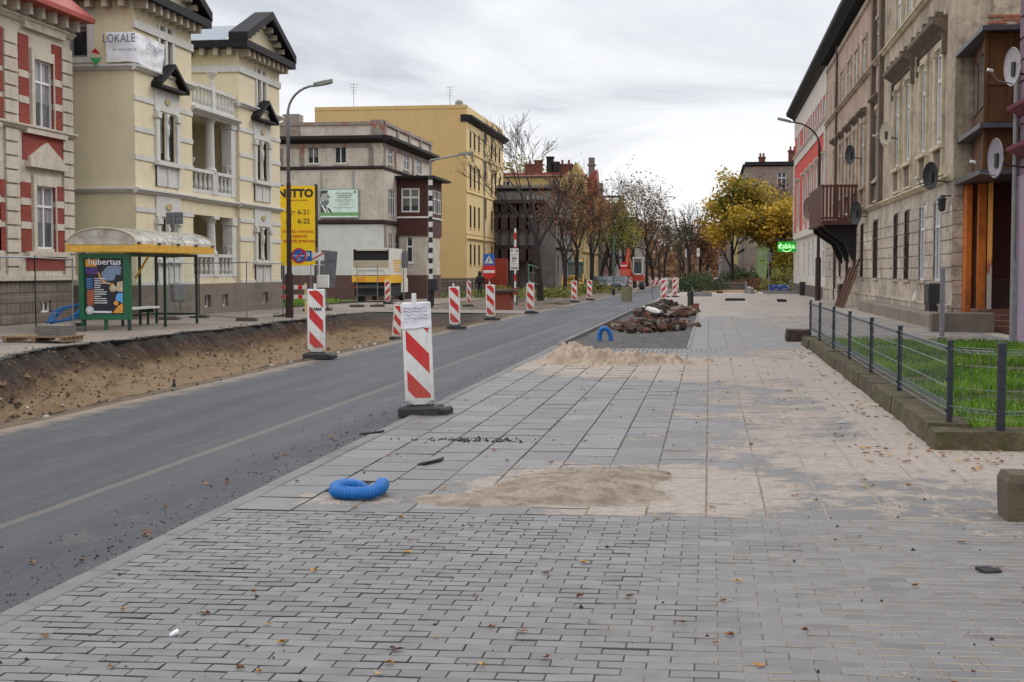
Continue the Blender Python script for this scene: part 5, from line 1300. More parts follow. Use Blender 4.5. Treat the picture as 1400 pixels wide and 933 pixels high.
# pedestrian crossing + no entry
y = 69.0; x = Xy(668.5, y); z = zg(y); Q = lambda py: Zy(668, py, y)
t = thing('road_sign_post', 'grey post carrying a blue pedestrian crossing sign above a round no entry sign', 'road sign', (x, y, z))
b = MB(); b.tube([(x, y+.04, z-.1), (x, y+.04, Q(345))], .035, 8); b.build('post', GALV, t)
b = MB(); a = .29; zc = Q(354.5); b.box(x-a, x+a, y-.03, y, zc-a, zc+a); sg = b.build('crossing_sign', BLUE, t)
b = MB(); b.prism([(x-.23, zc-.2), (x+.23, zc-.2), (x, zc+.22)], y-.034, y-.031, lambda p, q, e: (p, e, q)); s2 = b.build('triangle', WHT2, sg)
b = MB(); f = lambda pts: b.prism(pts, y-.038, y-.0345, lambda p, q, e: (p, e, q)); f([(x-.03, zc+.03), (x+.02, zc+.04), (x+.03, zc-.06), (x-.03, zc-.07)]); f([(x-.03, zc-.06), (x+.0, zc-.06), (x-.06, zc-.18), (x-.1, zc-.18)]); f([(x-.0, zc-.06), (x+.03, zc-.06), (x+.08, zc-.18), (x+.04, zc-.18)]); f([(x-.02+.03*math.cos(k), zc+.075+.03*math.sin(k)) for k in (0, 1, 2, 3, 4, 5)]); f([(x+.02, zc+.03), (x+.09, zc-.03), (x+.07, zc-.05), (x+.02, zc-.0)])
b.build('walking_figure', BLK, s2)
b = MB(); zc = Q(371); disc(b, x, y-.005, zc, .37); s3 = b.build('no_entry_sign', RED, t); b = MB(); b.box(x-.3, x+.3, y-.03, y-.0255, zc-.07, zc+.07); b.build('white_bar', WHT2, s3)
# no-parking + P + direction board
y = 60.0; x = Xy(396.5, y)+.45; z = zg(y); Q = lambda py: Zy(408, py, y)
t = thing('road_sign_post', 'thin grey post with a round blue no stopping sign and a small blue parking sign', 'road sign', (Xy(433, y), y, z)); px_ = Xy(433, y)
b = MB(); b.tube([(px_, y+.05, z), (px_, y+.05, Q(338))], .03, 8); b.build('post', GALV, t)
b = MB(); cx_, zc = Xy(409, y), Q(349.5); disc(b, cx_, y, zc, .36); s3 = b.build('no_stopping_sign', RED, t)
b = MB(); disc(b, cx_, y-.021, zc, .29, .003); b.build('blue_field', BLUE, s3)
b = MB()
for sgn in (1,): Mx = Matrix.Translation((cx_, y, zc)) @ Matrix.Rotation(math.radians(-45*sgn), 4, 'Y'); b.box(-.3, .3, -.029, -.0255, -.035, .035, 0, Mx)
b.build('red_bar', RED, s3)
text_obj('O', .2, WHT2, 'symbol', s3, (cx_+.0-px_, -.026, zc-.15-z), ext=.001)
b = MB(); b.box(cx_-.28, cx_+.28, -.0255+y, y-.0245, zc-.018, zc+.018); b.build('white_line', WHT2, s3)
b = MB(); cx2 = Xy(420.5, y); b.box(cx2-.2, cx2+.2, y-.0, y+.02, Q(357), Q(342.5)); s4 = b.build('parking_sign', BLUE, t)
text_obj('P', .42, WHT2, 'letter', s4, (cx2-px_, -.004, Q(350)-z), ext=.001, bold=.012)
b = MB(); b.box(Xy(424, y), Xy(443, y), y+.022, y+.04, Q(356), Q(345)); s5 = b.build('direction_board', WHT2, t)
b = MB(); Mx = Matrix.Translation((Xy(434, y), y, Q(350.5))) @ Matrix.Rotation(math.radians(-27), 4, 'Y'); b.box(-.36, .36, .016, .0215, -.03, .03, 0, Mx); b.build('red_bar', RED, s5)
# backs of signs
def sign_back(label, px, y, x0, x1, p0, p1, ang=0):
    x = Xy(px, y); z = zg(y); t = thing('sign_back', label, 'road sign', (x, y, z), ang)
    b = MB(); b.tube([(0, -.05, 0), (0, -.05, Zy(px, p1, y)-z)], .03, 8); b.build('post', GALV, t, world=False)
    b = MB(); w0, w1 = Xy(x0, y)-x, Xy(x1, y)-x; b.box(w0, w1, -.005, .015, Zy(px, p0, y)-z, Zy(px, p1, y)-z); 
    for f in (.25, .75): zz = (Zy(px, p0, y)*(1-f)+Zy(px, p1, y)*f)-z; b.box(w0+.02, w1-.02, -.03, -.006, zz-.02, zz+.02)
    b.build('plate', ALUB, t, world=False); return t
sign_back('tall grey back of a tilted sign board beside the white house wall', 441, 62, 433, 455, 392, 342).rotation_euler = (0, math.radians(5), 0)
sign_back('grey back of a road sign behind the truck beside the timber bay', 552, 79, 545, 558, 366, 343)
sign_back('grey square back of a sign rising over the bus shelter roof', 239, 47, 228, 251, 306, 290)
sign_back('small grey sign back above the near end of the bus shelter', 164, 46, 160.5, 167.5, 314.5, 306)
sign_back('grey pole sign back on the right footpath by the yellow tree', 1051, 105, 1048.5, 1055, 357, 345)
# price totem
y = 68.0; Q = lambda py: Zy(410, py, y); x0, x1 = Xy(376, y), Xy(432, y); z = zg(y)
t = thing('price_sign', 'tall yellow shop totem with opening hours standing on the lawn beside the villa', 'sign', ((x0+x1)/2, y, z)); X0 = (x0+x1)/2
YLW = plain('totem_yellow', sr(242, 200, 20), .45, .05)
b = MB(); b.box(x0, x1-.02, y-.03, y+.1, Q(363), Q(254)); pn = b.build('panel', YLW, t)
b = MB()
for q in (x0+.3, x1-.08): b.box(q, q+.15, y-.01, y+.22, z-.1, Q(252))
b.build('post', BLK, t)
tx = lambda s_, size, px, py, m, **k: text_obj(s_, size, m, 'lettering', pn, (Xy(px, y)-X0, -.034, Q(py)-z), ext=.002, **k)
INK = plain('ink_black', (0, 0, 0)); RINK = plain('red_ink', sr(196, 62, 30), .5)
tx('NETTO', .56, 405, 264.5, INK, bold=.03, xs=1.02); tx('zawsze na mieście', .14, 408, 273.5, INK)
tx('6-21', .36, 416, 290, INK, bold=.006); tx('6-22', .36, 416, 302.5, INK, bold=.006)
tx('pon. - piąt.', .13, 398, 289, INK); tx('sobota', .13, 397, 292.5, INK); tx('niedz.', .13, 395, 301.5, INK); tx('święta', .13, 395, 305, INK)
tx('stoisko mięsne,', .27, 408, 316, RINK, shear=.2, bold=.004); tx('piekarnia', .27, 408, 322.5, RINK, shear=.2, bold=.004); tx('i salonik prasowy', .27, 408, 329, RINK, shear=.2, bold=.004)
# billboard on the grey house
yb_ = Yx(525, XC)-.18; Q = lambda py: Zy(465, py, yb_); x0, x1, z0, z1 = Xy(437, yb_), Xy(491, yb_), Q(298), Q(258)
t = thing('billboard', 'pale green billboard with a man\'s grey portrait on the side of the grey house', 'billboard', (x0, yb_, z0))
b = MB(); b.box(x0, x1, yb_, yb_+.1, z0, z1); 
for px in (439, 483): b.box(Xy(px, yb_)-.03, Xy(px, yb_)+.03, yb_+.1, yb_+.14, z1-.1, Q(232))
b.build('frame', plain('billboard_frame', sr(132, 140, 136), .5), t)
b = MB(); W_, H_ = x1-x0, z1-z0; yk = [yb_-.002]; P = lambda u, v: (x0+u*W_, z0+v*H_)
circ2 = lambda cx, cy, rx, ry, n=20: [(cx+rx*math.cos(2*PI*k/n), cy+ry*math.sin(2*PI*k/n)) for k in range(n)]
flat(R4(.02, .98, .03, .97), 0); flat(R4(.02, .98, .08, .2), 1)
flat([(.03, .2), (.03, .5), (.1, .5), (.16, .42), (.2, .36), (.26, .34), (.33, .2)], 3); flat([(.05, .5), (.04, .2), (.25, .2), (.15, .38)], 3); flat(circ2(.13, .7, .12, .24), 4); flat([(.03, .95), (.23, .95), (.2, .86), (.08, .84), (.05, .7), (.03, .7)], 3); flat([(.2, .76), (.28, .74), (.27, .71), (.2, .72)], 3); flat([(.05, .52), (.14, .6), (.26, .6), (.24, .5), (.14, .36), (.05, .44)], 5); flat([(.05, .46), (.08, .46), (.2, .2), (.15, .2)], 2); flat([(.17, .35), (.19, .35), (.27, .2), (.23, .2)], 2)
flat(circ2(.91, .9, .035, .05), 1)
pr = b.build('poster', [plain('bb_%s' % n, sr(*c), .5, .1, 3) for n, c in (('mint', (204, 222, 214)), ('green', (110, 158, 96)), ('white', (230, 234, 232)), ('charcoal', (60, 62, 62)), ('skin', (158, 162, 156)), ('grey', (112, 116, 114)))], t)
b = MB(); yk[0] -= .001
for v, a, c, h_ in ((.84, .42, .85, .025), (.77, .45, .83, .025), (.7, .47, .8, .025), (.62, .4, .87, .014), (.57, .46, .8, .014), (.49, .5, .78, .012), (.45, .5, .74, .012), (.35, .36, .92, .015)):
    u = a
    while u < c:
        wd = rnd.uniform(.015, .06); flat(R4(u, min(c, u+wd), v, v+h_), 0); u += wd+.012
b.build('printed_line', plain('bb_print', sr(96, 116, 100), .6), pr)
# banner on the villa
u0 = Yx(187, XB); t = thing('banner', 'white crumpled banner wrapped round the upper corner of the cream villa', 'banner', (XB, u0, Zx(187, 75, XB)))
b = MB(); n = 24; zt0, zb0_ = Zx(187, 46, XB), Zx(187, 86, XB); xl_ = Xy(152, u0); ur = Yx(222, XB)
P_l = []
for i in range(n+1):
    f = i/n; L1 = XB-xl_; L2 = ur-u0; s_ = f*(L1+L2)
    if s_ < L1: bx, by, nx, ny = xl_+s_, u0, 0, -1
    else: bx, by, nx, ny = XB, u0+s_-L1, 1, 0
    rowp = []
    for j in range(11):
        v = j/10; o = .1+.06*fn(s_*1.5, v*3, 1.6)+(.12*v*f if f > .5 else .03)
        cx_ = .1 if abs(s_-L1) < .25 else 0
        zz = zb0_+(zt0-zb0_)*v-(.25*max(0, f-.4))*1.0*(1-v)-.1*max(0, f-.3)+.02*fn(s_, v, 2)
        rowp.append(b.pt((bx+nx*o+(cx_ if nx == 0 else 0)*0, by+ny*o-(cx_*0), zz)))
    P_l.append(rowp)
for A, B in zip(P_l, P_l[1:]):
    for j in range(10): b.idx((A[j], B[j], B[j+1], A[j+1]))
cl_ = b.build('cloth', plain('banner_white', sr(226, 226, 230), .7, .06, 2), t, smooth=True)
text_obj('LOKALE', .42, plain('banner_ink', sr(96, 98, 116), .7), 'lettering', cl_, ((xl_+XB)/2-XB+.05, -.26, .5), ext=.002, bold=.004, xs=.8)
text_obj('UŻYTKOWE', .30, MATS['banner_ink'], 'lettering', cl_, (.3, (ur-u0)/2, .32), rot=(PI/2, 0, PI/2), ext=.002, xs=.9)
for k in range(3): text_obj('do wynajęcia', .17, MATS['banner_ink'], 'lettering', cl_, ((xl_+XB)/2-XB+.25, -.26, .12-.22*k), ext=.002) if k < 1 else None
b = MB(); b.prism([(XB-1.45, .0), (XB-1.1, -.1), (XB-1.3, .14)], u0-.27, u0-.262, lambda p, q, e: (p, e, q+Zx(187, 75, XB)+.05), 0); b.prism([(XB-1.5, -.2), (XB-1.05, -.2), (XB-1.28, -.48)], u0-.27, u0-.262, lambda p, q, e: (p, e, q+Zx(187, 75, XB)+.05), 1); b.build('emblem', [RED, plain('emblem_green', sr(60, 150, 92), .6)], cl_)
# green shop sign
y = Yx(1087, XR)-1; x0, x1, z0, z1 = Xy(1063, y), Xy(1087.5, y), Zy(1075, 344, y), Zy(1075, 330, y)
t = thing('shop_sign', 'glowing green shop sign projecting from the end of the red tenement', 'shop sign', ((x0+x1)/2, y, (z0+z1)/2))
b = MB(); r_ = .2; b.box(x0, x1+.25, y-.02, y+.3, z0+.06, z1-.06); b.box(x0+.08, x1, y-.01, y+.29, z0, z1); b.box(x1+.2, XR+.1, y+.1, y+.2, z0+.2, z0+.3); b.build('case', glow('sign_glow', (.004, .30, .02), .35), t)
b = MB(); zz = z1+.55; b.box(x0-.6, XR+.1, y+.32, y+.5, z1+.1, z1+.22); b.build('bracket', BLK, t)
text_obj('żabka', (z1-z0)*.72, glow('sign_letter', (.5, 1, .45), .9), 'lettering', t, (0, -.03, .04), ext=.004, bold=.004, xs=.92)
b = MB(); b.tube([((x0+x1)/2+.42*math.cos(a), y-.03, (z0+z1)/2-.08+.34*math.sin(a)) for a in [PI*1.15+k*PI*.07 for k in range(11)]], .035, 5); b.build('smile', MATS['sign_letter'], t)
# stick sign by the bed
y = 50; x = Xy(859, y); z = zg(y); t = thing('stake_sign', 'back of a worn olive board on a thin stake beside the planting bed', 'sign', (x, y, z), 0)
b = MB(); b.tube([(0, 0, -.1), (.02, .0, 1.0)], .012, 6); b.build('stake', GALV, t, world=False)
b = MB(); w_ = (Xy(865, y)-Xy(849.5, y)); q0, q1 = Zy(857, 412, y)-z, Zy(857, 392, y)-z; b.bbox(Xy(849.5, y)-x, Xy(864.5, y)-x, -.03, -.012, q0, q1, .004); b.box(-.06, -.03, -.035, -.029, q0+.25, q1-.12); b.build('board', plaster('worn_board', sr(128, 122, 92), .5, .5, sr(80, 74, 58)), t, world=False)
# information board
y = 74; x0, x1 = Xy(697.5, y), Xy(709, y); z = zg(y); t = thing('information_board', 'white building site information board on two dark posts', 'sign', ((x0+x1)/2, y, z))
b = MB(); 
for q in (x0+.08, x1-.14): b.box(q, q+.07, y+.02, y+.09, z-.1, Zy(700, 340, y))
b.build('post', BLK, t)
b = MB(); z0, z1 = Zy(700, 369, y), Zy(700, 339.5, y); b.box(x0, x1, y-.02, y+.015, z0, z1); p_ = b.build('panel', WHT2, t)
b = MB(); H_ = z1-z0
for k, (v, a, c, h_) in enumerate(((.88, .05, .35, .06), (.86, .65, .95, .06), (.72, .1, .9, .015), (.64, .1, .8, .015), (.5, .2, .75, .08), (.4, .2, .7, .04), (.3, .1, .9, .015), (.22, .1, .85, .015), (.06, .1, .92, .07))): b.box(x0+(x1-x0)*a, x0+(x1-x0)*c, y-.025, y-.021, z0+H_*v, z0+H_*(v+h_))
b.build('printed_line', plain('board_print', sr(96, 92, 96), .6), p_)
y = 78; x = Xy(704.5, y); t = thing('striped_mast', 'thin red and white banded mast behind the information board', 'mast', (x, y, zg(y)))
b = MB(); b.tube([(x, y, zg(y)), (x, y, Zy(704, 312, y))], .06, 8); b.build('post', WHT2, t); b = MB(); k = zg(y)+.4
while k < Zy(704, 316, y): b.tube([(x, y, k), (x, y, k+.4)], .065, 8); k += .8
b.build('red_band', RED, t)
# parcel of far traffic signs
for px, py, w_, lab in ((954.5, 345, 3.5, 'small square white road sign on a far post, right of its neighbours'), (938, 346, 2.6, 'small white road sign on a far post, left of the bushes')):
    y = 130; x = Xy(px, y); z = zg(y); t = thing('road_sign_post', lab, 'road sign', (x, y, z)); b = MB(); b.tube([(x, y, z), (x, y, Zy(px, py+2, y))], .04, 6); b.build('post', GALV, t)
    b = MB(); a = w_*y/FPX/2*1.2; zc = Zy(px, py, y)
    b.box(x-a, x+a, y-.06, y-.03, zc-.38, zc+.02); b.box(x-a, x+a, y-.06, y-.03, zc+.06, zc+.42); b.build('plate', WHT2, t)
y = 112; x = Xy(853, y); z = zg(y); t = thing('road_sign_post', 'small distant no entry sign left of the orange excavator', 'road sign', (x, y, z)); b = MB(); b.tube([(x, y, z), (x, y, Zy(853, 358, y))], .04, 6); b.build('post', GALV, t)
b = MB(); disc(b, x, y-.05, Zy(853, 363, y), .33); s3 = b.build('plate', RED, t); b = MB(); b.box(x-.27, x+.27, y-.08, y-.0705, Zy(853, 363, y)-.06, Zy(853, 363, y)+.06); b.build('white_bar', WHT2, s3)
y = 104; x = Xy(839, y); z = zg(y); t = thing('lamp_post', 'thin green post standing before the green tree on the left', 'post', (x, y, z)); b = MB(); b.tube([(x, y, z), (x, y, Zy(839, 322, y))], .06, 6); b.build('post', plain('green_post', sr(70, 104, 84), .5), t)
b = MB(); b.box(x-.12, x+.12, y-.1, y+.1, z, z+.5); b.build('foot', BLK, t)

# ================================================================ truck
y0, y1 = 76.0, 79.2; TX0, TX1 = Xy(481.5, y0), Xy(533, y0); z = zg(y0); cx = (TX0+TX1)/2; hw = (TX1-TX0)/2
t = thing('box_truck', 'white and yellow box truck seen from behind with its rear shutter half open', 'truck', (cx, y0, z), math.radians(-.6))
Q = lambda py: Zy(510, py, y0)-z
zt_, zm, zy1, zy0 = Q(339), Q(375), Q(376), Q(384.5); zw = Q(365.5); zo = Q(356)
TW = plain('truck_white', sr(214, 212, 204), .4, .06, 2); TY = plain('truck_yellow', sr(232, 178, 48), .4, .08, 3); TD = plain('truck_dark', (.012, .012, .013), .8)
b = MB(); L_ = 3.1
b.box(-hw, -hw+.06, 0, L_, zy0, zt_); b.box(hw-.06, hw, 0, L_, zy0, zt_); b.box(-hw+.06, hw-.06, 0, L_, zt_-.07, zt_); b.box(-hw+.06, hw-.06, 0, L_, zy0, zy0+.1); b.box(-hw+.06, hw-.06, L_-.06, L_, zy0+.1, zt_-.07)
bx = b.build('body', TW, t, world=False)
b = MB(); b.box(-hw+.06, hw-.06, .02, .06, zo, zy1+.0); 
bb = b.build('tail_lift', TW, t, world=False)
b = MB(); b.box(-hw+.07, hw-.07, .012, .019, zw, zo-.02); b.build('upper_panel', plain('tail_tan', sr(172, 158, 134), .5, .1), bb, world=False)
b = MB(); b.box(-hw-.01, hw+.01, -.03, .1, zy0-.04, zy1-.04); b.box(hw-.001, hw+.012, .1, L_, zy0-.1, zy1+.02); b.build('yellow_band', TY, t, world=False)
b = MB(); b.box(-hw+.062, hw-.062, .12, L_-.1, zo+.001, zt_-.071); b.box(-hw+.1, hw-.1, .12, L_, .32, zy0-.05); b.build('hold_shade_chassis', TD, t, world=False)  # black block paints the open hold's darkness; the lower box is the chassis
for x in (-hw+.28, hw-.28):
    for yy in (.9,):
        b = MB(); b.tube([(x-.16, yy, .42), (x+.16, yy, .42)], .42, 18); wh = b.build('wheel', RUB, t, world=False)
        b = MB(); b.tube([(x-.17, yy, .42), (x+.17, yy, .42)], .2, 12); b.build('rim', GALV, wh, world=False)
b = MB(); b.box(-hw+.05, hw-.05, -.06, .02, zy0-.4, zy0-.28); b.box(-.25, .25, -.07, -.06, zy0-.39, zy0-.29); b.build('bumper', plain('bumper', (.05, .05, .05), .6), t, world=False)
for x in (-hw+.15, hw-.32): b = MB(); b.box(x, x+.2, -.09, -.06, zy0-.4, zy0-.28); b.build('tail_light', plain('tail_red', sr(150, 24, 22), .3), t, world=False)
b = MB(); b.box(-hw+.1, hw-.1, L_+.1, L_+1.5, .5, 2.2); b.bbox(-hw+.12, hw-.12, L_+1.4, L_+1.9, .5, 1.5, .2); b.build('cab', TW, t, world=False)
for x in (-hw+.28, hw-.28): b = MB(); b.tube([(x-.12, L_+1.0, .42), (x+.12, L_+1.0, .42)], .42, 16); b.build('wheel', RUB, t, world=False)
text_obj('STROPEMATER', .17, plain('truck_print', sr(70, 74, 92), .5), 'lettering', bb, (0, .017, Q(370)), ext=.001, xs=1.35)
for q in (-.55, .6): text_obj('www transport', .075, MATS['truck_print'], 'lettering', bb, (q, .017, Q(373)), ext=.001)
b = MB()
for k in range(5): b.box(hw+.001, hw+.01, .7+k*.1, 2.6+rnd.uniform(-.4, .4), zt_-.75-k*.16, zt_-.65-k*.16)
b.build('side_print', plain('side_ochre', sr(214, 170, 74), .5), bx, world=False)
b = MB()
for x in (-hw+.3, hw-.8): 
    for k in range(4): b.prism([(x+k*.12, zy0+.0), (x+.06+k*.12, zy0+.0), (x+.16+k*.12, zy1-.1), (x+.1+k*.12, zy1-.1)], -.034, -.0305, lambda p, q, e: (p, e, q))
b.build('chevron', plain('chevron_red', sr(214, 96, 40), .5), t, world=False)
b = MB(); b.box(-hw+.25, hw-.15, .0, .05, zt_-.15, zt_-.08); b.build('shutter_roll', plain('shutter', sr(190, 188, 182), .5, .2, 12), t, world=False)
# ================================================================ fences
def post(b, x, y, z0, z1, r=.022, n=6): b.tube([(x, y, z0), (x, y, z1)], r, n)
# site fence panels along the left footpath
def site_fence(label, pts):
    """pts: list of (px, X) bottom points; panels between them"""
    P = [(X, Yx(px, X)) for px, X in pts]; z = zg(P[0][1])
    t = thing('site_fence', label, 'fence', (P[0][0], P[0][1], z), 0, 'temporary mesh fence panels on the left side')
    for (xa, ya), (xb, yb) in zip(P, P[1:]):
        b = MB(); H = 2.0; za, zb = zg(ya)-.02, zg(yb)-.02
        n = 12
        for k in range(n+1):
            f = k/n; x, y = xa+(xb-xa)*f, ya+(yb-ya)*f
            b.tube([(x, y, za+.1), (x, y, za+H)], .0022, 3)
        for k in range(5): zz = .1+k*(H-.1)/4; b.tube([(xa, ya, za+zz), (xb, yb, zb+zz)], .0035 if k not in (0, 4) else .02, 4)
        post(b, xa, ya, za, za+H+.05); post(b, xb, yb, zb, zb+H+.05); b.build('mesh_panel', GALV, t)
    for (xa, ya) in P:
        b = MB(); b.bbox(xa-.35, xa+.35, ya-.12, ya+.12, zg(ya)-.02, zg(ya)+.11, .03); b.build('foot', plaster('foot_concrete', sr(92, 86, 80), .4, 0), t)
    return t
site_fence('mesh fence in front of the brick tenement at the far left', [(-30, -16.2), (48, -16.4), (99, -17.6)])
site_fence('mesh fence between the bus shelter and the street lamp', [(337, -15.6), (386, -15.9)])
site_fence('mesh fence behind the bus shelter before the villa', [(231, -18.6), (272, -18.5), (337, -15.65)])
site_fence('mesh fence around the lawn left of the truck', [(425, -17.0), (443, -17.0)])
site_fence('mesh fence across the front of the truck', [(488, -17.0), (516, -16.2)])
# fence feet with a small control sign
x, y, z = gp(442, 424); t = thing('signal_box', 'small white box on crossed legs at the pit edge', 'box', (x, y, z)); b = MB()
for q in (-.2, .2): b.tube([(q, 0, 0), (q*.6, 0, 1.0)], .025, 5); b.tube([(q, .2, 0), (q*.3, 0, 1.0)], .02, 5)
b.build('leg', GALV, t, world=False); b = MB(); b.bbox(-.25, .25, -.1, .1, 1.0, 1.55, .02); b.build('case', WHT2, t, world=False); b = MB(); b.bbox(-.35, .35, -.2, .2, 0, .1, .02); b.build('foot', plain('dark_red_foot', sr(84, 40, 38)), t, world=False)
# red/white plank barrier by the lamp
y = 55; x0, x1 = Xy(384, y), Xy(419, y); z = zg(y); t = thing('plank_barrier', 'red and white plank barrier on the lawn behind the street lamp', 'barrier', (x0, y, z))
b = MB()
for zz in (.55, .95): b.box(x0, x1, y, y+.03, z+zz, z+zz+.17)
b.build('plank', WHT2, t); b = MB()
for zz in (.55, .95):
    for k in (0, 2, 4): b.box(x0+(x1-x0)*k/6, x0+(x1-x0)*(k+1)/6, y-.006, y-.001, z+zz+.005, z+zz+.165)
b.build('red_stripe', RED, t); b = MB()
for q in (x0+.2, x1-.1): b.box(q, q+.07, y+.031, y+.09, z-.05, z+1.2)
b.build('leg', plain('cream_leg', sr(214, 190, 130)), t)

# near fence on the stone curb
FNC = plain('anthracite_fence', sr(40, 45, 52), .45, .15, 10, .3); WIRE = plain('fence_wire', sr(118, 122, 126), .45, .1, 10, .4)
FX = 2.3; FYN = 13.35
def hcurb(): return .21
t = thing('mesh_fence', 'low anthracite wire mesh fence with posts on the mossy stone curb round the lawn', 'fence', (FX, FYN, .2))
ypost = [Yx(px, FX) for px in (1286, 1232, 1193, 1163, 1141, 1122, 1109)]; ypost[0] = FYN+.12
def tz(y): return zg(y)+.17
for y in ypost:
    b = MB(); b.box(FX-.025, FX+.025, y-.025, y+.025, tz(y)-.05, tz(y)+.80); b.bbox(FX-.033, FX+.033, y-.033, y+.033, tz(y)+.80, tz(y)+.815, .006)
    for k in range(3): b.box(FX-.042, FX-.03, y-.02, y+.02, tz(y)+.12+k*.3, tz(y)+.15+k*.3)
    b.build('post', FNC, t)
fp = [(FX+.13, FYN), (FX+.78, FYN-.35), (4.9, FYN-.2)]
def panel(xa, ya, xb, yb):
    b = MB(); L = math.hypot(xb-xa, yb-ya); za, zb = tz(ya), tz(yb); ux, uy = (xb-xa)/L, (yb-ya)/L; nx, ny = -uy, ux
    n = max(2, int(L/.1))
    for k in range(n+1):
        f = k/n; x, y, z = xa+(xb-xa)*f, ya+(yb-ya)*f, za+(zb-za)*f
        b.tube([(x, y, z+.06), (x, y, z+.76)], .0016, 4)
    for h in (.08, .14, .36, .58, .70, .75):
        r = .0022; b.tube([(xa, ya, za+h), (xb, yb, zb+h)], r, 4); b.tube([(xa+nx*.008, ya+ny*.008, za+h), (xb+nx*.008, yb+ny*.008, zb+h)], r, 4)
    for h0, h1 in ((.14, .22), (.70, .76)):                      # folded beads
        m = int(L/.1); q = []
        for k in range(m*2+1):
            f = k/(m*2); o = .045 if k % 2 else 0; q.append((xa+(xb-xa)*f-nx*o, ya+(yb-ya)*f-ny*o, za+(zb-za)*f+(h0 if k % 2 == 0 else (h0+h1)/2)))
        b.tube(q, .003, 4); b.tube([(xa-nx*.045, ya-ny*.045, za+(h0+h1)/2), (xb-nx*.045, yb-ny*.045, zb+(h0+h1)/2)], .0035, 4)
    b.build('mesh_panel', WIRE, t)
for ya, yb in zip(ypost, ypost[1:]): panel(FX, ya+.03, FX, yb-.03)
xf = Xy(1372, FYN-.32); yf = FYN-.32
for x, y in ((xf, yf), (xf+2.45, yf)):
    b = MB(); b.box(x-.034, x+.034, y-.034, y+.034, tz(y)-.06, tz(y)+.80); b.bbox(x-.037, x+.037, y-.037, y+.037, tz(y)+.80, tz(y)+.815, .006)
    for k in range(5): b.box(x-.02, x+.02, y-.044, y-.034, tz(y)+.05+k*.17, tz(y)+.08+k*.17)
    b.build('post', FNC, t)
panel(FX+.03, ypost[0], xf-.03, yf); panel(xf+.03, yf, xf+2.42, yf)
# taller plain posts behind
for px, y, h, lab in ((1289, 33, 1.75, 'plain tall grey post behind the lawn in front of the tan tenement'), (1388, 30.2, 1.9, 'tall grey post against the violet house')):
    x = Xy(px, y); z = zg(y); tt = thing('fence_post', lab, 'post', (x, y, z)); b = MB(); b.box(-.05, .05, -.05, .05, -.1, h); b.build('shaft', GALV, tt, world=False); b = MB(); b.bbox(-.09, .09, -.09, .09, -.02, .12, .02); b.build('foot', GALV, tt, world=False)
# mossy stone curb
def moss_mat():
    m, nt, b = _new('mossy_stone'); p = geo(nt); s = sepx(nt, p)
    n = noise_tex(nt, p, 3.2, 7, .7); n2 = noise_tex(nt, p, 18, 5, .7)
    c = ramp(nt, mth(nt, 'ADD', mth(nt, 'MULTIPLY', n, .65), mth(nt, 'MULTIPLY', n2, .35)), [(.3, sr(38, 32, 25)), (.5, sr(82, 70, 52)), (.68, sr(122, 108, 84))])
    f = ramp(nt, noise_tex(nt, scalev(nt, p, (1, 1, .4)), 5, 6, .65), [(.42, 0), (.62, 1)])
    c = mixc(nt, mth(nt, 'MULTIPLY', f, .65), c, sr(62, 64, 28))
    lk(nt, c, b.inputs['Base Color']); b.inputs['Roughness'].default_value = .92
    bump(nt, b, mth(nt, 'ADD', n2, n), .8, .03); return m
MOSS = moss_mat()
def rough_block(b, x0, x1, y0, y1, z0, z1, amp=.018, st=.12):
    nx, ny, nz = [max(1, int((c-a)/st)) for a, c in ((x0, x1), (y0, y1), (z0, z1))]
    nz = max(nz, 2)
    def P(i, j, k):
        x, y, z = x0+(x1-x0)*i/nx, y0+(y1-y0)*j/ny, z0+(z1-z0)*k/nz
        e = 0.02 if k == nz else 0
        if i == 0: x += e
        if i == nx: x -= e
        if j == 0: y += e
        if j == ny: y -= e
        v = noise.noise_vector(Vector((x*4.5, y*4.5, z*5)))*amp
        return (x+v.x, y+v.y, z+v.z)
    C = {}
    def pt(i, j, k):
        if (i, j, k) not in C: C[i, j, k] = b.pt(P(i, j, k))
        return C[i, j, k]
    for i in range(nx):
        for j in range(ny): b.idx((pt(i, j, nz), pt(i+1, j, nz), pt(i+1, j+1, nz), pt(i, j+1, nz)))
        for k in range(nz):
            for j in (0, ny): b.idx((pt(i, j, k), pt(i+1, j, k), pt(i+1, j, k+1), pt(i, j, k+1)))
    for j in range(ny):
        for k in range(nz):
            for i in (0, nx): b.idx((pt(i, j, k), pt(i, j+1, k), pt(i, j+1, k+1), pt(i, j, k+1)))
b = MB(); y = 13.35
while y < 31.0:
    L = rnd.uniform(1.3, 2.1); z = zg(y); rough_block(b, 2.08+rnd.uniform(-.015, .015), 2.5, y, min(y+L-.012, 31.2), z-.15, z+.19+rnd.uniform(-.012, .012)); y += L
x = 2.06
for w_ in (1.55, 1.4, 1.6, 1.5): rough_block(b, x, x+w_-.012, 12.86+rnd.uniform(-.02, .02), 13.33, -.15, .17+rnd.uniform(-.01, .01)); x += w_
tag(b.build('stone_curb', MOSS), 'low mossy stone curb wall edging the lawn on the right', 'wall')
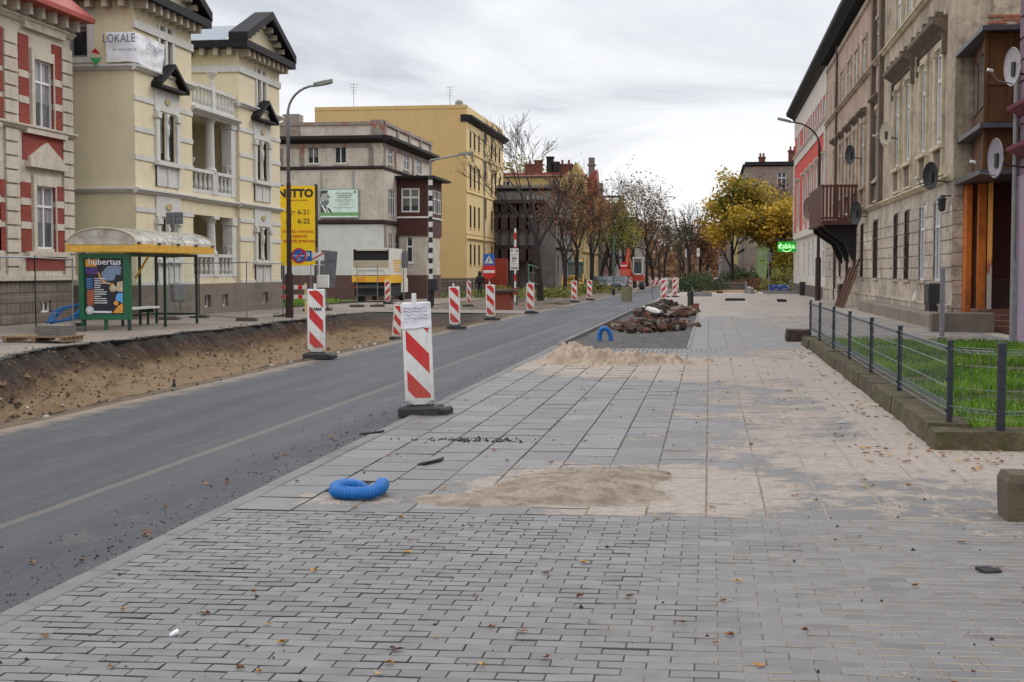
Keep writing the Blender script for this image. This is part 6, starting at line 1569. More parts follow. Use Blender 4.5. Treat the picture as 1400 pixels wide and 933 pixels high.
# lawn
b = MB()
grid_obj('lawn_soil', fr(2.45, XR-.75, .4), fr(13.3, 31, .4), lambda x, y: zg(y)+.11+.03*fn(x, y, .7), plain('lawn_soil', sr(70, 78, 36), .95, .4, 5), kind='structure')
r2 = random.Random(3)
def grass(name, xa, xb, ya, yb, n, zf, h0, h1, w, mat, clumpf=None):
    b = MB()
    for _ in range(n):
        x, y = r2.uniform(xa, xb), ya+(yb-ya)*r2.random()**1.25
        d = fn(x, y, .9); 
        if r2.random() < .35-d*1.1 and d < .2: continue
        h = r2.uniform(h0, h1)*(1+.5*d); a = r2.uniform(0, 2*PI); q = r2.gauss(0, .35)*h; q2 = r2.gauss(0, .35)*h; z = zf(x, y)
        dx, dy = w*math.cos(a), w*math.sin(a); b.tone = min(1, max(0, .5+.6*d+r2.gauss(0, .2)))
        i = [b.pt((x-dx, y-dy, z-.02)), b.pt((x+dx, y+dy, z-.02)), b.pt((x+q*.4+dx*.7, y+q2*.4+dy*.7, z+h*.6)), b.pt((x+q*.4-dx*.7, y+q2*.4-dy*.7, z+h*.6)), b.pt((x+q, y+q2, z+h))]
        b.idx(i[:4]); b.idx((i[3], i[2], i[4]))
    return tag(b.build(name, mat), kind='stuff')
GRASS = toned('grass', [(0, sr(104, 92, 44)), (.22, sr(74, 96, 26)), (.4, sr(70, 108, 24)), (.6, sr(96, 148, 30)), (1, sr(144, 172, 62))], .6, var=.15, trans=.35)
grass('lawn_grass', 2.52, XR-.8, 13.36, 30.8, 60000, lambda x, y: zg(y)+.11, .04, .12, .008, GRASS)
b = MB(); b.box(2.5, XR, 31.0, 31.35, zg(31)-.2, zg(31)+.1); tag(b.build('path_kerb', CONC), kind='structure')
b = MB(); b.face([(2.3, 31.35, zg(31)+.03), (XR-.7, 31.35, zg(31)+.03), (XR-.7, 35.5, zg(33)+.03), (1.9, 35.5, zg(33)+.0)]); tag(b.build('yard_path', WALKM), kind='structure')
# lawn and weeds on the left
LAWN2 = toned('weeds', [(0, sr(60, 78, 36)), (.5, sr(92, 116, 52)), (1, sr(150, 140, 84))], .7, var=.2, trans=.3)
b = MB(); b.face([(-24.5, 62.2, zg(62)+.0), (-20.4, 62, zg(62)), (-20.6, 82, zg(82)), (-24.5, 82, zg(82))]); tag(b.build('verge', plain('verge_soil', sr(74, 84, 42), .95, .35, 3)), kind='structure')
grass('verge_grass', -24.4, -20.5, 62.4, 76, 4200, lambda x, y: zg(y), .08, .22, .02, GRASS)
b = MB(); b.face([(-20.2, 112, zg(112)), (-13.5, 96, zg(96)), (-13.5, 150, zg(150)), (-20.2, 150, zg(150))]); tag(b.build('verge', plain('dirt_verge', sr(112, 98, 80), .95, .35, 2)), kind='structure')
grass('weeds', -20, -9.5, 90, 140, 3200, lambda x, y: zg(y), .1, .4, .05, LAWN2)
# stone bollard at the right edge
x, y, z = gp(1392, 713); t = thing('stone_block', 'weathered stone block at the right edge of the pavement', 'stone block', (x+.03, y+.12, z)); b = MB(); rough_block(b, -.1, .2, -.12, .2, -.05, .31, .012, .05); b.build('stone', plaster('block_stone', sr(96, 82, 66), .6, .4, sr(44, 36, 28), .5), t, world=False)
b = MB(); b.box(-.09, .19, -.11, .19, -.06, .0); b.build('bed', plain('block_dark', sr(52, 44, 38)), t, world=False)
# beam at the end of the curb
x0, y, z = gp(1076, 467); t = thing('timber_block', 'dark rough timber block lying at the far end of the stone curb', 'timber', (x0, y, z)); b = MB(); rough_block(b, 0, .56, 0, .9, -.02, .27, .012, .1); b.build('timber', plain('dark_timber', sr(58, 44, 36), .9, .4, 6, bmp=.5), t, world=False)
b = MB(); b.box(.05, .5, .9, .93, .03, .22); b.build('end_grain', plain('end_grain', sr(84, 66, 50), .9, .3, 20), t, world=False)

# ================================================================ blue pipes
def dusty_pipe():
    m, nt, b = _new('blue_pipe'); p = geo(nt)
    f = ramp(nt, noise_tex(nt, p, 16, 7, .75), [(.48, 0), (.72, 1)])
    up_ = ramp(nt, sepx(nt, nd(nt, 'ShaderNodeNewGeometry').outputs['Normal'])[2], [(.3, .15), (.95, .6)])
    lk(nt, mixc(nt, mth(nt, 'MULTIPLY', f, up_), sr(0, 100, 172), sr(150, 138, 124)), b.inputs['Base Color'])
    lk(nt, ramp(nt, f, [(0, .38), (1, .85)]), b.inputs['Roughness']); MATS['blue_pipe'] = m; return m
PIPE = dusty_pipe(); DARKIN = plain('pipe_inside', (.008, .01, .015), .8)
def corrugated(label, pts, r, pitch=.016, amp=.1, cat='pipe', loc=None):
    L = [0]
    P = [Vector(p) for p in pts]
    Q = []
    for i in range(len(P)-1):                                  # catmull-rom
        a, b_, c, d = P[max(i-1, 0)], P[i], P[i+1], P[min(i+2, len(P)-1)]
        for k in range(24):
            s = k/24; Q.append(.5*((2*b_)+(c-a)*s+(2*a-5*b_+4*c-d)*s*s+(3*b_-a-3*c+d)*s**3))
    Q.append(P[-1]); tot = sum((Q[i+1]-Q[i]).length for i in range(len(Q)-1)); n = int(tot/pitch*4)
    R, rad = [], []; j = 0; acc = 0
    for k in range(n+1):
        s = tot*k/n
        while j < len(Q)-2 and acc+(Q[j+1]-Q[j]).length < s: acc += (Q[j+1]-Q[j]).length; j += 1
        l = (Q[j+1]-Q[j]).length; R.append(Q[j].lerp(Q[j+1], min(1, (s-acc)/max(l, 1e-6)))); rad.append(r*(1+(amp if k % 4 in (0, 1) else -amp*.35)))
    t = thing('corrugated_pipe', label, cat, loc)
    off = Vector(loc)
    b = MB(); b.tube([p-off for p in R], rad, 20, 0, False); b.build('tube', PIPE, t, world=False)
    b = MB(); b.tube([R[0]-off, R[2]-off], r*.86, 14); b.tube([R[-3]-off, R[-1]-off], r*.86, 14); b.build('opening', DARKIN, t, world=False)
    return t
x, y, z = gp(483, 683); r_ = .045
corrugated('short bent length of blue corrugated pipe lying by the missing slab in the foreground', [(x+0.008, y+0.410, z-0.043), (x-0.033, y+0.353, z+0.026), (x-0.098, y+0.271, z+0.060), (x-0.156, y+0.156, z+0.065), (x-0.139, y+0.041, z+0.056), (x-0.066, y+0.000, z+0.050), (x+0.025, y-0.008, z+0.049), (x+0.115, y+0.025, z+0.053), (x+0.164, y+0.123, z+0.069), (x+0.156, y+0.246, z+0.077), (x+0.115, y+0.344, z+0.043), (x+0.090, y+0.402, z-0.043)], r_, .021, .13, loc=(x, y, z))
x, y, z = gp(827, 463); 
corrugated('blue corrugated pipe loop standing out of the planting bed', [(x-.12, y, z-.1), (x-.13, y, z+.12), (x-.07, y, z+.24), (x+.03, y, z+.25), (x+.11, y+.02, z+.16), (x+.14, y+.03, z+.03), (x+.13, y+.05, z-.1)], .055, .035, .12, loc=(x, y, z))
x, y, z = Xy(92, 39), 39.0, zg(39); x0 = x
pts = []
for k in range(60):
    a = k*.55; rr = .62+.12*math.sin(k*.9); pts.append((x0+rr*math.cos(a)*.95, y+.35*math.sin(a), z+.38+.3*math.sin(a+.4+.12*k*.1)+.05*math.sin(k*1.7)))
t = thing('hose_coil', 'loose coil of bright blue hose on the footpath by the brick tenement', 'hose', (x0, y, z)); b = MB(); b.tube(pts[:46], .032, 6); b.build('tube', PIPE, t, smooth=True)
b = MB(); b.box(x0+.2, x0+.5, y-.2, y+.2, z, z+.08); b.build('tie', RUB, t)

# ================================================================ heaps
def heap(name, label, cat, blobs, mat, x0, x1, y0, y1, st, lump=.05, seed=0, base=-.03, group=None, scratch=False):
    b = MB(); xs_, ys_ = fr(x0, x1, st), fr(y0, y1, st); n = len(xs_)
    zc = zg((y0+y1)/2)
    for y in ys_:
        for x in xs_:
            h = base
            for bx, by, rx, ry, hh in blobs:
                q = ((x-bx)/rx)**2+((y-by)/ry)**2; q *= 1+.5*fn(x+seed, y, 2.0)
                if q < 1: h += hh*(1-q)**1.3
            if scratch and h > base+.01:
                k_ = fn(x*1.0, y*.6, 2.3); h += .007*math.sin((x*.8+y*.6+.05*fn(x, y, 3))*115)*max(0, k_+.12)*1.6
            if h > base+.004: h += lump*(abs(fn(x, y+seed, 6, 5))*1.2-.25)*min(1, (h-base)/.06)+.2*lump*fn(x, y, 22)
            b.v.append((x, y, zc+h))
    for j in range(len(ys_)-1):
        for i in range(n-1): b.idx((j*n+i, j*n+i+1, (j+1)*n+i+1, (j+1)*n+i))
    o = b.build(name, mat, smooth=True, loc=((x0+x1)/2, (y0+y1)/2, zc)); return tag(o, label, cat, group)
gx = lambda px, py: gp(px, py)[:2]
a, c, d, e = gx(785, 497), gx(890, 497), gx(968, 495), gx(745, 496)
heap('sand_heap', 'long lumpy heap of clean sand across the pavement before the planting bed', 'sand heap', [(a[0]-.0, a[1]+.3, .62, .65, .31), (a[0]+.35, a[1]-.1, .6, .5, .07), (e[0]+.15, e[1], .55, .5, .07), (c[0]-.15, c[1]+.1, .8, .5, .15), (c[0]-.55, c[1], .5, .5, .10), (c[0]+.4, c[1], .5, .32, .08), (d[0], d[1], .2, .18, .06), (d[0]-.35, d[1], .2, .2, .03)], SAND, -3.25, .6, 22.3, 25.4, .022, .11, 0, -.02)
a, c = gx(800, 668), gx(640, 686)
heap('sand_spread', 'flat raked spread of brown sand on the slabs in the foreground', 'sand heap', [(a[0]-.05, a[1]+.15, .62, 1.0, .06), (a[0]+.2, a[1]-.2, .5, .7, .03), (c[0]+.1, c[1]+.05, .6, .32, .025), (a[0]-.4, a[1]-.15, .5, .5, .025), (a[0]+.3, a[1]+.7, .35, .7, .022)], sand_mat('raked_sand', sr(116, 103, 90), sr(160, 145, 129), 5), -2.6, .4, 9.0, 11.8, .014, .03, 5, -.006, None, True)
# rubble: broken bricks and kerb pieces in the planting bed, each its own piece
CHM = toned('rubble', [(0, sr(40, 32, 28)), (.35, sr(66, 48, 40)), (.55, sr(104, 64, 48)), (.75, sr(90, 76, 64)), (1, sr(146, 132, 116))], .95, bmp=.6, bscale=25, var=.5, vscale=9)
def chunk_mesh(k):
    b = MB(); b.tone = rnd.random(); sx, sy, sz = rnd.uniform(.06, .15), rnd.uniform(.045, .1), rnd.uniform(.03, .07)
    P = [Vector((x*sx, y*sy, z*sz))*rnd.uniform(.72, 1.15) for z in (-1, 1) for y in (-1, 1) for x in (-1, 1)]
    ids = [b.pt(p) for p in P]
    for q in ((0, 2, 3, 1), (4, 5, 7, 6), (0, 1, 5, 4), (2, 6, 7, 3), (0, 4, 6, 2), (1, 3, 7, 5)): b.idx([ids[j] for j in q])
    return b.mesh('brick_chunk', [CHM])
CM = [chunk_mesh(k) for k in range(14)]
def chunks(n, cx, cy, rx, ry, hh, label, group, s0=.8, s1=1.6, cat='rubble'):
    for k in range(n):
        q = rnd.random()**.6; a = rnd.uniform(0, 2*PI); x, y = cx+rx*q*math.cos(a), cy+ry*q*math.sin(a); z = zg(y)-.02+hh*(1-q)*rnd.uniform(.3, 1)
        o = bpy.data.objects.new('brick_chunk', CM[rnd.randrange(14)]); COL.objects.link(o); o.location = (x, y, z+.04); o.rotation_euler = (rnd.uniform(-.5, .5), rnd.uniform(-.5, .5), rnd.uniform(0, 6.3)); s = rnd.uniform(s0, s1); o.scale = (s, s, s)
        tag(o, label, cat, group)
a, c, d = gx(905, 447), gx(930, 437), gx(875, 440)
chunks(150, a[0]-.3, a[1]+.4, 1.35, 3.8, .2, 'broken brick or stone piece in the nearer rubble heap of the planting bed', 'broken bricks in the nearer rubble heap')
a = gx(920, 425)
chunks(190, a[0]-.2, a[1]-2.0, 1.3, 6.6, .36, 'broken brick or kerb piece in the taller rubble heap behind', 'broken pieces in the taller rubble heap', 1.0, 2.0)
DRK = heap('rubble_core', 'dark earth mound under the taller rubble heap in the planting bed', 'earth heap', [(a[0]-.1, a[1]-2, 1.3, 5.6, .3)], sand_mat('dark_earth', sr(58, 48, 42), sr(96, 82, 70), 4), a[0]-1.5, a[0]+1.2, a[1]-7.5, a[1]+3.5, .15, .1, 3, -.05)
# a few recognisable long pieces
for k in range(5):
    x, y = a[0]+rnd.uniform(-1.1, .7), a[1]-2+rnd.uniform(-3.5, 3); z = zg(y)+rnd.uniform(.3, .6)
    t = thing('kerb_piece', 'long broken kerb or plank piece lying on top of the taller rubble heap', 'rubble', (x, y, z-.15), rnd.uniform(-.5, .5), 'long pieces on the taller rubble heap'); t.rotation_euler = (rnd.uniform(-.2, .2), rnd.uniform(-.5, .3), rnd.uniform(-.6, .6))
    b = MB(); b.bbox(-rnd.uniform(.2, .35), .3, -.09, .09, -.06, .07, .015); b.build('stone', plaster('old_kerb%d' % (k % 3), [sr(92, 80, 72), sr(70, 54, 46), sr(126, 118, 108)][k % 3], .5, .2), t, world=False)
x, y, z = gp(893, 432); t = thing('cement_sack', 'white paper sack lying on the rubble in the planting bed', 'sack', (x, y, z+.24)); t.rotation_euler = (0, .25, -.5); b = MB(); rough_block(b, -.3, .35, -.1, .12, -.06, .06, .03, .09); b.build('sack', plain('sack_white', sr(224, 222, 216), .6, .08, 8), t, world=False)
x, y, z = gp(944, 421); t = thing('pipe_stub', 'short black pipe standing upright at the end of the rubble heap', 'pipe', (x, y, z)); b = MB(); b.lathe([(.14, 0), (.14, .75), (.11, .75), (.11, .5)], (0, 0, 0), 14); b.build('tube', RUB, t, world=False); b = MB(); b.box(.1, .4, -.2, .1, .0, .22); b.build('brick', plain('loose_brick', sr(122, 70, 52), .9, .3), t, world=False)
x, y, z = gp(901, 418); t = thing('wire_loop', 'thin bent wire loop sticking up left of the taller rubble heap', 'wire', (x, y, z)); b = MB(); b.tube([(.25*math.cos(q)-.1, .1*math.sin(q*2), .65+.5*math.sin(q)) for q in [PI*.2+k*.25 for k in range(17)]], .014, 5); b.build('wire', plain('rust_wire', sr(86, 66, 56), .7), t, world=False)
# small things on the path
x, y, z = gp(1005, 411); t = thing('manhole_frame', 'flat dark rectangular manhole frame lying on the sandy path', 'manhole frame', (x, y, z)); b = MB(); w_, d_ = .58, .8
for q in ((-w_, w_, -d_, -d_+.12), (-w_, w_, d_-.12, d_), (-w_, -w_+.1, -d_+.12, d_-.12), (w_-.1, w_, -d_+.12, d_-.12)): b.box(*q, .0, .14)
b.build('frame', RUB, t, world=False); b = MB(); b.box(-w_+.1, w_-.1, -d_+.12, d_-.12, .01, .07); b.build('cover', plaster('cover_grey', sr(120, 112, 104), .3, 0), t, world=False)
for px, py, lab in ((984, 401, 'dark broken scrap lying farther up the sandy path'), (1069, 413, 'single dark brick lying on the sandy path by the red tenement')):
    x, y, z = gp(px, py); o = bpy.data.objects.new('brick_chunk', CM[3]); COL.objects.link(o); o.location = (x, y, z+.1); o.scale = (2.2, 1.6, 1.8); tag(o, lab, 'rubble')
x, y, z = gp(948, 398); t = thing('sack_pile', 'pile of white sacks beside the hedge at the far end of the path', 'sacks', (x, y, z)); 
for k in range(6): b = MB(); rough_block(b, -.6+.42*(k % 3)+(k//3)*.25, -.05+.42*(k % 3)+(k//3)*.25, -.35, .35, .3*(k//3), .34+.3*(k//3), .09, .14); b.build('sack', MATS['sack_white'], t, smooth=True, world=False)
x, y, z = gp(958, 405); t = thing('stone_slab', 'grey stone slab edge lying beside the white sacks', 'stone', (x, y, z)); b = MB(); rough_block(b, -1.0, .8, -.4, .5, 0, .28, .03, .15); b.build('stone', CONC, t, world=False)
# pallet of slabs at far left, peg in the pit
x, y, z = gp(62, 466); t = thing('slab_stack', 'stack of grey slabs on a flat timber pallet at the far left pit edge', 'slabs', (x, y, z)); b = MB()
for k in range(5): b.box(-.95, .75, -.5+.22*k, -.36+.22*k, .1, .13)
for q in (-.8, -.1, .6): b.box(q, q+.1, -.5, .5, 0, .1)
b.build('pallet', plain('pallet_wood', sr(124, 102, 76), .9, .3, 8), t, world=False); b = MB()
for k in range(4): b.bbox(-.05+rnd.uniform(-.05, .05), .6, -.4, .35, .13+k*.065, .19+k*.065, .01)
b.build('slab', plain('slab_grey', sr(104, 98, 92), .9, .25), t, world=False)
x, y = gx(236, 526); x, y = Xy(236, 21.8), 21.8; t = thing('marker_peg', 'short black peg sticking out of the sand at the pit bottom', 'peg', (x, y, trench(x, y)-.08)); b = MB(); b.lathe([(.035, 0), (.035, .13), (.022, .14), (.022, .2), (.012, .21)], (0, 0, 0), 8); b.build('peg', RUB, t, world=False); b = MB(); b.lathe([(.037, .03), (.037, .05)], (0, 0, 0), 8); b.build('band', BLK, t, world=False)
# litter bin on post
y = 46; x = Xy(243, y); z = zg(y); t = thing('litter_bin', 'grey litter bin on a post behind the bus shelter bench', 'bin', (x, y, z)); b = MB(); b.tube([(0, .2, 0), (0, .2, 1.3)], .03, 6); b.build('post', GALV, t, world=False); b = MB(); b.lathe([(.2, .6), (.25, .68), (.27, 1.15), (.29, 1.17), (.29, 1.22), (.1, 1.3)], (0, 0, 0), 16); b.build('bin', plain('bin_grey', sr(150, 152, 154), .4, .15, 3, .5), t, world=False)
# satellite dishes
def dish(label, px, py, X, r, col, yawd, arm=.5, Yp=None, ret=None):
    y = Yx(px, X) if Yp is None else Yp; x, z = (X, Zx(px, py, X)) if Yp is None else onY(px, py, Yp)
    t = thing('satellite_dish', label, 'satellite dish', (x, y, z), math.radians(yawd), 'satellite dishes on the right facades')
    b = MB(); R = []
    for k in range(6):
        f = k/5; R.append([b.pt((r*.82*f*math.cos(a), -.12*r*(1-f*f)*-1.0, r*f*math.sin(a))) for a in [2*PI*j/24 for j in range(24)]])
    for A, B in zip(R, R[1:]):
        for j in range(24): b.idx((A[j], A[(j+1) % 24], B[(j+1) % 24], B[j]))
    b.tube([(r*.82*math.cos(2*PI*j/24), 0, r*math.sin(2*PI*j/24)) for j in range(25)], .012, 5)
    b.build('reflector', plain('dish_%d_%d_%d' % col, sr(*col), .45, .12, 6), t, smooth=True, world=False)
    b = MB(); b.tube([(0, .02, -r*.9), (0, -.32, -r*.75), (0, -.5, -.1)], .016, 5); b.build('feed_arm', GALV, t, world=False)
    b = MB(); b.tube([(0, -.45, -.1), (0, -.56, -.07)], .035, 8); b.build('converter', WHT2, t, world=False)
    b = MB(); b.box(-.06, .06, .0, .1, -.2, .1)
    inv = Matrix.Rotation(-math.radians(yawd), 3, 'Z'); q = inv @ Vector((arm, 0, 0)); b.tube([(0, .06, -.12), (q.x, q.y+.0, -.2)], .025, 6); b.build('bracket', BLK, t, world=False)
    return t
dish('big pale grey dish on a long arm against the violet house, upper one', 1384, 91, XR-.35, .40, (164, 158, 160), -72, .4, Yp=30.2)
dish('big grey dish against the violet house, lower one', 1361, 216, XR-.6, .42, (140, 134, 140), -75, .6, Yp=30.4)
dish('black dish low on the tan tenement above the ground floor windows', 1270, 241, XR-.55, .42, (26, 26, 28), -60, .55)
dish('beige dish beside the first floor windows of the tan tenement', 1208, 185, XR-.5, .46, (168, 158, 138), -62, .5)
dish('black dish on the pinkish tenement above the balcony', 1160, 213, XR-.6, .46, (24, 24, 26), -60, .6)
dish('black dish at the near foot of the timber balcony', 1169, 291, XR-.5, .55, (28, 28, 30), -62, .5)
dish('brown dish behind the far end of the timber balcony', 1105, 285, XR-.6, .75, (110, 84, 76), -55, .6)
# wall boxes, leaning planks, lantern
for px, p0, p1, w_, lab in ((1285, 416, 387, 1.0, 'black meter box on the wall near the corner of the tan tenement'), (1157, 409, 388, 1.1, 'black meter box on the wall below the timber balcony'), (1101, 402, 385, 1.2, 'black meter box on the wall of the red tenement')):
    u = Yx(px, XR); z0, z1 = Zx(px, p0, XR), Zx(px, p1, XR); t = thing('meter_box', lab, 'meter box', (XR-.4, u, z0), 0, 'black meter boxes on the right facades')
    b = MB(); b.bbox(-.0, .36, -w_/2, w_/2, 0, z1-z0, .03); b.box(.02, .3, -w_/2+.05, w_/2-.05, -z0+zg(u), 0); b.build('case', BLK, t, world=False); b = MB(); b.box(-.012, -.001, -w_/2+.06, w_/2-.06, .08, z1-z0-.1); b.build('door', plain('box_door', (.03, .03, .033), .4), t, world=False)
for k in range(6):
    px = 1171+k*2.4; u = Yx(px, XR); L = rnd.uniform(1.7, 2.6); t = thing('plank', 'old timber leaning on the wall of the pinkish tenement', 'plank', (XR-1.0, u, zg(u)), 0, 'planks leaning on the right facade'); b = MB(); Mx = Matrix.Rotation(rnd.uniform(-.5, .25), 4, 'X') @ Matrix.Rotation(.35, 4, 'Y'); b.box(-.05, .05, -.08, .08, 0, L, 0, Mx); b.build('timber', plain('old_plank_%d' % (k % 2), sr(*((86, 54, 44), (112, 92, 78))[k % 2]), .9, .3), t, world=False)
u = Yx(1298, XR); z = Zx(1298, 278, XR); t = thing('wall_lantern', 'small black lantern on the corner of the tan tenement', 'lamp', (XR-.25, u, z)); b = MB(); b.lathe([(.05, -.25), (.1, -.2), (.12, .1), (.15, .12), (.03, .25)], (0, 0, 0), 6); b.box(.0, .27, -.02, .02, .2, .24); b.build('case', BLK, t, world=False); b = MB(); b.lathe([(.095, -.18), (.115, .08)], (0, 0, 0), 6); b.build('pane', GLASSC, t, world=False)
x, z = Xy(1172, 60), 0; 
# brick flower box far left of tree, green railing
x, y, z = gp(686, 421); t = thing('brick_pier', 'short red brick pier with a concrete cap beside the crossing', 'pier', (x, y, z)); b = MB(); b.box(-.5, .5, -.4, .4, -.1, .75); b.build('pier', bricks('pier_brick', sr(158, 70, 48), sr(136, 56, 40), sr(110, 84, 72), .25, .08, .01, .3), t, world=False); b = MB(); b.bbox(-.7, .75, -.55, .55, .75, .88, .03); b.build('cap', plain('cap_dark', sr(74, 66, 58), .9), t, world=False)
x, y, z = gp(727, 410); t = thing('green_railing', 'green metal stair railing near the information board', 'railing', (x, y, z)); b = MB(); b.tube([(-.2, 0, 0), (-.2, 0, 2.2), (.2, 3, 1.9), (.2, 3, 0)], .05, 6); b.tube([(-.2, 0, 1.1), (.2, 3, .9)], .04, 6); b.build('rail', plain('teal_paint', sr(52, 112, 92), .5), t, world=False); b = MB(); b.box(-.3, .0, -.1, .1, 0, .1); b.build('foot', CONC, t, world=False)
for px, py, ang in ((742, 416, .5), (735, 420, .8), (752, 424, .3)):
    x, y, z = gp(px, py); t = thing('board_plank', 'pale shuttering plank lying on the edge of the farther pit', 'plank', (x, y, z+.12), ang, 'planks at the farther pit'); b = MB(); b.box(-1.1, 1.1, -.08, .08, -.02, .03); b.build('timber', plain('pale_plank', sr(150, 136, 116), .9, .2), t, world=False)
# ================================================================ trees
BARK = plain('bark', sr(58, 50, 44), .95, .35, 9, bmp=.4); BARKD = plain('bark_dark', sr(46, 40, 38), .95, .3, 7)
def LEAF(name, a, b_, c): return toned(name, [(0, sr(*a)), (.5, sr(*b_)), (1, sr(*c))], .7, var=.15, trans=.3)
LY = LEAF('leaf_yellow', (88, 96, 36), (176, 148, 42), (220, 186, 72)); LG = LEAF('leaf_green', (62, 72, 30), (112, 118, 44), (160, 146, 56)); LB = LEAF('leaf_brown', (70, 46, 32), (122, 80, 46), (166, 110, 56)); LR = LEAF('leaf_rust', (78, 52, 42), (120, 88, 64), (146, 112, 80)); LE = LEAF('leaf_evergreen', (28, 40, 20), (52, 68, 32), (92, 100, 46)); LDG = LEAF('leaf_yellowgreen', (92, 96, 30), (150, 140, 40), (196, 162, 50))
def tree(label, x, y, h, spread, tr, leafmat=None, nleaf=0, lsize=.2, seed=1, name='street_tree', cat='tree', group=None, fork=.35, twigs=True, lean=0, bark=None, leafbias=.3, levels=4, upright=.55, clump=.5, zoff=0, twig=.0075):
    R = random.Random(seed); z = zg(y)+zoff
    t = thing(name, label, cat, (x, y, z), 0, group)
    tb = MB(); cb_ = MB(); tips = []
    def grow(p, d, L, r, lv):
        n = 4 if lv < 3 else 3; pts = [p]; rr = [r]; q = Vector(p); dd = Vector(d)
        for k in range(n):
            dd = (dd+Vector((R.gauss(0, .13), R.gauss(0, .13), R.gauss(.03, .08)))*(1 if lv else .35)).normalized(); q = q+dd*(L/n); pts.append(q.copy()); rr.append(r*(1-(.42 if lv else .3)*(k+1)/n))
        rr = [max(q_, twig) for q_ in rr]
        (tb if lv < 2 else cb_).tube(pts, rr, 8 if lv == 0 else 6 if lv == 1 else 4 if lv == 2 else 3, 0, False)
        if lv >= levels: tips.append(q); return
        if lv >= levels-1: tips.append(q); tips.append(pts[2])
        m = R.randint(4, 6) if lv == 0 else R.randint(3, 4)
        for k in range(m):
            f = 1 if k < 2 else R.uniform(.4, .95); i = min(n, max(1, int(f*n+.5))); s = pts[i]
            a = R.uniform(0, 2*PI); sp = R.uniform(.35, .95)*(1-upright*.5)
            side = Vector((math.cos(a), math.sin(a), 0))*sp*spread
            nd_ = (dd*(upright+.35)+side+Vector((0, 0, .25*upright))).normalized()
            grow(s, nd_, L*R.uniform(.58, .85)*(.82 if lv == 0 else 1), rr[i]*R.uniform(.5, .68), lv+1)
    # total height about L*(1+.7+.5+.36+..)
    L0 = h*fork
    grow(Vector((x, y, z-.1)), Vector((lean, 0, 1)).normalized(), L0, tr, 0)
    tb.build('trunk', bark or BARK, t)
    mats = [bark or BARK]
    if leafmat and nleaf:
        mats.append(leafmat); cz = z+h*.5
        for _ in range(nleaf):
            c = tips[R.randrange(len(tips))] if R.random() > leafbias else tips[(R.randrange(len(tips)//3+1))*3 % len(tips)]
            q = Vector((R.gauss(0, clump), R.gauss(0, clump), R.gauss(-.1, clump*.7))); p = c+q
            s = lsize*R.uniform(.6, 1.3); a = Vector((R.gauss(0, 1), R.gauss(0, 1), R.gauss(0, .6))).normalized(); b_ = a.cross(Vector((R.gauss(0, 1), R.gauss(0, 1), R.gauss(0, 1)))).normalized()
            cb_.tone = min(1, max(0, .5+.75*fn(c.x*1.0, c.y+c.z*1.3, .55)+R.gauss(0, .16)))
            cb_.face([p-a*s*.5, p-b_*s*.3, p+a*s*.5, p+b_*s*.3], 1)
    cb_.build('crown', mats, t); return t
GL_ = 'street trees on the left side'
x, y, z = gp(739, 409); tree('large bare tree with a dark trunk on the left verge before the dark grey house', x, y, 10.6, .95, .24, LB, 160, .13, 11, group=GL_, fork=.4, upright=.62, bark=BARKD, clump=.45, levels=5, twig=.012)
for k, (px, Y, h, lm, nl, lab, sp, s) in enumerate([
    (772, 108, 10.0, LB, 1900, 'brown leaved tree right of the large bare tree', .95, 21), (788, 122, 11.5, LB, 2600, 'rust brown tree before the gabled yellow house', 1.0, 22), (807, 128, 10.5, LR, 2200, 'thin brown tree behind the small yellow loader', .95, 23),
    (822, 140, 12.5, LR, 900, 'sparse tall tree rising over the dark turret house', .8, 24), (836, 135, 9.5, LG, 3200, 'green and yellow leaved tree left of the excavator', 1.0, 25), (851, 150, 11.0, LDG, 3000, 'yellow green tree above the orange excavator', 1.0, 26),
    (868, 165, 14.5, LR, 1500, 'tall sparse reddish tree right of the green tree', .9, 27), (884, 178, 15.0, LR, 1900, 'tall sparse reddish tree farther down the left side', .9, 28), (893, 200, 13.0, LB, 2400, 'low brown tree at the left end of the road gap', 1.0, 29), (902, 240, 14, LR, 2200, 'hazy reddish tree farther down the left side of the road gap', 1.0, 30), (908, 290, 15, LR, 2200, 'farthest hazy brown tree on the left of the road gap', 1.0, 31)]):
    x = Xy(px, Y); tree(lab, x, Y, h, sp, .19 if Y < 150 else .24, lm, int(nl*.5), .24 if Y < 150 else .3, s, group=GL_, fork=.34, upright=.6, bark=BARKD, clump=.6, levels=5)
for k, (px, Y, h, lm, nl, lab, sp, s) in enumerate([
    (942, 130, 9.6, None, 0, 'slender bare tree standing in the hedge on the right of the road', .5, 41), (934, 165, 9.5, LE, 700, 'dark thin tree left of the slender bare tree', .8, 42), (955, 170, 9.5, LB, 2600, 'russet leaved tree behind the hedge', .9, 43), (968, 180, 10.5, LB, 2800, 'brown leaved tree under the left edge of the yellow tree', .9, 44), (930, 260, 12, LR, 1600, 'hazy tree far along the right of the road gap', .9, 45)]):
    x = Xy(px, Y); tree(lab, x, Y, h, sp, .17, lm, nl, .26, s, group='street trees on the right side', fork=.34, upright=.8 if k == 0 else .6, bark=BARKD, clump=.55, twig=.016 if k == 0 else .0075)
x = Xy(1050, 131); tree('large golden yellow maple on the right footpath', x, 131, 16.8, 1.4, .26, LY, 9500, .38, 57, 'maple_tree', group='street trees on the right side', fork=.24, upright=.42, bark=BARKD, clump=.5, levels=4)
x = Xy(1003, 133); tree('golden yellow tree forming the left part of the yellow crown', x, 133, 15.0, 1.3, .2, LY, 6500, .38, 63, 'maple_tree', group='street trees on the right side', fork=.3, upright=.45, bark=BARKD, clump=.5)
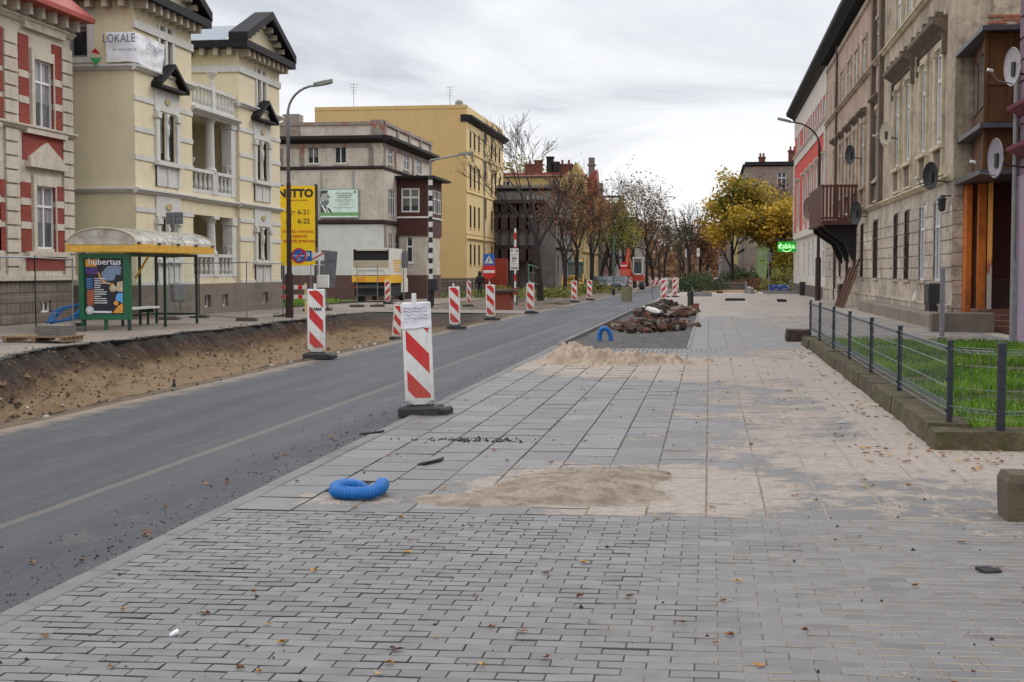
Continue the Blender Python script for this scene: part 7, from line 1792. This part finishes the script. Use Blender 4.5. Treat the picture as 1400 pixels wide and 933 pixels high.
x = Xy(1067, 129); tree('small dark forked tree beside the green house by the shop sign', x, 129, 5.4, 1.1, .15, LDG, 2200, .26, 66, 'small_tree', group='street trees on the right side', fork=.32, upright=.45, bark=BARKD, clump=.5)
x = Xy(1078, 150); tree('thin brown tree behind the yellow tree beside the red tenement', x, 150, 13.5, .9, .18, LR, 1600, .3, 68, group='street trees on the right side', fork=.36, upright=.6, bark=BARKD, clump=.6)
x = Xy(703, 175-30); tree('yellow treetop showing over the roof right of the tall yellow block', Xy(700, 172), 172, 16.5, .8, .25, LDG, 2200, .4, 71, group=GL_, fork=.45, upright=.6, bark=BARKD, clump=.6)
# bushes
def bush(label, x, y, w_, d_, h, mat, n, ls, seed, name='bush', cat='bush', group=None):
    R = random.Random(seed); z = zg(y); t = thing(name, label, cat, (x, y, z), 0, group); b = MB(); c = MB()
    for k in range(14):
        a = R.uniform(0, 6.28); p = (x+R.uniform(-.3, .3)*w_, y+R.uniform(-.3, .3)*d_, z); c.tube([p, (p[0]+math.cos(a)*.2*w_, p[1]+math.sin(a)*.2*d_, z+h*R.uniform(.5, .95))], .02, 4)
    for _ in range(n):
        u, v = R.gauss(0, .33), R.gauss(0, .33); q = u*u+v*v
        if q > .7: continue
        hh = h*(1-q*.9)*(.75+.4*fn(x+u*w_*1.5, y+v*3, 1.1)); zz = z+hh*R.random()**.6
        p = Vector((x+u*w_, y+v*d_, zz)); s = ls*R.uniform(.6, 1.3); a = Vector((R.gauss(0, 1), R.gauss(0, 1), R.gauss(0, .8))).normalized(); e = a.orthogonal().normalized()
        b.tone = min(1, max(0, .5+.4*fn(p.x, p.y+p.z*2, .8)+R.gauss(0, .2))); b.face([p-a*s*.5, p-e*s*.3, p+a*s*.5, p+e*s*.3])
    c.build('stem', BARKD, t); b.build('foliage', mat, t); return t
bush('dark green hedge clump beside the road behind the white sacks', Xy(953, 124), 125, 3.6, 5, 2.1, LE, 3800, .2, 1)
bush('reddish dry hedge along the right footpath below the yellow tree', Xy(1032, 128), 128, 4.6, 2.5, 1.5, LB, 2200, .18, 2)
bush('dense green bush at the foot of the green house', Xy(1068, 124), 124, 2.6, 2, 2.6, LG, 2200, .2, 3)
bush('low green bush at the foot of the large bare tree', Xy(757, 92), 92, 2.6, 2, .9, LG, 800, .18, 4)
bush('green weeds bush along the farther pit behind the small loader', Xy(803, 112), 112, 4.0, 2, 1.1, LG, 1100, .2, 5)
bush('low scrub in front of the orange red garden wall', Xy(692, 96), 96, 3.4, 2, 1.0, LG, 1000, .16, 6)
bush('dark evergreen shrub under the yellow tree', Xy(1010, 150), 150, 3.4, 4, 3.2, LE, 2600, .25, 7)
# far wood closing the street
b = MB(); R = random.Random(9)
for _ in range(9000):
    X, Y = R.uniform(-60, 70), R.uniform(420, 470); hh = 15*(.7+.5*fn(X, Y, .08)); p = Vector((X, Y, zg(Y)+hh*R.random())); s = 1.5*R.uniform(.6, 1.4); a = Vector((R.gauss(0, 1), R.gauss(0, .4), R.gauss(0, 1))).normalized(); e = a.cross(Vector((0, 1, 0))).normalized(); b.tone = R.random(); b.face([p-a*s*.5, p-e*s*.4, p+a*s*.5, p+e*s*.4])
tag(b.build('far_wood', LR), kind='stuff')
# ================================================================ machines, cars, person
ORG2 = plain('excavator_orange', sr(176, 66, 38), .6, .25, 3); CABW = plain('cab_white', sr(206, 210, 208), .4, .06); DKG = pane_mat('cab_glass', (.03, .045, .045), .1, .4)
y = 150; x = Xy(866, y); z = zg(y)
t = thing('excavator', 'orange excavator with a white cab and raised boom at the left road edge', 'excavator', (x, y, z)); t.scale = (1.15, 1.15, 1.15)
for s in (-1, 1):
    b = MB(); b.prism([(-1.5, .15), (-1.3, 0), (1.3, 0), (1.5, .15), (1.5, .5), (1.3, .7), (-1.3, .7), (-1.5, .5)], s*.85-.22, s*.85+.22, lambda p, q, e: (e, p, q)); tk = b.build('track', RUB, t, world=False)
    for k in range(4): w_ = MB(); w_.tube([(s*.85-.24, -1.05+k*.7, .34), (s*.85+.24, -1.05+k*.7, .34)], .24, 10); w_.build('road_wheel', GALV, tk, world=False)
b = MB(); b.bbox(-1.0, 1.0, -1.1, 1.5, .8, 1.35, .1); b.bbox(-1.0, -.1, .2, 1.6, 1.35, 1.8, .12); b.build('body', ORG2, t, world=False)
cx0, cx1 = .0, .95; b = MB()
for px_, py_ in ((cx0, -1.1), (cx1-.1, -1.1), (cx0, .2), (cx1-.1, .2)): b.box(px_, px_+.1, py_, py_+.1, 1.35, 2.9)
b.box(cx0-.05, cx1+.05, -1.15, .35, 2.9, 3.05); b.box(cx0, cx1, -1.1, .3, 1.35, 1.5); cab = b.build('cab', CABW, t, world=False)
b = MB(); b.box(cx0+.04, cx1-.04, -1.06, .26, 1.5, 2.9); b.build('glass', DKG, cab, world=False)
b = MB(); b.tube([(-.3, -1.0, 1.2), (-.42, -2.0, 2.6), (-.35, -2.4, 3.9)], [.24, .26, .16], 6); b.tube([(-.3, -1.0, 1.2), (-.3, -1.8, 1.5)], .12, 6); b.build('boom', ORG2, t, world=False)
b = MB(); b.tube([(-.35, -2.4, 3.9), (-.5, -3.0, 2.2), (-.55, -2.9, 1.7)], [.15, .17, .12], 6); b.build('arm', ORG2, t, world=False)
b = MB(); b.prism([(-2.5, 1.9), (-3.3, 1.9), (-3.5, 1.3), (-3.1, .9), (-2.6, 1.1)], -1.05, -.15, lambda p, q, e: (e, p, q)); b.build('bucket', plain('bucket_red', sr(186, 70, 34), .55, .25), t, world=False)
b = MB(); b.tube([(-.3, -1.4, 1.5), (-.4, -2.1, 2.9)], .07, 6); b.build('hydraulic_ram', GALV, t, world=False)
y = 128; x = Xy(786, y); z = zg(y)
t = thing('backhoe_loader', 'small yellow loader with a teal glazed cab among the trees on the left', 'loader', (x, y, z))
YMC = plain('loader_yellow', sr(166, 128, 40), .5, .25)
for sx in (-.8, .8):
    for yy, r_ in ((-.9, .42), (1.0, .6)):
        b = MB(); b.tube([(sx-.18, yy, r_), (sx+.18, yy, r_)], r_, 14); wh = b.build('wheel', RUB, t, world=False); b = MB(); b.tube([(sx-.19, yy, r_), (sx+.19, yy, r_)], r_*.5, 10); b.build('rim', YMC, wh, world=False)
b = MB(); b.bbox(-.55, .55, -1.6, 1.5, .6, 1.2, .08); b.bbox(-.45, .45, -1.7, -.3, 1.2, 1.55, .1); b.build('body', YMC, t, world=False)
b = MB()
for px_ in (-.65, .55):
    for py_ in (-.2, 1.2): b.box(px_, px_+.1, py_, py_+.1, 1.2, 2.65)
b.box(-.75, .75, -.35, 1.4, 2.65, 2.8); cab = b.build('cab', plain('teal_cab', sr(60, 112, 118), .4), t, world=False); b = MB(); b.box(-.6, .6, -.16, 1.25, 1.25, 2.65); b.build('glass', pane_mat('teal_glass', (.06, .12, .13), .1, .4), cab, world=False)
b = MB(); b.box(.2, .7, -.4, -.3, 2.82, 3.0); b.build('beacon', plain('beacon_cream', sr(236, 220, 160), .4), cab, world=False)
for sx in (-.85, .85): b = MB(); b.tube([(sx, .3, 1.3), (sx*1.1, -1.6, 1.6), (sx*1.15, -2.3, .7)], .11, 6); b.build('loader_arm', YMC, t, world=False)
b = MB(); b.prism([(-2.2, .9), (-2.7, .75), (-2.8, .2), (-2.2, .1)], -1.0, 1.0, lambda p, q, e: (e, p, q)); b.build('bucket', YMC, t, world=False)
def car(label, x, y, yaw, col):
    z = zg(y); t = thing('parked_car', label, 'car', (x, y, z), yaw); P = plain('paint_%d_%d_%d' % col, sr(*col), .25, .05)
    b = MB(); b.prism([(-2.1, .3), (-2.15, .75), (-1.95, .95), (-1.2, 1.02), (-.5, 1.42), (1.1, 1.44), (1.75, 1.05), (2.1, .95), (2.15, .35)], -.85, .85, lambda p, q, e: (e, p, q)); bd = b.build('body', P, t, world=False)
    b = MB(); b.prism([(-1.15, 1.02), (-.52, 1.38), (1.05, 1.4), (1.62, 1.05)], -.86, .86, lambda p, q, e: (e, p, q)); b.prism([(-.72, -1.16), (.72, -1.16), (.62, -.56), (-.62, -.56)], 0, .02, lambda p, q, e: (p, q, 1.045+(q+1.16)*.6+e)); b.build('window', DKG, bd, world=False)
    for sx in (-1, 1):
        for yy in (-1.3, 1.3):
            b = MB(); b.tube([(sx*.7, yy, .31), (sx*.88, yy, .31)], .31, 14); wh = b.build('wheel', RUB, t, world=False); b = MB(); b.tube([(sx*.72, yy, .31), (sx*.89, yy, .31)], .18, 10); b.build('rim', GALV, wh, world=False)
        b = MB(); b.box(sx*.62-.16, sx*.62+.16, -2.17, -2.1, .66, .8); b.build('headlight', WHT2, t, world=False)
    return t
car('white car parked at the corner of the red tenement', Xy(1080, 128), 128, .5, (206, 210, 214)); car('dark grey van-like car left of the excavator', Xy(845, 120), 120, 0, (74, 76, 84)); car('pale car far behind the trees on the left', Xy(832, 135), 135, .3, (190, 192, 196)); car('dark car far behind the trees left of the pale one', Xy(824, 132), 132, .3, (46, 48, 54))
x, y, z = gp(1066, 402); y = 120; x = Xy(1066, y); z = zg(y); t = thing('tarpaulin', 'crumpled blue tarpaulin bundle by the green house', 'tarpaulin', (x, y, z)); b = MB(); rough_block(b, -.9, .8, -.4, .5, -.05, .65, .2, .2); b.build('sheet', plain('tarp_blue', sr(36, 62, 128), .5, .2), t, smooth=True, world=False); b = MB(); b.tube([(-.9, -.42, .3), (.8, -.42, .35)], .02, 5); b.build('rope', WHT2, t, world=False)
# far barriers on the road: small red and white boards
for k, (px, py) in enumerate(((893, 383), (899, 383), (905, 383), (936, 383), (943, 384))):
    y = 150+k*2; x = Xy(px, y); z = zg(y); t = thing('road_barrier', 'tiny red and white barrier board across the far end of the road', 'barrier', (x, y, z), 0, 'barrier boards across the far road')
    b = MB(); b.box(-.28, .28, -.02, .02, .4, 1.0); b.box(-.03, .03, -.01, .015, 0, .4); b.build('board', WHT2, t, world=False); b = MB(); b.prism([(-.25, .42), (-.05, .42), (.2, .98), (.0, .98)], -.03, -.0205, lambda p, q, e: (p, e, q)); b.build('stripe', RED, t, world=False)
# parapet / low wall with dark line closing the footpath, yard
y = 127; t = thing('low_wall', 'low dark wall closing the far end of the sandy footpath', 'wall', (Xy(1000, y), y, zg(y))); b = MB(); b.box(Xy(968, y), Xy(1022, y), y, y+.4, zg(y)-.3, zg(y)+.75); b.build('wall', plaster('far_low_wall', sr(104, 102, 104), .4, .2), t); b = MB(); b.box(Xy(968, y)-.05, Xy(1022, y)+.05, y-.06, y+.46, zg(y)+.75, zg(y)+.85); b.build('coping', CONC, t)
b = MB(); b.face([(Xy(960, 121), 121, zg(121)+.06), (Xy(1035, 121), 121, zg(121)+.06), (Xy(1035, 126.9), 126.9, zg(126)+.2), (Xy(960, 126.9), 126.9, zg(126)+.2)]); tag(b.build('gravel_bank', sand_mat('ochre_gravel', sr(132, 106, 74), sr(170, 140, 102), 1.5)), kind='structure')
y = 121; t = thing('edge_wall', 'low concrete edging wall along the right of the far footpath', 'wall', (Xy(1035, y), y, zg(y))); b = MB(); b.bbox(Xy(1022, y), Xy(1022, y)+.35, y-8, y+18, zg(y)-.2, zg(y)+.5, .03); b.bbox(Xy(1045, 112), XR, 113.6, 114, zg(113)-.2, zg(113)+.25, .03); b.build('wall', CONC, t); b = MB(); b.box(Xy(1016.5, y)-.06, Xy(1016.5, y)+.06, y-8, y-7.9, zg(y), zg(y)+1.1); b.build('post', GALV, t)
# person by the yellow block
y = 92.0; x = Xy(656, y); z = zg(y)
t = thing('person', 'person in dark clothes with a hood walking away by the yellow block', 'person', (x, y, z))
V_ = [(0, 0, .92), (0, 0, 1.12), (0, -.01, 1.38), (0, 0, 1.5), (0, -.0, 1.6), (0, 0, 1.72), (.1, 0, .88), (.11, -.06, .5), (.11, .02, .08), (.11, -.1, .04), (-.1, 0, .88), (-.1, .1, .5), (-.1, .2, .1), (-.1, .08, .05), (.2, 0, 1.4), (.26, .04, 1.12), (.24, -.06, .88), (.24, -.08, .8), (-.2, 0, 1.4), (-.26, .0, 1.12), (-.22, -.1, .9), (-.22, -.12, .82)]
E_ = [(0, 1), (1, 2), (2, 3), (3, 4), (4, 5), (0, 6), (6, 7), (7, 8), (8, 9), (0, 10), (10, 11), (11, 12), (12, 13), (2, 14), (14, 15), (15, 16), (16, 17), (2, 18), (18, 19), (19, 20), (20, 21)]
rad = [.15, .16, .17, .07, .1, .09, .1, .075, .055, .05, .1, .075, .055, .05, .085, .06, .045, .04, .085, .06, .045, .04]
me = bpy.data.meshes.new('body'); me.from_pydata(V_, E_, []); o = bpy.data.objects.new('body', me); COL.objects.link(o)
sk = o.modifiers.new('skin', 'SKIN')
if not me.skin_vertices: me.attributes
for i, sv in enumerate(me.skin_vertices[0].data): sv.radius = (rad[i], rad[i]*.85); sv.use_root = (i == 0)
o.modifiers.new('sub', 'SUBSURF').levels = 2
dg = bpy.context.evaluated_depsgraph_get(); m2 = bpy.data.meshes.new_from_object(o.evaluated_get(dg)); bpy.data.objects.remove(o)
m2.materials.clear()
for m in (plain('dark_coat', sr(34, 36, 46), .85, .2), plain('dark_jeans', sr(40, 44, 58), .85, .2), plain('skin_tone', sr(190, 146, 124), .6)): m2.materials.append(m)
for p in m2.polygons: p.material_index = 1 if p.center.z < .86 and abs(p.center.x) < .2 else (2 if p.center.z < .88 or p.center.z > 1.55 else 0)
o = bpy.data.objects.new('body', m2); COL.objects.link(o); o.parent = t
b = MB(); b.lathe([(.09, 1.5), (.14, 1.56), (.135, 1.7), (.1, 1.8), (.03, 1.83)], (0, .02, 0), 14); b.build('hood', MATS['dark_coat'], t, smooth=True, world=False)
b = MB(); rough_block(b, -.15, .15, -.3, -.12, 1.0, 1.42, .03, .1); b.build('rucksack', plain('rucksack', sr(28, 28, 34), .8), t, smooth=True, world=False)

# ================================================================ litter
DLF = toned('dry_leaf', [(0, sr(84, 48, 30)), (.5, sr(142, 88, 50)), (1, sr(196, 150, 76))], .8, var=.25, vscale=60)
R = random.Random(21)
def leaf(b, x, y, z, s):
    a = R.uniform(0, 6.3); n = 9; c = b.pt((x, y, z+.004)); ring = []
    for k in range(n):
        q = a+2*PI*k/n; r_ = s*(1 if k % 2 else .5)*R.uniform(.7, 1.1); ring.append(b.pt((x+r_*math.cos(q), y+r_*math.sin(q)*.8, z+R.uniform(.001, .02))))
    b.tone = R.random()
    for k in range(n): b.idx((c, ring[k], ring[(k+1) % n]))
b = MB()
for _ in range(230):
    y = 5.2+R.random()**1.6*22; x = R.uniform(-3.2, 2.0 if y > 13 else 3.6)
    if R.random() < .35 and x < 0: x = abs(x)
    leaf(b, x, y, .004, R.uniform(.012, .045))
for _ in range(60): leaf(b, R.uniform(1.3, 3.6), R.uniform(11.5, 13), .006, R.uniform(.02, .045))
for _ in range(60): y = R.uniform(13, 30); leaf(b, 2.0+R.uniform(-.3, .05), y, .006, R.uniform(.02, .05))
for _ in range(30): leaf(b, R.uniform(-3.9, -3.4), R.uniform(5, 16), -.026, R.uniform(.02, .04))
for _ in range(110): y = R.uniform(13.5, 24); leaf(b, R.uniform(2.5, 5), y, .13+R.uniform(0, .06), R.uniform(.025, .05))
tag(b.build('fallen_leaves', DLF), kind='stuff')
CR_ = toned('crumb', [(0, (.012, .011, .011)), (.7, (.03, .028, .026)), (1, (.11, .095, .08))], .9, var=.3)
b = MB()
def crumb(x, y, z, s):
    b.tone = R.random(); ids = [b.pt((x+s*R.uniform(.6, 1.2)*math.cos(k*2.1), y+s*R.uniform(.6, 1.2)*math.sin(k*2.1), z)) for k in range(3)]; tp = b.pt((x, y, z+s*R.uniform(.6, 1.1)))
    for k in range(3): b.idx((ids[k], ids[(k+1) % 3], tp))
for _ in range(1500):
    y = 5+R.random()**1.5*30; x = XK-.14-abs(R.gauss(0, .33)); crumb(x, y, -.031, R.uniform(.004, .014))
for _ in range(900):
    y = 5+R.random()**1.5*22; x = R.uniform(-3.2, 3.4 if y < 13 else 1.9); crumb(x, y, .0, R.uniform(.003, .009) if R.random() < .85 else R.uniform(.009, .018))
for _ in range(130):
    q = R.gauss(0, .22); crumb(-2.3+q*1.3, 12.9+R.gauss(0, .08)+q*.1, .0, R.uniform(.008, .026))
for _ in range(1500):
    y = 14+R.random()*36; x = R.uniform(lip(y)-.5, lip(y)+1.6) if R.random() < .6 else R.uniform(lip(y), XRD-.05); crumb(x, y, zg(y)-.045+trench(x, y), R.uniform(.01, .04))
for _ in range(260):
    y = 14+R.random()*40; crumb(lip(y)-.0+R.gauss(0, .22), y, zg(y)-.05, R.uniform(.02, .06))
tag(b.build('asphalt_crumbs', CR_), kind='stuff')
b = MB()
for _ in range(2600):
    y = 14+R.random()*38; L = lip(y); x = L+abs(R.gauss(.2, 1.3))
    if x > XRD-.3: continue
    crumb(x, y, zg(y)-.05+trench(x, y), R.uniform(.015, .06) if R.random() < .93 else R.uniform(.06, .13))
tag(b.build('earth_clods', toned('clod', [(0, sr(48, 38, 30)), (.5, sr(88, 66, 48)), (1, sr(140, 114, 86))], .95, var=.4)), kind='stuff')
b = MB()
for _ in range(120):
    y = 15+R.random()*34; x = R.uniform(lip(y)+.3, XRD-.2); z = zg(y)-.045+trench(x, y); s = R.uniform(.02, .06); b.tone = R.random()
    ids = [b.pt((x+s*math.cos(k*1.57+.3)*R.uniform(.7, 1.2), y+s*math.sin(k*1.57), z)) for k in range(4)]; tp = [b.pt((x+.6*s*math.cos(k*1.57+.3), y+.6*s*math.sin(k*1.57), z+s*.7)) for k in range(4)]
    for k in range(4): b.idx((ids[k], ids[(k+1) % 4], tp[(k+1) % 4], tp[k]))
    b.idx(tp)
tag(b.build('pit_stones', toned('pale_stone', [(0, sr(120, 112, 100)), (1, sr(206, 202, 194))], .9)), kind='stuff')
# single recognisable bits
def bit(name, label, cat, x, y, poly, h, m, rz=0, z=0.003):
    t = thing(name, label, cat, (x, y, z), rz); b = MB(); b.prism(poly, 0, h, lambda p, q, e: (p, q, e+.01*math.sin(p*60))); b.build('piece', m, t, world=False); return t
x, y, _ = gp(589, 633); bit('bark_strip', 'dark curved strip of bark or wood on the slabs behind the blue pipe', 'wood scrap', x, y, [(-.04, -.18), (.02, -.15), (.05, .1), (.03, .2), (-.01, .18), (-.02, 0)], .02, RUB, -.25)
x, y, _ = gp(509, 593); bit('rubber_strip', 'thin black strip lying on the kerb left of the paper-wrapped board', 'scrap', x, y, [(-.13, -.02), (.0, -.03), (.13, .02), (.1, .05), (-.05, .02)], .02, RUB, .5)
x, y, _ = gp(1351, 782); bit('black_scrap', 'flat black rubber scrap lying on the small pavers at the right', 'scrap', x, y, [(-.07, 0), (-.02, -.035), (.06, -.02), (.075, .01), (.01, .04)], .018, RUB)
x, y, _ = gp(1245, 577); bit('paper_scrap', 'small white paper scrap on the pavement by the stone curb', 'paper', gp(1150, 578)[0], gp(1150, 578)[1], [(-.05, -.02), (.04, -.03), (.05, .03), (-.03, .03)], .01, MATS['crumpled_paper'])
x, y, _ = gp(238, 868); bit('paper_scrap', 'small crumpled white paper on the small pavers near the kerb', 'paper', x, y, [(-.022, -.01), (.02, -.02), (.015, .02), (-.015, .015)], .012, MATS['crumpled_paper'], .5)
x, y, _ = gp(1195, 555); bit('paper_scrap', 'pale food wrapper lying against the mossy stone curb', 'paper', x, y, [(-.07, -.03), (.05, -.05), (.08, .03), (-.04, .05)], .03, plain('wrapper', sr(206, 196, 170), .6))
